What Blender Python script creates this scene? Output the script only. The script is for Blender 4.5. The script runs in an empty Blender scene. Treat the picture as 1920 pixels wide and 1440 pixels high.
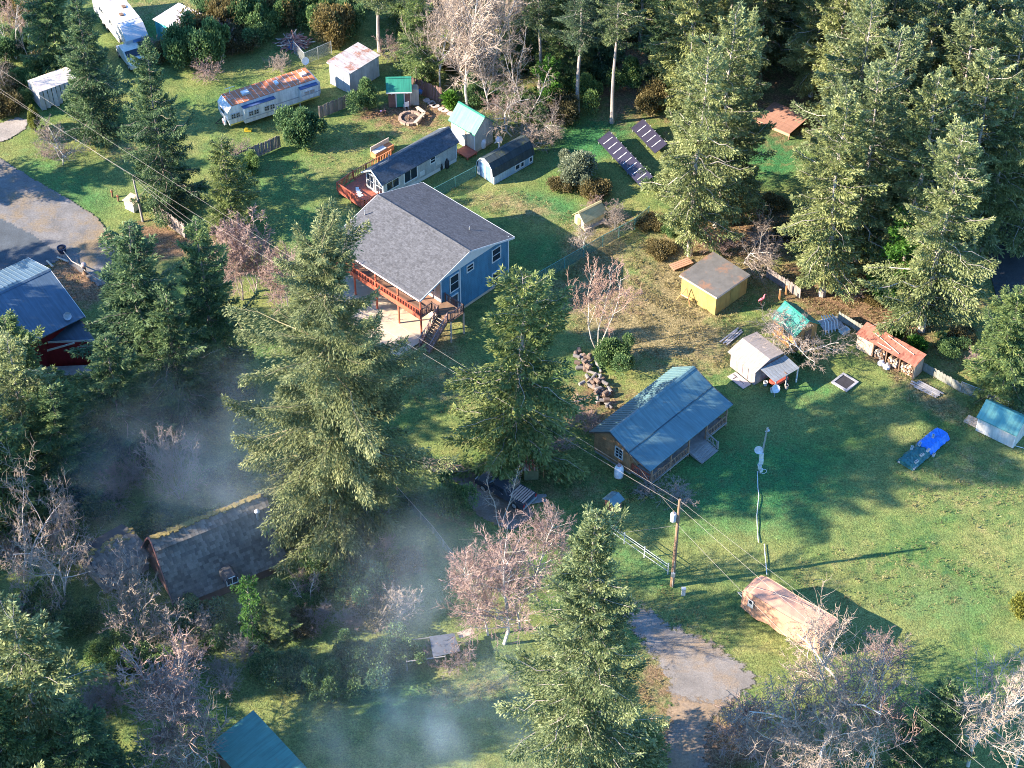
import bpy, math, random
import numpy as np
from mathutils import Vector, Matrix
SC = bpy.context.scene
COL = SC.collection
rad = math.radians

# ------------------------------------------------------------------ camera
CAM_H = 118.0
PITCH = rad(43.0)
FPX = 3740.0                       # focal length in photo pixels (1920 wide)
CAM_Y = -CAM_H / math.tan(PITCH)
cd = bpy.data.cameras.new('camera')
cam = bpy.data.objects.new('camera', cd); COL.objects.link(cam)
cam.location = (0, CAM_Y, CAM_H)
cam.rotation_euler = (math.pi / 2 - PITCH, 0, 0)
cd.sensor_width = 36.0
cd.lens = 36.0 * FPX / 1920.0
cd.clip_start = 1.0
cd.clip_end = 4000.0
SC.camera = cam

# ------------------------------------------------------------------ light
SUN_EL = rad(25.0)
SUN_TO = Vector((-math.cos(rad(11)) * math.cos(SUN_EL), -math.sin(rad(11)) * math.cos(SUN_EL), math.sin(SUN_EL)))
W = bpy.data.worlds.new('World'); SC.world = W; W.use_nodes = True
nt = W.node_tree
sky = nt.nodes.new('ShaderNodeTexSky'); sky.sky_type = 'NISHITA'; sky.sun_disc = False
sky.sun_elevation = SUN_EL
sky.sun_rotation = math.atan2(SUN_TO.x, SUN_TO.y)
sky.air_density = 1.0; sky.dust_density = 0.1; sky.ozone_density = 5.0
bg = nt.nodes['Background']; bg.inputs['Strength'].default_value = 0.128
tint = nt.nodes.new('ShaderNodeMix'); tint.data_type = 'RGBA'; tint.blend_type = 'MULTIPLY'; tint.inputs[0].default_value = 1.0; tint.inputs[7].default_value = (.68, .95, 1.12, 1)
nt.links.new(sky.outputs[0], tint.inputs[6]); nt.links.new(tint.outputs[2], bg.inputs[0])
sl = bpy.data.lights.new('sun', 'SUN'); sl.energy = 5.0; sl.angle = rad(0.53); sl.color = (1.0, 0.875, 0.69)
so = bpy.data.objects.new('sun', sl); COL.objects.link(so)
so.rotation_euler = SUN_TO.to_track_quat('Z', 'Y').to_euler()
so.location = (-60, -20, 60)
vs = SC.view_settings
vs.view_transform = 'Standard'; vs.look = 'None'; vs.gamma = 1.0; vs.use_curve_mapping = False
vs.exposure = 2.0
cy = SC.cycles
cy.max_bounces = 6; cy.diffuse_bounces = 3; cy.glossy_bounces = 2; cy.transmission_bounces = 3
cy.transparent_max_bounces = 12; cy.volume_bounces = 1
cy.use_denoising = True; cy.denoiser = 'OPENIMAGEDENOISE'; cy.denoising_prefilter = 'NONE'; cy.denoising_input_passes = 'RGB_ALBEDO_NORMAL'; cy.pixel_filter_type = 'BLACKMAN_HARRIS'; cy.filter_width = 1.0
cy.volume_step_rate = 2.0; cy.volume_max_steps = 128
SC.render.film_transparent = False

# ------------------------------------------------------------------ pixel -> place
_s, _c = math.sin(PITCH), math.cos(PITCH)
def at(px, py, z=0.0):
    """ground-plane (or height z) point seen at photo pixel px,py"""
    u = (px - 960) / FPX; v = (720 - py) / FPX
    d = Vector((u, v * _s + _c, v * _c - _s))
    t = (z - CAM_H) / d.z
    return Vector((d.x * t, CAM_Y + d.y * t, z))
def topix(p):
    x, y, z = p[0], p[1] - CAM_Y, p[2] - CAM_H
    w = y * _c - z * _s
    return 960 + FPX * x / w, 720 - FPX * (y * _s + z * _c) / w
def height_to(b, py):
    """height above ground point b that projects to photo row py"""
    lo, hi = 0.0, 60.0
    for _ in range(40):
        m = (lo + hi) / 2
        if topix((b.x, b.y, m))[1] > py: lo = m
        else: hi = m
    return lo

# ------------------------------------------------------------------ materials
MATS = {}
def nodes_of(name):
    m = bpy.data.materials.new(name); m.use_nodes = True
    n = m.node_tree
    return m, n, n.nodes['Principled BSDF'], n.nodes['Material Output']
def N(nt, t, **kw):
    x = nt.nodes.new(t)
    for k, v in kw.items():
        if k.startswith('i_'):
            x.inputs[int(k[2:]) if k[2:].isdigit() else k[2:]].default_value = v
        else: setattr(x, k, v)
    return x
def ramp(nt, fac, stops, interp='LINEAR'):
    r = nt.nodes.new('ShaderNodeValToRGB'); r.color_ramp.interpolation = interp
    el = r.color_ramp.elements
    while len(el) < len(stops): el.new(0.5)
    for e, (p, c) in zip(el, stops):
        e.position = p; e.color = (*c, 1) if len(c) == 3 else c
    nt.links.new(fac, r.inputs[0]); return r.outputs[0]
def noise(nt, scale, detail=4, rough=.6, coord=None, dim='3D'):
    n = nt.nodes.new('ShaderNodeTexNoise'); n.inputs['Scale'].default_value = scale
    n.inputs['Detail'].default_value = detail; n.inputs['Roughness'].default_value = rough
    if coord is not None: nt.links.new(coord, n.inputs['Vector'])
    return n.outputs['Fac']
def coords(nt, kind='Object'):
    return nt.nodes.new('ShaderNodeTexCoord').outputs[kind]
def mapped(nt, co, scale=(1, 1, 1), rot=(0, 0, 0)):
    m = nt.nodes.new('ShaderNodeMapping'); m.inputs['Scale'].default_value = scale; m.inputs['Rotation'].default_value = rot
    nt.links.new(co, m.inputs[0]); return m.outputs[0]
def mixc(nt, f, a, b, mode='MIX'):
    m = nt.nodes.new('ShaderNodeMix'); m.data_type = 'RGBA'; m.blend_type = mode
    for sock, v in ((m.inputs[0], f), (m.inputs[6], a), (m.inputs[7], b)):
        if isinstance(v, (int, float)): sock.default_value = v
        elif isinstance(v, tuple): sock.default_value = (*v, 1) if len(v) == 3 else v
        else: nt.links.new(v, sock)
    return m.outputs[2]
def mathn(nt, op, a, b=0.0, clamp=False):
    m = nt.nodes.new('ShaderNodeMath'); m.operation = op; m.use_clamp = clamp
    for sock, v in ((m.inputs[0], a), (m.inputs[1], b)):
        if isinstance(v, (int, float)): sock.default_value = v
        else: nt.links.new(v, sock)
    return m.outputs[0]
def bump(nt, h, bsdf, strength=.4, dist=.05):
    b = nt.nodes.new('ShaderNodeBump'); b.inputs['Strength'].default_value = strength; b.inputs['Distance'].default_value = dist
    nt.links.new(h, b.inputs['Height']); nt.links.new(b.outputs[0], bsdf.inputs['Normal'])
def obj_random(nt): return nt.nodes.new('ShaderNodeObjectInfo').outputs['Random']
def attr(nt, name): 
    a = nt.nodes.new('ShaderNodeAttribute'); a.attribute_name = name; return a

def mat_plain(name, col, rough=.7, metal=0.0, var=.18, scale=3.0, grain=None, bumps=.15, dirt=None, rand=.12):
    """base colour with blotchy wear, optional stretched grain and dirt tone"""
    if name in MATS: return MATS[name]
    m, n, b, o = nodes_of(name)
    co = coords(n)
    f = noise(n, scale, 5, .65, co)
    lo = tuple(c * (1 - var) for c in col); hi = tuple(min(1, c * (1 + var)) for c in col)
    c = ramp(n, f, [(.3, lo), (.7, hi)])
    if grain:
        g = noise(n, 1.0, 3, .6, mapped(n, co, grain))
        c = mixc(n, .55, c, ramp(n, g, [(.3, tuple(x * .55 for x in col)), (.7, tuple(min(1, x * 1.25) for x in col))]))
    if dirt:
        d = ramp(n, noise(n, scale * .35, 6, .7, co), [(.5, (0, 0, 0)), (.68, (1, 1, 1))])
        c = mixc(n, d, c, dirt)
    if rand:
        r = obj_random(n)
        c = mixc(n, 1.0, c, ramp(n, r, [(0, (1 - rand,) * 3), (1, (1 + rand,) * 3)]), 'MULTIPLY')
    n.links.new(c, b.inputs['Base Color'])
    b.inputs['Roughness'].default_value = rough; b.inputs['Metallic'].default_value = metal
    if bumps: bump(n, noise(n, scale * 6, 4, .6, co), b, bumps, .03)
    MATS[name] = m; return m

def mat_siding(name, col, pitch=.2, axis='z', depth=.35, rough=.6, var=.1):
    """painted lap siding / board: groove lines every pitch metres"""
    if name in MATS: return MATS[name]
    m, n, b, o = nodes_of(name)
    co = coords(n)
    sx = n.nodes.new('ShaderNodeSeparateXYZ'); n.links.new(co, sx.inputs[0])
    if axis == 'z': v = sx.outputs[2]
    else: v = mathn(n, 'ADD', sx.outputs[0], sx.outputs[1])
    fr = mathn(n, 'FRACT', mathn(n, 'DIVIDE', v, pitch))
    f = noise(n, 1.3, 5, .65, co)
    c = ramp(n, f, [(.3, tuple(x * (1 - var) for x in col)), (.7, tuple(min(1, x * (1 + var)) for x in col))])
    g = ramp(n, fr, [(0, (depth,) * 3), (.12, (1, 1, 1)), (1, (1, 1, 1))])
    c = mixc(n, .6, c, mixc(n, 1.0, c, g, 'MULTIPLY'))
    c = mixc(n, 1.0, c, ramp(n, noise(n, 1.0, 5, .7, mapped(n, co, (2.6, 2.6, .5))), [(.3, (.66,) * 3), (.66, (1.12,) * 3)]), 'MULTIPLY')
    c = mixc(n, ramp(n, noise(n, 1.9, 7, .78, co), [(.6, (0, 0, 0)), (.7, (.5,) * 3)]), c, tuple(x * .35 + .03 for x in col))
    n.links.new(c, b.inputs['Base Color']); b.inputs['Roughness'].default_value = rough
    bump(n, fr, b, .35, .03)
    MATS[name] = m; return m

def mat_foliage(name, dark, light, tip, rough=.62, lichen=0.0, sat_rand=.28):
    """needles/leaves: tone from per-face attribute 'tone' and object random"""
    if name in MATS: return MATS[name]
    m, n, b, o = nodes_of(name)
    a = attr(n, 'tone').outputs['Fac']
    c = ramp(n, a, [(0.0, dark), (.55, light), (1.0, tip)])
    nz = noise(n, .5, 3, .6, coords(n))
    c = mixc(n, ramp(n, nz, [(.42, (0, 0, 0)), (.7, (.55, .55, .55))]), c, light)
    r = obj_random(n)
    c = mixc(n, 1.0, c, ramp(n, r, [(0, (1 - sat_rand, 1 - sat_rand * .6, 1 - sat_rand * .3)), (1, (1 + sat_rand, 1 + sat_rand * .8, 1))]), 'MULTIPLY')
    n.links.new(c, b.inputs['Base Color'])
    b.inputs['Roughness'].default_value = rough
    b.inputs['Specular IOR Level'].default_value = .35
    tr = n.nodes.new('ShaderNodeBsdfTranslucent'); n.links.new(c, tr.inputs[0])
    mx = n.nodes.new('ShaderNodeMixShader'); mx.inputs[0].default_value = .36
    n.links.new(b.outputs[0], mx.inputs[1]); n.links.new(tr.outputs[0], mx.inputs[2]); n.links.new(mx.outputs[0], o.inputs[0])
    MATS[name] = m; return m

def mat_metal_roof(name, col, rough=.42, var=.12, rust=None, moss=None, spec=.5):
    if name in MATS: return MATS[name]
    m, n, b, o = nodes_of(name)
    co = coords(n)
    f = noise(n, .7, 5, .7, co)
    c = ramp(n, f, [(.3, tuple(x * (1 - var) for x in col)), (.7, tuple(min(1, x * (1 + var)) for x in col))])
    if rust:
        rc, amt = rust
        st = noise(n, 1.0, 6, .75, mapped(n, co, (1.3, 1.0, 1.0)))
        k = ramp(n, st, [(amt - .06, (0, 0, 0)), (amt + .05, (1, 1, 1))])
        c = mixc(n, k, c, ramp(n, noise(n, 3, 4, .7, co), [(.3, tuple(x * .6 for x in rc)), (.7, rc)]))
    if moss:
        mc, amt = moss
        k = ramp(n, noise(n, .9, 6, .7, co), [(amt - .05, (0, 0, 0)), (amt + .07, (1, 1, 1))])
        c = mixc(n, k, c, mc)
    # rain streaks down the slope, fallen needles and dirt
    stk = noise(n, 1.0, 4, .7, mapped(n, co, (5.0, .35, .35)))
    c = mixc(n, 1.0, c, ramp(n, stk, [(.3, (.68,) * 3), (.7, (1.22,) * 3)]), 'MULTIPLY')
    lit = ramp(n, noise(n, 2.3, 7, .8, co), [(.6, (0, 0, 0)), (.68, (.75,) * 3)])
    c = mixc(n, mathn(n, 'MULTIPLY', lit, ramp(n, noise(n, .35, 3, .6, co), [(.4, (.1,) * 3), (.62, (1,) * 3)])), c, (.16, .11, .065))
    rg = mathn(n, 'ADD', rough - .12, mathn(n, 'MULTIPLY', stk, .3)); n.links.new(rg, b.inputs['Roughness'])
    n.links.new(c, b.inputs['Base Color'])
    b.inputs['Specular IOR Level'].default_value = spec
    bump(n, noise(n, 1.1, 3, .5, co), b, .25, .05)
    MATS[name] = m; return m

def mat_shingle(name, col, course=.16, var=.35):
    """asphalt shingle: fine speckled tabs, uses object-space, u along slope rows"""
    if name in MATS: return MATS[name]
    m, n, b, o = nodes_of(name)
    co = coords(n)
    br = n.nodes.new('ShaderNodeTexBrick'); br.inputs['Scale'].default_value = 1.0
    br.inputs['Brick Width'].default_value = .32; br.inputs['Row Height'].default_value = course
    br.inputs['Mortar Size'].default_value = .006
    br.inputs['Color1'].default_value = (*[x * (1 - var) for x in col], 1); br.inputs['Color2'].default_value = (*[min(1, x * (1 + var)) for x in col], 1)
    br.inputs['Mortar'].default_value = (*[x * .45 for x in col], 1); br.inputs['Bias'].default_value = 0
    n.links.new(co, br.inputs['Vector'])
    f = noise(n, 1.2, 6, .7, co)
    c = mixc(n, .55, br.outputs[0], ramp(n, noise(n, 5.5, 3, .6, co), [(.35, tuple(x * .6 for x in col)), (.65, tuple(x * 1.35 for x in col))]))
    c = mixc(n, 1.0, c, ramp(n, f, [(.3, (.85,) * 3), (.7, (1.12,) * 3)]), 'MULTIPLY')
    n.links.new(c, b.inputs['Base Color']); b.inputs['Roughness'].default_value = .92
    b.inputs['Specular IOR Level'].default_value = .2
    bump(n, noise(n, 30, 3, .6, co), b, .3, .02)
    MATS[name] = m; return m

def mat_glass(name='window_glass', col=(.02, .03, .045)):
    if name in MATS: return MATS[name]
    m, n, b, o = nodes_of(name)
    b.inputs['Base Color'].default_value = (*col, 1); b.inputs['Roughness'].default_value = .08
    b.inputs['Specular IOR Level'].default_value = .6
    MATS[name] = m; return m

def mat_mesh_wire(name, col, cover=.35):
    """chain link seen from far away: wires finer than a pixel, mostly open"""
    if name in MATS: return MATS[name]
    m, n, b, o = nodes_of(name)
    b.inputs['Base Color'].default_value = (*col, 1); b.inputs['Roughness'].default_value = .6
    t = n.nodes.new('ShaderNodeBsdfTransparent'); mx = n.nodes.new('ShaderNodeMixShader')
    mx.inputs[0].default_value = cover
    n.links.new(t.outputs[0], mx.inputs[1]); n.links.new(b.outputs[0], mx.inputs[2]); n.links.new(mx.outputs[0], o.inputs[0])
    MATS[name] = m; return m

# ------------------------------------------------------------------ mesh buffer
class MB:
    def __init__(s): s.v = []; s.f = []; s.t = []
    def poly(s, pts, tone=None):
        i = len(s.v); s.v.extend([tuple(p) for p in pts]); s.f.append(tuple(range(i, i + len(pts))))
        return s
    def box(s, cx, cy, cz, sx, sy, sz, rz=0.0, M=None):
        i = len(s.v); cr, sr = math.cos(rz), math.sin(rz)
        for dz in (-.5, .5):
            for dx, dy in ((-.5, -.5), (.5, -.5), (.5, .5), (-.5, .5)):
                x, y, z = dx * sx, dy * sy, dz * sz
                p = Vector((cx + x * cr - y * sr, cy + x * sr + y * cr, cz + z))
                s.v.append(tuple(M @ p) if M else tuple(p))
        for f in ((0, 3, 2, 1), (4, 5, 6, 7), (0, 1, 5, 4), (1, 2, 6, 5), (2, 3, 7, 6), (3, 0, 4, 7)):
            s.f.append(tuple(i + k for k in f))
        return s
    def slab(s, q, t):
        """quad q (ccw from outside) thickened inward by t along -normal"""
        q = [Vector(p) for p in q]
        n = (q[1] - q[0]).cross(q[2] - q[0]).normalized()
        return s.prism(q, -n * t)
    def prism(s, poly, ext):
        poly = [Vector(p) for p in poly]; ext = Vector(ext); k = len(poly); i = len(s.v)
        s.v.extend([tuple(p) for p in poly]); s.v.extend([tuple(p + ext) for p in poly])
        s.f.append(tuple(range(i, i + k))); s.f.append(tuple(range(i + 2 * k - 1, i + k - 1, -1)))
        for a in range(k):
            b = (a + 1) % k
            s.f.append((i + b, i + a, i + k + a, i + k + b))
        return s
    def tube(s, pts, rr, n=6, cap=True):
        pts = [Vector(p) for p in pts]
        if isinstance(rr, (int, float)): rr = [rr] * len(pts)
        i = len(s.v); prev = None
        for k, p in enumerate(pts):
            d = (pts[min(k + 1, len(pts) - 1)] - pts[max(k - 1, 0)])
            d = d.normalized() if d.length > 1e-9 else Vector((0, 0, 1))
            if prev is None:
                a = Vector((1, 0, 0)) if abs(d.x) < .8 else Vector((0, 1, 0))
                u = d.cross(a).normalized()
            else:
                u = prev - d * prev.dot(d)
                u = u.normalized() if u.length > 1e-6 else d.orthogonal().normalized()
            prev = u; w = d.cross(u)
            for j in range(n):
                an = 2 * math.pi * j / n
                s.v.append(tuple(p + (u * math.cos(an) + w * math.sin(an)) * rr[k]))
        for k in range(len(pts) - 1):
            for j in range(n):
                a = i + k * n + j; b = i + k * n + (j + 1) % n
                s.f.append((a, b, b + n, a + n))
        if cap:
            s.f.append(tuple(i + j for j in range(n - 1, -1, -1)))
            m = i + (len(pts) - 1) * n; s.f.append(tuple(m + j for j in range(n)))
        return s
    def lathe(s, prof, c=(0, 0, 0), n=12):
        i = len(s.v)
        for r, z in prof:
            for j in range(n):
                a = 2 * math.pi * j / n
                s.v.append((c[0] + r * math.cos(a), c[1] + r * math.sin(a), c[2] + z))
        for k in range(len(prof) - 1):
            for j in range(n):
                a = i + k * n + j; b = i + k * n + (j + 1) % n
                s.f.append((a, b, b + n, a + n))
        s.f.append(tuple(i + j for j in range(n - 1, -1, -1)))
        m = i + (len(prof) - 1) * n; s.f.append(tuple(m + j for j in range(n)))
        return s
    def mesh(s, name, mat=None, smooth=False):
        me = bpy.data.meshes.new(name); me.from_pydata(s.v, [], s.f)
        if mat: me.materials.append(mat)
        if smooth: me.polygons.foreach_set('use_smooth', [True] * len(me.polygons))
        me.update(); return me

def link(name, me, parent=None):
    o = bpy.data.objects.new(name, me); COL.objects.link(o)
    if parent: o.parent = parent
    return o
def part(name, mb, mat, parent, label=None, smooth=False):
    o = link(name, mb.mesh(name, mat, smooth), parent)
    if label: o['label'] = label
    return o
def tag(o, label, cat, group=None):
    o['label'] = label; o['category'] = cat
    if group: o['group'] = group
    return o
def thing(name, label, cat, loc, yaw=0.0, group=None):
    o = bpy.data.objects.new(name, None); COL.objects.link(o)
    o.location = loc; o.rotation_euler = (0, 0, yaw); o.empty_display_size = .3
    return tag(o, label, cat, group)
def structure(name, mb, mat):
    o = link(name, mb.mesh(name, mat)); o['kind'] = 'structure'; return o
def copy_tree(o, parent=None):
    c = o.copy(); COL.objects.link(c)
    if parent: c.parent = parent
    for ch in o.children: copy_tree(ch, c)
    return c
def inst(name, me, parent, loc=(0, 0, 0), rot=(0, 0, 0), scale=(1, 1, 1)):
    o = link(name, me, parent); o.location = loc; o.rotation_euler = rot; o.scale = scale; return o
# ================================================================== ground
def blob(PX, PY, cx, cy, rx, ry, rot=0.0, soft=.55):
    c, s = math.cos(rad(rot)), math.sin(rad(rot))
    x = (PX - cx); y = (PY - cy)
    d = np.sqrt(((x * c + y * s) / rx) ** 2 + ((-x * s + y * c) / ry) ** 2)
    return np.clip((1 + soft - d) / (2 * soft), 0, 1)
DRY = [(1210, 600, 190, 75, 20, .95), (1300, 510, 110, 100, 0, .9), (1500, 530, 150, 60, 10, .6), (1120, 470, 80, 70, 0, .75), (960, 385, 110, 25, 12, .6),
       (1640, 560, 160, 70, 20, .6), (1760, 640, 120, 60, 30, .5), (1750, 745, 90, 30, 30, .7), (800, 240, 130, 60, 0, .5), (620, 300, 90, 40, -20, .35),
       (1820, 900, 130, 90, 10, .34), (1700, 1080, 200, 60, 0, .3), (1250, 1260, 70, 100, 30, .7), (1330, 1370, 120, 80, 0, .7), (1260, 1150, 110, 40, 30, .35),
       (780, 620, 90, 60, 20, .8), (850, 720, 110, 50, 0, .5), (230, 280, 120, 30, 20, .5), (300, 20, 120, 30, 0, .5), (900, 1290, 130, 25, -10, .5),
       (1050, 910, 130, 40, 10, .5), (420, 470, 120, 40, 0, .6), (1500, 430, 60, 60, 0, .5), (640, 1080, 60, 50, 0, .5)]
DIRT = [(1390, 430, 120, 70, 0, .75), (1560, 545, 110, 60, 15, .85), (1650, 600, 110, 45, 15, .8), (1790, 570, 70, 45, 0, .5), (770, 215, 70, 28, 0, .8), (700, 215, 40, 16, 0, .7),
        (820, 200, 40, 20, 0, .7), (1130, 760, 90, 60, 20, .6), (1320, 1400, 110, 60, 0, .9), (1230, 1290, 50, 60, 0, .5), (140, 525, 60, 45, 30, 1.0), (300, 450, 70, 35, 10, .9), (1160, 410, 60, 20, 0, .5),
        (1670, 680, 60, 20, 30, .7), (860, 960, 110, 40, 0, .4), (1490, 150, 320, 150, 0, .6), (1180, 110, 90, 130, 0, .8), (920, 110, 160, 110, 0, .5), (1700, 250, 250, 200, 0, .45), (1180, 560, 60, 60, 0, .35), (980, 820, 120, 50, 0, .4)]
LUSH = [(1420, 900, 200, 110, 0, .8), (1500, 740, 110, 50, 0, .6), (1450, 290, 70, 60, 0, .9), (1110, 260, 90, 50, -20, .9), (1020, 385, 90, 30, 10, .7), (1760, 1130, 130, 60, 0, .5), (530, 330, 90, 60, 0, .5),
        (120, 340, 130, 50, 25, .6), (560, 420, 60, 50, 0, .6), (1040, 470, 110, 40, 0, .7), (780, 1330, 130, 50, 0, .6), (1190, 1060, 120, 50, 30, .6), (280, 60, 70, 50, 0, .7), (1350, 960, 160, 70, 0, .5)]
def axis(lo, hi, step, far):
    a = np.arange(lo, hi + .01, step)
    out = [lo - d for d in (5, 15, 40, 120, 400, 1200) if d < far][::-1]
    up = [hi + d for d in (5, 15, 40, 120, 400, 1200) if d < far]
    return np.concatenate([out, a, up])
gx = axis(-66, 66, .45, 2000); gy = axis(-50, 90, .45, 2000)
GX, GY = np.meshgrid(gx, gy)
dx, dy, dz = GX, GY - CAM_Y, -CAM_H
wv = np.maximum(dy * _c - dz * _s, 1.0)
PX = 960 + FPX * dx / wv; PY = 720 - FPX * (dy * _s + dz * _c) / wv
def zone(lst):
    a = np.zeros_like(GX)
    for cx, cy, rx, ry, rot, w in lst: a = np.maximum(a, blob(PX, PY, cx, cy, rx, ry, rot) * w)
    return a
nv = GX.size; nx_, ny_ = len(gx), len(gy)
rel = .05 * np.sin(GX * 1.3 + 1.7 * np.sin(GY * .9)) * np.sin(GY * 1.1 + 1.3 * np.sin(GX * .7)) - .055
co = np.stack([GX.ravel(), GY.ravel(), rel.ravel()], 1)
idx = np.arange(nv).reshape(ny_, nx_)
fa = np.stack([idx[:-1, :-1].ravel(), idx[:-1, 1:].ravel(), idx[1:, 1:].ravel(), idx[1:, :-1].ravel()], 1)
me = bpy.data.meshes.new('ground')
me.vertices.add(nv); me.vertices.foreach_set('co', co.ravel())
me.loops.add(fa.size); me.loops.foreach_set('vertex_index', fa.ravel())
me.polygons.add(len(fa)); me.polygons.foreach_set('loop_start', np.arange(len(fa)) * 4); me.polygons.foreach_set('loop_total', np.full(len(fa), 4))
me.polygons.foreach_set('use_smooth', np.ones(len(fa), bool))
me.update(); me.validate()
for nm, lst in (('dry', DRY), ('dirt', DIRT), ('lush', LUSH)):
    a = me.attributes.new(nm, 'FLOAT', 'POINT'); a.data.foreach_set('value', zone(lst).ravel().astype(np.float32))
def ground_mat():
    m, n, b, o = nodes_of('grass_ground')
    co = coords(n)
    def grad(fac, cols): return ramp(n, fac, [(p, c) for p, c in cols])
    big = noise(n, .13, 5, .6, co); mid = noise(n, .8, 6, .68, co); fine = noise(n, 5.0, 5, .75, co); st = noise(n, 9.0, 3, .7, co)
    green = grad(mid, [(.25, (.03, .095, .045)), (.5, (.09, .158, .045)), (.75, (.165, .215, .06))])
    lushc = grad(mid, [(.25, (.02, .09, .045)), (.5, (.045, .155, .055)), (.75, (.10, .22, .06))])
    yel = grad(mid, [(.25, (.12, .15, .048)), (.5, (.2, .21, .07)), (.75, (.29, .26, .10))])
    dryc = grad(fine, [(.25, (.09, .08, .04)), (.5, (.22, .175, .085)), (.78, (.38, .29, .16))])
    dirtc = grad(fine, [(.25, (.08, .05, .033)), (.5, (.2, .125, .075)), (.78, (.36, .23, .14))])
    def soft(attrname, lo, hi):
        a = attr(n, attrname).outputs['Fac']
        v = mathn(n, 'ADD', a, mathn(n, 'MULTIPLY', mathn(n, 'SUBTRACT', mid, .5), 1.5))
        return ramp(n, v, [(lo, (0, 0, 0)), (hi, (1, 1, 1))])
    c = mixc(n, ramp(n, big, [(.36, (0, 0, 0)), (.6, (.9, .9, .9))]), green, yel)
    c = mixc(n, ramp(n, noise(n, .33, 6, .75, co), [(.54, (0, 0, 0)), (.68, (.55,) * 3)]), c, mixc(n, .5, yel, dryc))
    c = mixc(n, soft('lush', .3, .85), c, lushc)
    c = mixc(n, ramp(n, noise(n, 1.7, 4, .7, co), [(.62, (0, 0, 0)), (.7, (.5,) * 3)]), c, (.03, .09, .03))
    c = mixc(n, soft('dry', .3, .75), c, dryc)
    c = mixc(n, soft('dirt', .3, .7), c, dirtc)
    c = mixc(n, 1.0, c, ramp(n, st, [(.32, (.5,) * 3), (.68, (1.5,) * 3)]), 'MULTIPLY')
    c = mixc(n, 1.0, c, ramp(n, fine, [(.3, (.75,) * 3), (.7, (1.22,) * 3)]), 'MULTIPLY')
    n.links.new(c, b.inputs['Base Color']); b.inputs['Roughness'].default_value = .95; b.inputs['Specular IOR Level'].default_value = .1
    h = mathn(n, 'ADD', mathn(n, 'MULTIPLY', fine, .6), mathn(n, 'MULTIPLY', st, .5))
    bump(n, h, b, .8, .16)
    return m
me.materials.append(ground_mat())
g = link('ground', me); g['kind'] = 'structure'

def sheet(name, pts, mat, z=.012, wob=.25, seed=1, fade=.9, cell=.3):
    """sheet cut from a photo-pixel outline on the ground; 'edge' attribute is 0 at the rim, 1 from `fade` metres in"""
    ROADS.append(pts)
    P_ = np.array([[at(*p).x, at(*p).y] for p in pts]); Q_ = np.roll(P_, -1, 0)
    lo, hi = P_.min(0), P_.max(0); xs = np.arange(lo[0], hi[0] + cell, cell); ys = np.arange(lo[1], hi[1] + cell, cell)
    X, Y = np.meshgrid(xs, ys); D = np.full(X.shape, 1e9); ins = np.zeros(X.shape, bool)
    for (ax, ay), (bx, by) in zip(P_, Q_):
        dx_, dy_ = bx - ax, by - ay; t = np.clip(((X - ax) * dx_ + (Y - ay) * dy_) / (dx_ * dx_ + dy_ * dy_), 0, 1)
        D = np.minimum(D, np.hypot(X - ax - t * dx_, Y - ay - t * dy_))
        cr = ((ay > Y) != (by > Y)) & (X < (bx - ax) * (Y - ay) / ((by - ay) if by != ay else 1e-9) + ax); ins ^= cr
    sd = np.where(ins, D, -D); use = sd > -.01; idx = np.full(X.shape, -1); idx[use] = np.arange(use.sum())
    q = np.stack([idx[:-1, :-1], idx[:-1, 1:], idx[1:, 1:], idx[1:, :-1]], -1).reshape(-1, 4); q = q[(q >= 0).all(1)]
    me = bpy.data.meshes.new(name); me.from_pydata(np.stack([X[use], Y[use], np.full(use.sum(), z)], 1).tolist(), [], q.tolist()); me.materials.append(mat); me.update()
    a = me.attributes.new('edge', 'FLOAT', 'POINT'); a.data.foreach_set('value', np.clip(sd[use] / fade, 0, 1).astype(np.float32))
    o = link(name, me); o['kind'] = 'structure'
    return o
def mat_road(name, col, peb=6.0, leaf=None, amt=.6, tracks=None):
    m, n, b, o = nodes_of(name); co = coords(n)
    f = noise(n, .5, 6, .7, co); g2 = noise(n, peb, 4, .75, co)
    c = ramp(n, f, [(.3, tuple(x * .7 for x in col)), (.7, tuple(x * 1.25 for x in col))])
    c = mixc(n, 1.0, c, ramp(n, g2, [(.3, (.7,) * 3), (.7, (1.3,) * 3)]), 'MULTIPLY')
    if leaf:
        k = ramp(n, noise(n, .22, 6, .72, co), [(amt - .06, (0, 0, 0)), (amt + .1, (1, 1, 1))])
        c = mixc(n, k, c, mixc(n, 1.0, leaf, ramp(n, g2, [(.3, (.5,) * 3), (.7, (1.4,) * 3)]), 'MULTIPLY'))
    n.links.new(c, b.inputs['Base Color']); b.inputs['Roughness'].default_value = .9
    bump(n, g2, b, .4, .03); MATS[name] = m
    e = attr(n, 'edge').outputs['Fac']; v = mathn(n, 'ADD', mathn(n, 'MULTIPLY', e, 1.25), mathn(n, 'MULTIPLY', mathn(n, 'SUBTRACT', noise(n, 1.6, 6, .75, co), .55), 1.6))
    k = ramp(n, v, [(.12, (0, 0, 0)), (.3, (1, 1, 1))]); tp = n.nodes.new('ShaderNodeBsdfTransparent'); ms = n.nodes.new('ShaderNodeMixShader')
    n.links.new(k, ms.inputs[0]); n.links.new(tp.outputs[0], ms.inputs[1]); n.links.new(b.outputs[0], ms.inputs[2]); n.links.new(ms.outputs[0], o.inputs[0])
    return m
ROADS = []
sheet('road', [(-60, 262), (0, 292), (60, 330), (128, 368), (185, 405), (226, 455), (222, 505), (190, 545), (120, 492), (60, 448), (-60, 396)],
      mat_road('gravel_road', (.155, .145, .14), leaf=(.21, .15, .085), amt=.52), .012, .3, 1)
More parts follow.
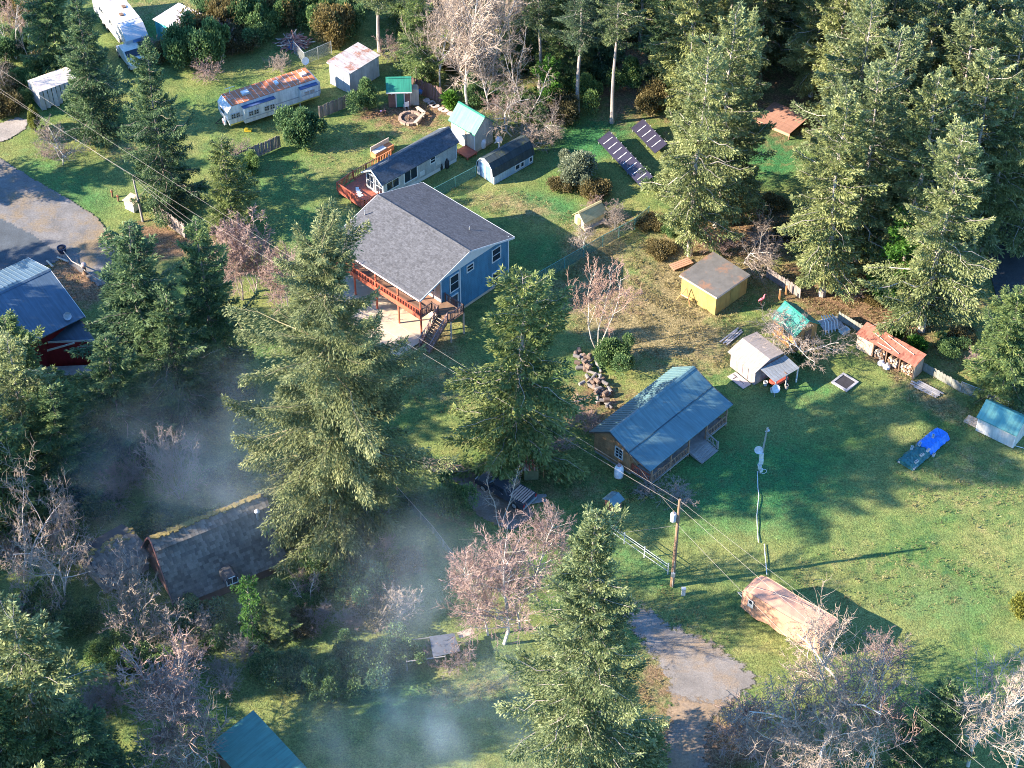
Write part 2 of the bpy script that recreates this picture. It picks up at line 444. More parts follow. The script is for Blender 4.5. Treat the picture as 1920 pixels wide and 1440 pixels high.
sheet('paved_yard', [(-60, 380), (0, 406), (60, 436), (122, 484), (90, 500), (40, 512), (-60, 560)], mat_road('asphalt_yard', (.07, .082, .095), 9), .016, .06, 2, .25)
sheet('lane', [(-60, 232), (0, 228), (36, 216), (56, 224), (50, 244), (20, 262), (-60, 290)], mat_road('gravel_lane', (.3, .26, .23)), .012, .2, 3)
sheet('driveway', [(1140, 1112), (1185, 1112), (1232, 1138), (1262, 1163), (1330, 1188), (1385, 1225), (1436, 1268), (1420, 1300), (1370, 1330), (1340, 1372), (1335, 1420), (1350, 1520), (1210, 1520), (1228, 1400), (1244, 1330), (1240, 1280), (1212, 1235), (1180, 1190), (1150, 1160)],
      mat_road('driveway_gravel', (.2, .178, .16), 9, leaf=(.24, .175, .115), amt=.56), .012, .3, 4, 2.8)
sheet('dirt_track', [(1238, 1290), (1300, 1300), (1380, 1305), (1352, 1350), (1340, 1400), (1350, 1520), (1205, 1520), (1228, 1400), (1240, 1340)],
      mat_road('dirt_brown', (.25, .175, .11), 5, leaf=(.2, .16, .13), amt=.5), .016, .3, 7, 3.0)
sheet('parking_patch', [(780, 850), (850, 862), (905, 885), (985, 925), (1010, 970), (960, 1000), (890, 970), (850, 905), (790, 880)], mat_road('parking_gravel', (.2, .165, .14), 7, leaf=(.16, .1, .06), amt=.5), .012, .35, 5)
sheet('asphalt_drive', [(1848, 424), (1875, 405), (1990, 372), (1990, 640), (1925, 566), (1868, 578), (1853, 500)], mat_road('asphalt_dark', (.042, .045, .05), 9, leaf=(.25, .15, .09), amt=.66), .012, .06, 6, .25)
# ================================================================== building helpers
WHITE = mat_plain('white_paint', (.62, .62, .6), .5, var=.06)
def face_box(root, name, face, d, u, z, w, h, depth, mat, label=None):
    """box standing proud of a wall. face '+x','-x','+y','-y'; d plane coordinate; u along wall, z centre"""
    s = 1 if face[0] == '+' else -1
    mb = MB()
    if face[1] == 'x': mb.box(d + s * depth / 2, u, z, depth, w, h)
    else: mb.box(u, d + s * depth / 2, z, w, depth, h)
    return part(name, mb, mat, root, label)
def window(root, face, d, u, z, w, h, fm=None, nx=1, ny=1, fw=.09, glass=None):
    fm = fm or WHITE; s = 1 if face[0] == '+' else -1
    def bx(mb, uc, zc, ww, hh, off, dep):
        if face[1] == 'x': mb.box(d + s * (off + dep / 2), uc, zc, dep, ww, hh)
        else: mb.box(uc, d + s * (off + dep / 2), zc, ww, dep, hh)
    mb = MB()
    bx(mb, u, z + h / 2 + fw / 2, w + 2 * fw, fw, 0, .07); bx(mb, u, z - h / 2 - fw / 2, w + 2 * fw, fw, 0, .07)
    bx(mb, u - w / 2 - fw / 2, z, fw, h, 0, .07); bx(mb, u + w / 2 + fw / 2, z, fw, h, 0, .07)
    o = part('window', mb, fm, root)
    g = MB(); bx(g, u, z, w, h, .003, .018); part('pane', g, glass or mat_glass(), o)
    if nx > 1 or ny > 1:
        k = MB()
        for i in range(1, nx): bx(k, u - w / 2 + w * i / nx, z, .05, h - .01, .022, .03)
        for i in range(1, ny): bx(k, u, z - h / 2 + h * i / ny, w - .01, .05, .024, .03)
        part('mullion', k, fm, o)
    return o
def door(root, face, d, u, w, h, mat, fm=None, z0=.05, label=None):
    s = 1 if face[0] == '+' else -1
    o = face_box(root, 'door', face, d, u, z0 + h / 2, w, h, .05, mat, label)
    if fm:
        mb = MB()
        for uu, zz, ww, hh in ((u - w / 2 - .05, z0 + h / 2, .1, h), (u + w / 2 + .05, z0 + h / 2, .1, h), (u, z0 + h + .05, w + .2, .1)):
            if face[1] == 'x': mb.box(d + s * .04, uu, zz, .08, ww, hh)
            else: mb.box(uu, d + s * .04, zz, ww, .08, hh)
        part('door_frame', mb, fm, o)
    mb = MB(); q = u + w * .36
    if face[1] == 'x': mb.tube([(d + s * .05, q, z0 + h * .48), (d + s * .12, q, z0 + h * .48)], .03, 6)
    else: mb.tube([(q, d + s * .05, z0 + h * .48), (q, d + s * .12, z0 + h * .48)], .03, 6)
    part('handle', mb, mat_plain('door_metal', (.3, .29, .27), .4, .6), o)
    return o
def gable_walls(root, x0, x1, y0, y1, yr, h0, h1, hr, mat, zb=0.0):
    mb = MB(); mb.prism([(x0, y0, zb), (x0, y1, zb), (x0, y1, h1), (x0, yr, hr), (x0, y0, h0)], (x1 - x0, 0, 0))
    return part('wall', mb, mat, root)
def slope(root, x0, x1, ya, za, yb, zb, mat, t=.09, rib=0.0, rib_mat=None, rw=.045, rh=.04, name='roof', cap=0):
    """roof slope: ridge edge (ya,za) to eave (yb,zb), running along x0..x1. Ribs are real raised seams."""
    mb = MB(); g = .004
    mb.prism([(x0, ya, za + g), (x1, ya, za + g), (x1, yb, zb + g), (x0, yb, zb + g)] if yb < ya else [(x0, yb, zb + g), (x1, yb, zb + g), (x1, ya, za + g), (x0, ya, za + g)], (0, 0, t))
    o = part(name, mb, mat, root)
    if rib:
        L = math.hypot(yb - ya, zb - za); an = math.atan2(zb - za, yb - ya)
        rm = MB(); rm.prism([(-rw, 0, 0), (-rw * .4, 0, rh), (rw * .4, 0, rh), (rw, 0, 0)], (0, L, 0))
        rme = rm.mesh('rib', rib_mat or mat)
        k = max(2, int(round((x1 - x0) / rib)))
        for i in range(k + 1):
            x = x0 + rw + (x1 - x0 - 2 * rw) * i / k
            inst('rib', rme, o, (x, ya, za + g + t - .004), (an, 0, 0))
    return o
def ridge_cap(root, x0, x1, y, z, mat, w=.16, t=.03):
    mb = MB(); mb.prism([(x0, y - w, z - w * .32), (x0, y, z + t), (x0, y + w, z - w * .32), (x0, y, z - .01)], (x1 - x0, 0, 0))
    return part('ridge_cap', mb, mat, root)
def rake(root, x, ya, za, yb, zb, mat, w=.05, h=.18, s=1):
    """fascia board along a gable edge at x, just outside"""
    mb = MB(); mb.prism([(x, ya, za - h + .1), (x, yb, zb - h + .1), (x, yb, zb + .1), (x, ya, za + .1)], (s * w, 0, 0))
    return part('fascia', mb, mat, root)
def gable(root, L, Wd, hw, hr, wall, roof, ox=.25, oy=.3, rib=0.0, trim=None, yr=0.0, zb=0.0, cap=None, h0=None, t=.09):
    x0, x1, y0, y1 = -L / 2, L / 2, -Wd / 2, Wd / 2
    ha = h0 if h0 is not None else hw
    w = gable_walls(root, x0, x1, y0, y1, yr, ha, hw, hr, wall, zb)
    s0 = (hr - ha) / (yr - y0); s1 = (hr - hw) / (y1 - yr)
    e0 = (y0 - oy, ha - s0 * oy); e1 = (y1 + oy, hw - s1 * oy)
    a = slope(root, x0 - ox, x1 + ox, yr, hr, e0[0], e0[1], roof, t, rib)
    b = slope(root, x0 - ox, x1 + ox, yr, hr, e1[0], e1[1], roof, t, rib)
    ridge_cap(root, x0 - ox, x1 + ox, yr, hr + t + .01, cap or roof)
    if trim:
        for x, s in ((x0 - ox - .003, -1), (x1 + ox + .003, 1)):
            rake(root, x, yr, hr, e0[0], e0[1], trim, s=s); rake(root, x, yr, hr, e1[0], e1[1], trim, s=s)
        for e, s in ((e0, -1), (e1, 1)):
            mb = MB(); mb.box(0, e[0] + s * .025, e[1] + .02, L + 2 * ox, .045, .16); part('fascia', mb, trim, root)
    return w, a, b
_rail_cache = {}
def railing(root, p0, p1, h, mat, gap=.22, post=1.8, bal=.045, ends=(1, 1), name='railing', posts_to=None, wide=.09):
    """rail from p0 to p1 (local points at deck level, may slope): posts, top/bottom rail, single balusters"""
    p0, p1 = Vector(p0), Vector(p1); d = p1 - p0; L = Vector((d.x, d.y, 0)).length; yaw = math.atan2(d.y, d.x)
    up = Vector((0, 0, 1)); mb = MB()
    for zz, th in ((h, .07), (.12, .05)):
        a = p0 + up * (zz - th); b = p1 + up * (zz - th); sd = Vector((-d.y, d.x, 0)).normalized() * wide / 2
        mb.prism([a - sd, a + sd, b + sd, b - sd], (0, 0, th))
    if d.length < .1: return None
    mb.box((p0.x + p1.x) / 2, (p0.y + p1.y) / 2, (p0.z + p1.z) / 2 + h * .5, .05, .05, h - .05, yaw); r = part(name, mb, mat, root)
    k = max(1, int(round(L / post)))
    for i in range(k + 1):
        if (i == 0 and not ends[0]) or (i == k and not ends[1]): continue
        p = p0.lerp(p1, i / k); q = MB(); q.box(0, 0, (h + .06) / 2, .1, .1, h + .06)
        o = part('post', q, mat, r); o.location = p; o.rotation_euler.z = yaw
    key = (round(h, 2), bal, mat.name)
    if key not in _rail_cache:
        q = MB(); q.box(0, 0, (h + .05) / 2, bal, bal, h - .19); _rail_cache[key] = q.mesh('baluster', mat)
    m = max(1, int(L / gap))
    for i in range(m):
        p = p0.lerp(p1, (i + .5) / m)
        inst('baluster', _rail_cache[key], r, p, (0, 0, yaw))
    return r
def boards_fence(name, label, cat, px, h, mat, bw=.15, gap=.012, group=None, lean=.02, seed=0, railmat=None, cap=False):
    """plank fence along photo-pixel ground points; every board its own part"""
    rng = random.Random(seed); P_ = [at(*p) for p in px]
    root = thing(name, label, cat, P_[0], 0, group)
    bm_ = MB(); bm_.prism([(-bw / 2, 0, .03), (bw / 2, 0, .03), (bw / 2, 0, h - .06), (bw * .25, 0, h), (-bw * .25, 0, h), (-bw / 2, 0, h - .06)], (0, .025, 0))
    bme = bm_.mesh('board', mat)
    for a, b in zip(P_[:-1], P_[1:]):
        d = b - a; L = d.length; yaw = math.atan2(d.y, d.x); k = max(1, int(L / (bw + gap)))
        for i in range(k):
            p = a + d * ((i + .5) / k) - P_[0]
            inst('board', bme, root, p, (rng.gauss(0, lean), rng.gauss(0, lean * .5), yaw), (1, 1, rng.uniform(.95, 1.03)))
        sd = Vector((-d.y, d.x, 0)).normalized() * .05
        for zz in (h * .25, h * .8):
            mb = MB(); mb.tube([a - P_[0] + sd + Vector((0, 0, zz)), b - P_[0] + sd + Vector((0, 0, zz))], .045, 4); part('rail', mb, railmat or mat, root)
        for i in range(int(L / 2.4) + 1):
            mb = MB(); mb.box(0, 0, h * .48, .1, .1, h * .96); o = part('post', mb, railmat or mat, root); o.location = a + d * min(1, i * 2.4 / L) - P_[0] + sd * 2.2
    return root
def mesh_fence(name, label, cat, px, h, mat, postmat, gap=2.6, toprail=True, group=None, pr=.04):
    P_ = [at(*p) for p in px]; root = thing(name, label, cat, P_[0], 0, group)
    pm = MB(); pm.tube([(0, 0, 0), (0, 0, h + .05)], pr, 6); pme = pm.mesh('post', postmat)
    for j, (a, b) in enumerate(zip(P_[:-1], P_[1:])):
        d = b - a; k = max(1, int(round(d.length / gap)))
        for i in range(k):
            q0 = a + d * (i / k) - P_[0]; q1 = a + d * ((i + 1) / k) - P_[0]
            mb = MB(); sd = Vector((-d.y, d.x, 0)).normalized() * .004
            mb.prism([q0 - sd + Vector((0, 0, .02)), q1 - sd + Vector((0, 0, .02)), q1 - sd + Vector((0, 0, h - .03)), q0 - sd + Vector((0, 0, h - .03))], sd * 2)
            part('mesh_panel', mb, mat, root)
            inst('post', pme, root, q0)
        if toprail:
            mb = MB(); mb.tube([a - P_[0] + Vector((0, 0, h)), b - P_[0] + Vector((0, 0, h))], pr * .6, 6); part('top_rail', mb, postmat, root)
    inst('post', pme, root, P_[-1] - P_[0])
    return root
# ================================================================== materials for buildings
BLUE = mat_siding('blue_siding', (.06, .2, .32), .22)
REDSTAIN = mat_plain('red_stain_wood', (.42, .10, .055), .7, var=.2)
GREYWOOD = mat_plain('weathered_wood', (.30, .27, .25), .85, var=.25, grain=(2, 2, 12))
BROWNWOOD = mat_plain('brown_wood', (.20, .12, .075), .8, var=.25, grain=(2, 2, 10))
PALEWOOD = mat_plain('pale_wood', (.52, .42, .33), .8, var=.2, grain=(3, 3, 8))
SHING = mat_shingle('grey_shingle', (.1, .1, .108))
SHING2 = mat_shingle('slate_shingle', (.075, .09, .11))
CONC = mat_plain('pale_concrete', (.46, .37, .27), .9, var=.12, scale=1.2)
GREY_SIDE = mat_siding('grey_siding', (.42, .43, .42), .2)
BEIGE = mat_siding('beige_siding', (.52, .46, .39), .4, 'x', .7)
GREENROOF = mat_metal_roof('green_metal', (.02, .19, .125), .5)
DGREENROOF = mat_metal_roof('deep_green_metal', (.02, .2, .15), .4)
TEALROOF = mat_metal_roof('teal_metal', (.095, .17, .185), .3, spec=.8)
BLUEROOF = mat_metal_roof('blue_grey_metal', (.075, .115, .16), .36, spec=.6)
WHITEROOF = mat_metal_roof('white_metal_rusting', (.42, .375, .36), .6, rust=((.36, .17, .11), .56))
RUSTROOF = mat_metal_roof('rusty_metal', (.34, .13, .085), .7, rust=((.26, .08, .05), .55))
LOGS = mat_siding('log_wall', (.36, .2, .10), .24, 'z', .3, .75, .25)
BLACK = mat_plain('black_rubber', (.02, .02, .022), .7, var=.2)
STEEL = mat_plain('galvanised', (.45, .46, .47), .45, .5, var=.1)
TIMBER = mat_plain('pole_timber', (.26, .16, .10), .85, var=.2, grain=(6, 6, 1))
DARKVOID = mat_plain('dark_interior', (.02, .02, .02), .9, var=.1)

# ------------------------------------------------------------------ blue two-storey house
def blue_house():
    r = thing('two_storey_house', 'blue two-storey house with grey shingle roof and red-railed upper deck', 'house', (-8.2, 14.1, 0), rad(-43.5))
    rl, rr = (6.5 - 4.65) / 6.3, (6.5 - 4.75) / 5.7; t = .1
    zl = lambda y: 6.4 - (.3 - y) * rl; zr = lambda y: 6.4 - (y - .3) * rr
    mb = MB(); mb.prism([(-5.6, -3.15, 0), (-5.6, 5.55, 0), (-5.6, 5.55, zr(5.55)), (-5.6, .3, 6.4), (-5.6, -3.15, zl(-3.15))], (11.2, 0, 0)); part('wall', mb, BLUE, r)
    slope(r, -5.9, 5.9, .3, 6.4, -6.0, zl(-6.0), SHING, t); slope(r, -5.9, 5.9, .3, 6.4, 6.0, zr(6.0), SHING, t)
    ridge_cap(r, -5.9, 5.9, .3, 6.52, SHING, .22)
    for x, s in ((5.903, 1), (-5.903, -1)):
        rake(r, x, .3, 6.4, -6.0, zl(-6), WHITE, .04, .2, s); rake(r, x, .3, 6.4, 6.0, zr(6), WHITE, .04, .2, s)
    mb = MB(); mb.box(0, 6.03, zr(6) + .02, 11.8, .05, .16); part('gutter', mb, WHITE, r)
    mb = MB(); mb.box(0, -6.03, zl(-6) + .02, 11.8, .05, .16); part('gutter', mb, mat_plain('pink_gutter', (.5, .38, .36), .6), r)
    mb = MB(); mb.prism([(5.603, -3.15, 4.95), (5.603, 5.0, 4.95), (5.603, 5.0, zr(5.0) - .02), (5.603, .3, 6.38), (5.603, -3.15, zl(-3.15) - .02)], (.03, 0, 0)); part('gable_panel', mb, WHITE, r, 'white panel filling the top of the gable')
    mb = MB(); mb.box(0, 1.2, .13, 11.26, 8.76, .26); part('foundation', mb, CONC, r)
    for y in (-3.12, -.72, 5.52): face_box(r, 'corner_board', '+x', 5.603, y, 2.6, .12, 4.68, .035, WHITE)
    window(r, '+x', 5.6, -1.45, 3.75, 1.0, 1.7, nx=1, ny=2); window(r, '+x', 5.6, .56, 4.28, .75, .65, nx=1, ny=2)
    window(r, '+x', 5.6, 3.93, 3.82, 1.0, 1.35, ny=2); window(r, '+x', 5.6, 3.93, 1.1, 1.0, 1.35, ny=2)
    door(r, '+x', 5.6, -1.6, .95, 2.0, mat_plain('dark_door', (.05, .06, .08), .5), WHITE, z0=.3)
    # sunlit wall behind the deck, windows and doors along it
    mb = MB(); mb.box(0, -3.168, 2.4, 11.1, .03, 4.6); part('wall', mb, mat_siding('cream_siding', (.62, .55, .5), .22), r, 'pale wall behind the upper deck')
    for x in (-4.6, -1.6, 1.4, 4.2): window(r, '-y', -3.185, x, 3.85, 1.3, 1.0, nx=2)
    for x in (-3.5, 2.8): window(r, '-y', -3.185, x, 1.2, 1.6, 1.2, nx=2)
    # deck
    mb = MB(); mb.box(0, -4.55, 2.42, 11.5, 2.75, .16); part('deck', mb, mat_plain('deck_boards', (.3, .17, .12), .8, var=.2), r)
    mb = MB(); mb.box(0, -5.95, 2.6, 11.6, .05, .5); part('fascia', mb, REDSTAIN, r, 'red stained rim board of the deck')
    railing(r, (-5.7, -5.85, 2.5), (5.7, -5.85, 2.5), .85, REDSTAIN, .2, 2.85)
    railing(r, (-5.7, -5.85, 2.5), (-5.7, -3.25, 2.5), .85, REDSTAIN, .2, 3)
    for x in (-5.7, -2.85, 0, 2.85, 5.7):
        mb = MB(); mb.box(x, -5.76, zl(-5.76) / 2, .13, .13, zl(-5.76) - .02); part('post', mb, REDSTAIN, r)
    # landing and stair
    mb = MB(); mb.box(6.9, -3.55, 2.42, 2.3, 1.7, .14); part('landing', mb, BROWNWOOD, r)
    DK = mat_plain('dark_rail', (.12, .08, .075), .7)
    railing(r, (5.75, -5.8, 2.5), (5.75, -4.45, 2.5), .9, DK, .16, 2, ends=(0, 1))
    railing(r, (5.75, -4.45, 2.5), (6.5, -4.4, 2.5), .9, DK, .16, 2)
    railing(r, (8.0, -4.35, 2.5), (8.0, -2.75, 2.5), .9, DK, .16, 2); railing(r, (8.0, -2.75, 2.5), (5.75, -2.75, 2.5), .9, DK, .16, 2.4)
    for x, y in ((8.0, -4.35), (8.0, -2.75), (5.9, -4.4)):
        mb = MB(); mb.box(x, y, 1.2, .12, .12, 2.4); part('post', mb, PALEWOOD, r)
    st = MB()
    for x in (6.45, 7.65): st.prism([(x, -4.4, 2.4), (x, -6.9, .02), (x, -6.6, .02), (x, -4.4, 2.15)], (.06, 0, 0))
    s = part('stair', st, BROWNWOOD, r)
    tm = MB(); tm.box(0, 0, 0, 1.14, .27, .045); tme = tm.mesh('tread', BROWNWOOD)
    for i in range(12): inst('tread', tme, s, (7.08, -4.5 - i * .2, 2.3 - i * .19))
    for x in (6.45, 7.7): railing(s if False else r, (x, -4.45, 2.4), (x, -6.75, .2), .85, mat_plain('mauve_rail', (.28, .17, .16), .75), .18, 4)
    mb = MB(); mb.tube([(-5.2, -2.0, zl(-2) + t), (-5.2, -2.0, zl(-2) + .6)], .05, 8); part('vent_pipe', mb, STEEL, r)
    mb = MB(); mb.tube([(3.0, 3.2, zr(3.2) + t), (3.0, 3.2, zr(3.2) + .45)], .05, 8); part('vent_pipe', mb, STEEL, r)
    p = MB(); p.box(.2, -6.2, .03, 11.6, 6.0, .06); o = part('patio', p, CONC, r, 'pale concrete patio beneath the upper deck')
    return r
blue_house()

# ------------------------------------------------------------------ grey manufactured home with red deck
def grey_home():
    r = thing('manufactured_home', 'narrow grey sided home with slate roof and red timber deck', 'house', at(768, 316), rad(44))
    L0 = at(768, 316); c = Vector((-10, 28, 0))
    r.location = c
    # local: front gable faces -x ; near side is -y
    rr = thing_local = r
    w = MB(); w.prism([(-3.3, -.2, .45), (-3.3, 2.4, .45), (-3.3, 2.4, 2.45), (-3.3, 1.1, 3.35), (-3.3, -.2, 2.45)], (9.5, 0, 0)); part('wall', w, GREY_SIDE, r)
    w = MB(); w.box(1.45, 1.1, .225, 9.4, 2.5, .45); part('skirting', w, WHITE, r)
    sl_ = .9 / 1.3
    slope(r, -3.7, 6.35, 1.1, 3.35, -.42, 3.35 - 1.52 * sl_, SHING2, .08); slope(r, -3.7, 6.35, 1.1, 3.35, 2.62, 3.35 - 1.52 * sl_, SHING2, .08)
    ridge_cap(r, -3.7, 6.35, 1.1, 3.44, SHING2, .15)
    for x, s in ((-3.703, -1), (6.353, 1)):
        for y in (-.42, 2.62): rake(r, x, 1.1, 3.35, y, 3.35 - 1.52 * sl_, WHITE, .04, .18, s)
    # glazed front gable
    for u, z, ww, hh in ((.45, 1.55, .9, 1.5), (1.75, 1.55, .9, 1.5)): window(r, '-x', -3.3, u, z, ww, hh, nx=2, ny=2, fw=.1)
    mb = MB(); mb.prism([(-3.303, .15, 2.5), (-3.303, 2.05, 2.5), (-3.303, 1.1, 3.15)], (-.02, 0, 0)); o = part('gable_window', mb, mat_glass(), r)
    mb = MB(); mb.prism([(-3.302, -.1, 2.4), (-3.302, 2.3, 2.4), (-3.302, 2.3, 2.5), (-3.302, -.1, 2.5)], (-.05, 0, 0)); part('trim', mb, WHITE, o)
    window(r, '-y', -.2, -2.2, 1.65, 1.5, .9, nx=2, ny=1); window(r, '-y', -.2, .1, 1.6, 1.6, 1.3, nx=2, ny=1)
    window(r, '-y', -.2, 3.0, 1.85, .6, .6, ny=2)
    face_box(r, 'utility_door', '-y', -.2, 1.6, .95, .6, .55, .03, WHITE); face_box(r, 'electric_box', '-y', -.2, 3.7, 1.35, .55, .9, .05, mat_plain('pale_grey', (.5, .5, .48), .6))
    for y in (-.2,): face_box(r, 'corner_board', '-y', y, 6.13, 1.45, .1, 2.0, .03, WHITE)
    # deck on the front and far side
    d = MB(); d.box(-4.55, 1.9, .42, 2.4, 4.1, .14); part('deck', d, mat_plain('red_deck', (.36, .10, .06), .75, var=.18, grain=(1, 14, 1)), r)
    d = MB(); d.box(-.9, 3.45, .42, 4.9, 1.6, .14); part('deck', d, mat_plain('red_deck', (.36, .10, .06)), r)
    OR = mat_plain('orange_stain', (.5, .19, .08), .7)
    railing(r, (-5.7, -.1, .49), (-5.7, 3.9, .49), .95, REDSTAIN, .17, 2); railing(r, (-5.7, -.1, .49), (-3.9, -.1, .49), .95, REDSTAIN, .17, 2)
    railing(r, (-5.7, 3.95, .49), (-3.4, 4.25, .49), .95, REDSTAIN, .17, 2); railing(r, (-3.4, 4.25, .49), (1.5, 4.25, .49), .95, OR, .2, 1.7)
    for x, y in ((-5.6, 0), (-5.6, 2), (-5.6, 3.8), (-3.5, 3.8)):
        m_ = MB(); m_.box(x, y, .17, .12, .12, .34); part('post', m_, REDSTAIN, r)
    mb = MB(); mb.tube([(-1, 1.6, 3.0), (-1, 1.6, 3.55)], .06, 8); part('vent_pipe', mb, mat_plain('pink_vent', (.6, .35, .3), .6), r)
    mb = MB(); mb.tube([(-3.5, -.35, .5), (-3.5, -.35, 2.3)], .05, 6); part('post', mb, WHITE, r)
    # things by the home
    b = thing('folded_cover', 'white cloth draped on the red deck boards beside the glazed gable', 'cloth', c + Matrix.Rotation(rad(44), 3, 'Z') @ Vector((-4.6, 2.2, .49)), rad(44))
    mb = MB()
    for k in range(4): mb.box(-.1 + .3 * k * .5, -.5 + .33 * k, .03 + .01 * k, .55, .3, .05, .3 * k)
    part('cloth', mb, WHITE, b)
    b = thing('timber_bench', 'orange timber bench box with white cushion by the grey home', 'bench', at(717, 287), rad(44))
    mb = MB(); mb.box(0, 0, .3, 2.4, .8, .6); part('seat', mb, OR, b); mb = MB(); mb.box(0, .36, .85, 2.4, .08, .5); part('backrest', mb, PALEWOOD, b)
    mb = MB(); mb.box(-.4, -.02, .64, 1.4, .6, .08); part('cushion', mb, WHITE, b)
    for px, py, lab in ((826, 317, 'black upright gas bottle against the grey home skirting, nearer the corner window'), (838, 314, 'black covered bin against the grey home skirting')):
        t_ = thing('gas_bottle' if 'gas' in lab else 'bin', lab, 'gas bottle' if 'gas' in lab else 'bin', at(px, py))
        mb = MB(); mb.lathe([(.2, 0), (.24, .1), (.24, .75), (.12, .92), (.07, .95)], n=10); part('body', mb, BLACK, t_, smooth=True)
        mb = MB(); mb.lathe([(.1, .95), (.1, 1.05), (.05, 1.08)], n=8); part('cap', mb, BLACK, t_)
grey_home()

# ------------------------------------------------------------------ beige shed with green roof
def green_shed():
    c = at(868, 258); r = thing('garden_shed', 'tall beige board shed with bright green metal roof behind the grey home', 'shed', (-3.95, 35.6, 0), rad(-44.5))
    gable(r, 3.3, 2.5, 2.5, 3.75, BEIGE, GREENROOF, .22, .25, .32, trim=None, cap=GREENROOF)
    for x in (-1.62, 1.62): face_box(r, 'corner_board', '-y', -1.25, x, 1.3, .1, 2.3, .03, WHITE)
    d = door(r, '-y', -1.25, -.2, 1.0, 1.9, mat_plain('cream_door', (.66, .6, .52), .6), PALEWOOD)
    mb = MB(); mb.box(1.2, -2.0, .3, 1.7, 1.4, .1); part('porch', mb, REDSTAIN, r, 'small red timber porch at the shed corner')
    for x, y in ((.45, -2.6), (1.95, -2.6), (1.95, -1.4), (.45, -1.4)):
        mb = MB(); mb.box(x, y, .125, .1, .1, .25); part('post', mb, REDSTAIN, r)
    mb = MB(); mb.box(0, 0, .12, 3.36, 2.56, .24); part('foundation', mb, CONC, r)
green_shed()

# ------------------------------------------------------------------ gambrel barn shed
def gambrel():
    r = thing('gambrel_shed', 'long blue and white shed with dark mossy barrel roof behind a mesh fence', 'shed', (0, 30, 0), rad(43))
    prof = [(0, .95), (.18, 1.75), (.6, 2.25), (1.22, 2.5), (1.84, 2.25), (2.26, 1.75), (2.44, .95)]
    w = MB(); w.prism([(-2.35, 0.0, 0), (-2.35, 2.44, 0)] + [(-2.35, y, z - .03) for y, z in reversed(prof)], (5.2, 0, 0)); part('wall', w, mat_siding('pale_blue_siding', (.32, .45, .55), .3, 'x', .7), r)
    mat = mat_metal_roof('dark_mossy_roof', (.045, .06, .065), .8, moss=((.16, .15, .05), .6), spec=.2)
    for (ya, za), (yb, zb) in zip(prof[:-1], prof[1:]):
        n = Vector((0, -(zb - za), yb - ya)).normalized() * .05
        mb = MB(); mb.prism([(-2.5, ya, za), (3.0, ya, za), (3.0, yb, zb), (-2.5, yb, zb)], n); part('roof', mb, mat, r)
    mb = MB()
    for (ya, za), (yb, zb) in zip(prof[:-1], prof[1:]):
        mb.prism([(-2.503, ya, za - .08), (-2.503, yb, zb - .08), (-2.503, yb, zb + .06), (-2.503, ya, za + .06)], (-.04, 0, 0))
    part('fascia', mb, WHITE, r)
    for u in (.75, 1.7): door(r, '-x', -2.35, u, .72, 1.75, mat_plain('steel_blue_door', (.16, .28, .42), .5), WHITE)
    window(r, '-y', 0.0, .7, .6, .5, .5); window(r, '-y', 0.0, 1.35, .6, .35, .5); window(r, '-y', 0.0, 2.5, .6, .3, .5)
    for y in (.06, 2.38): face_box(r, 'corner_board', '-x', -2.35, y, .5, .12, .95, .03, WHITE)
gambrel()

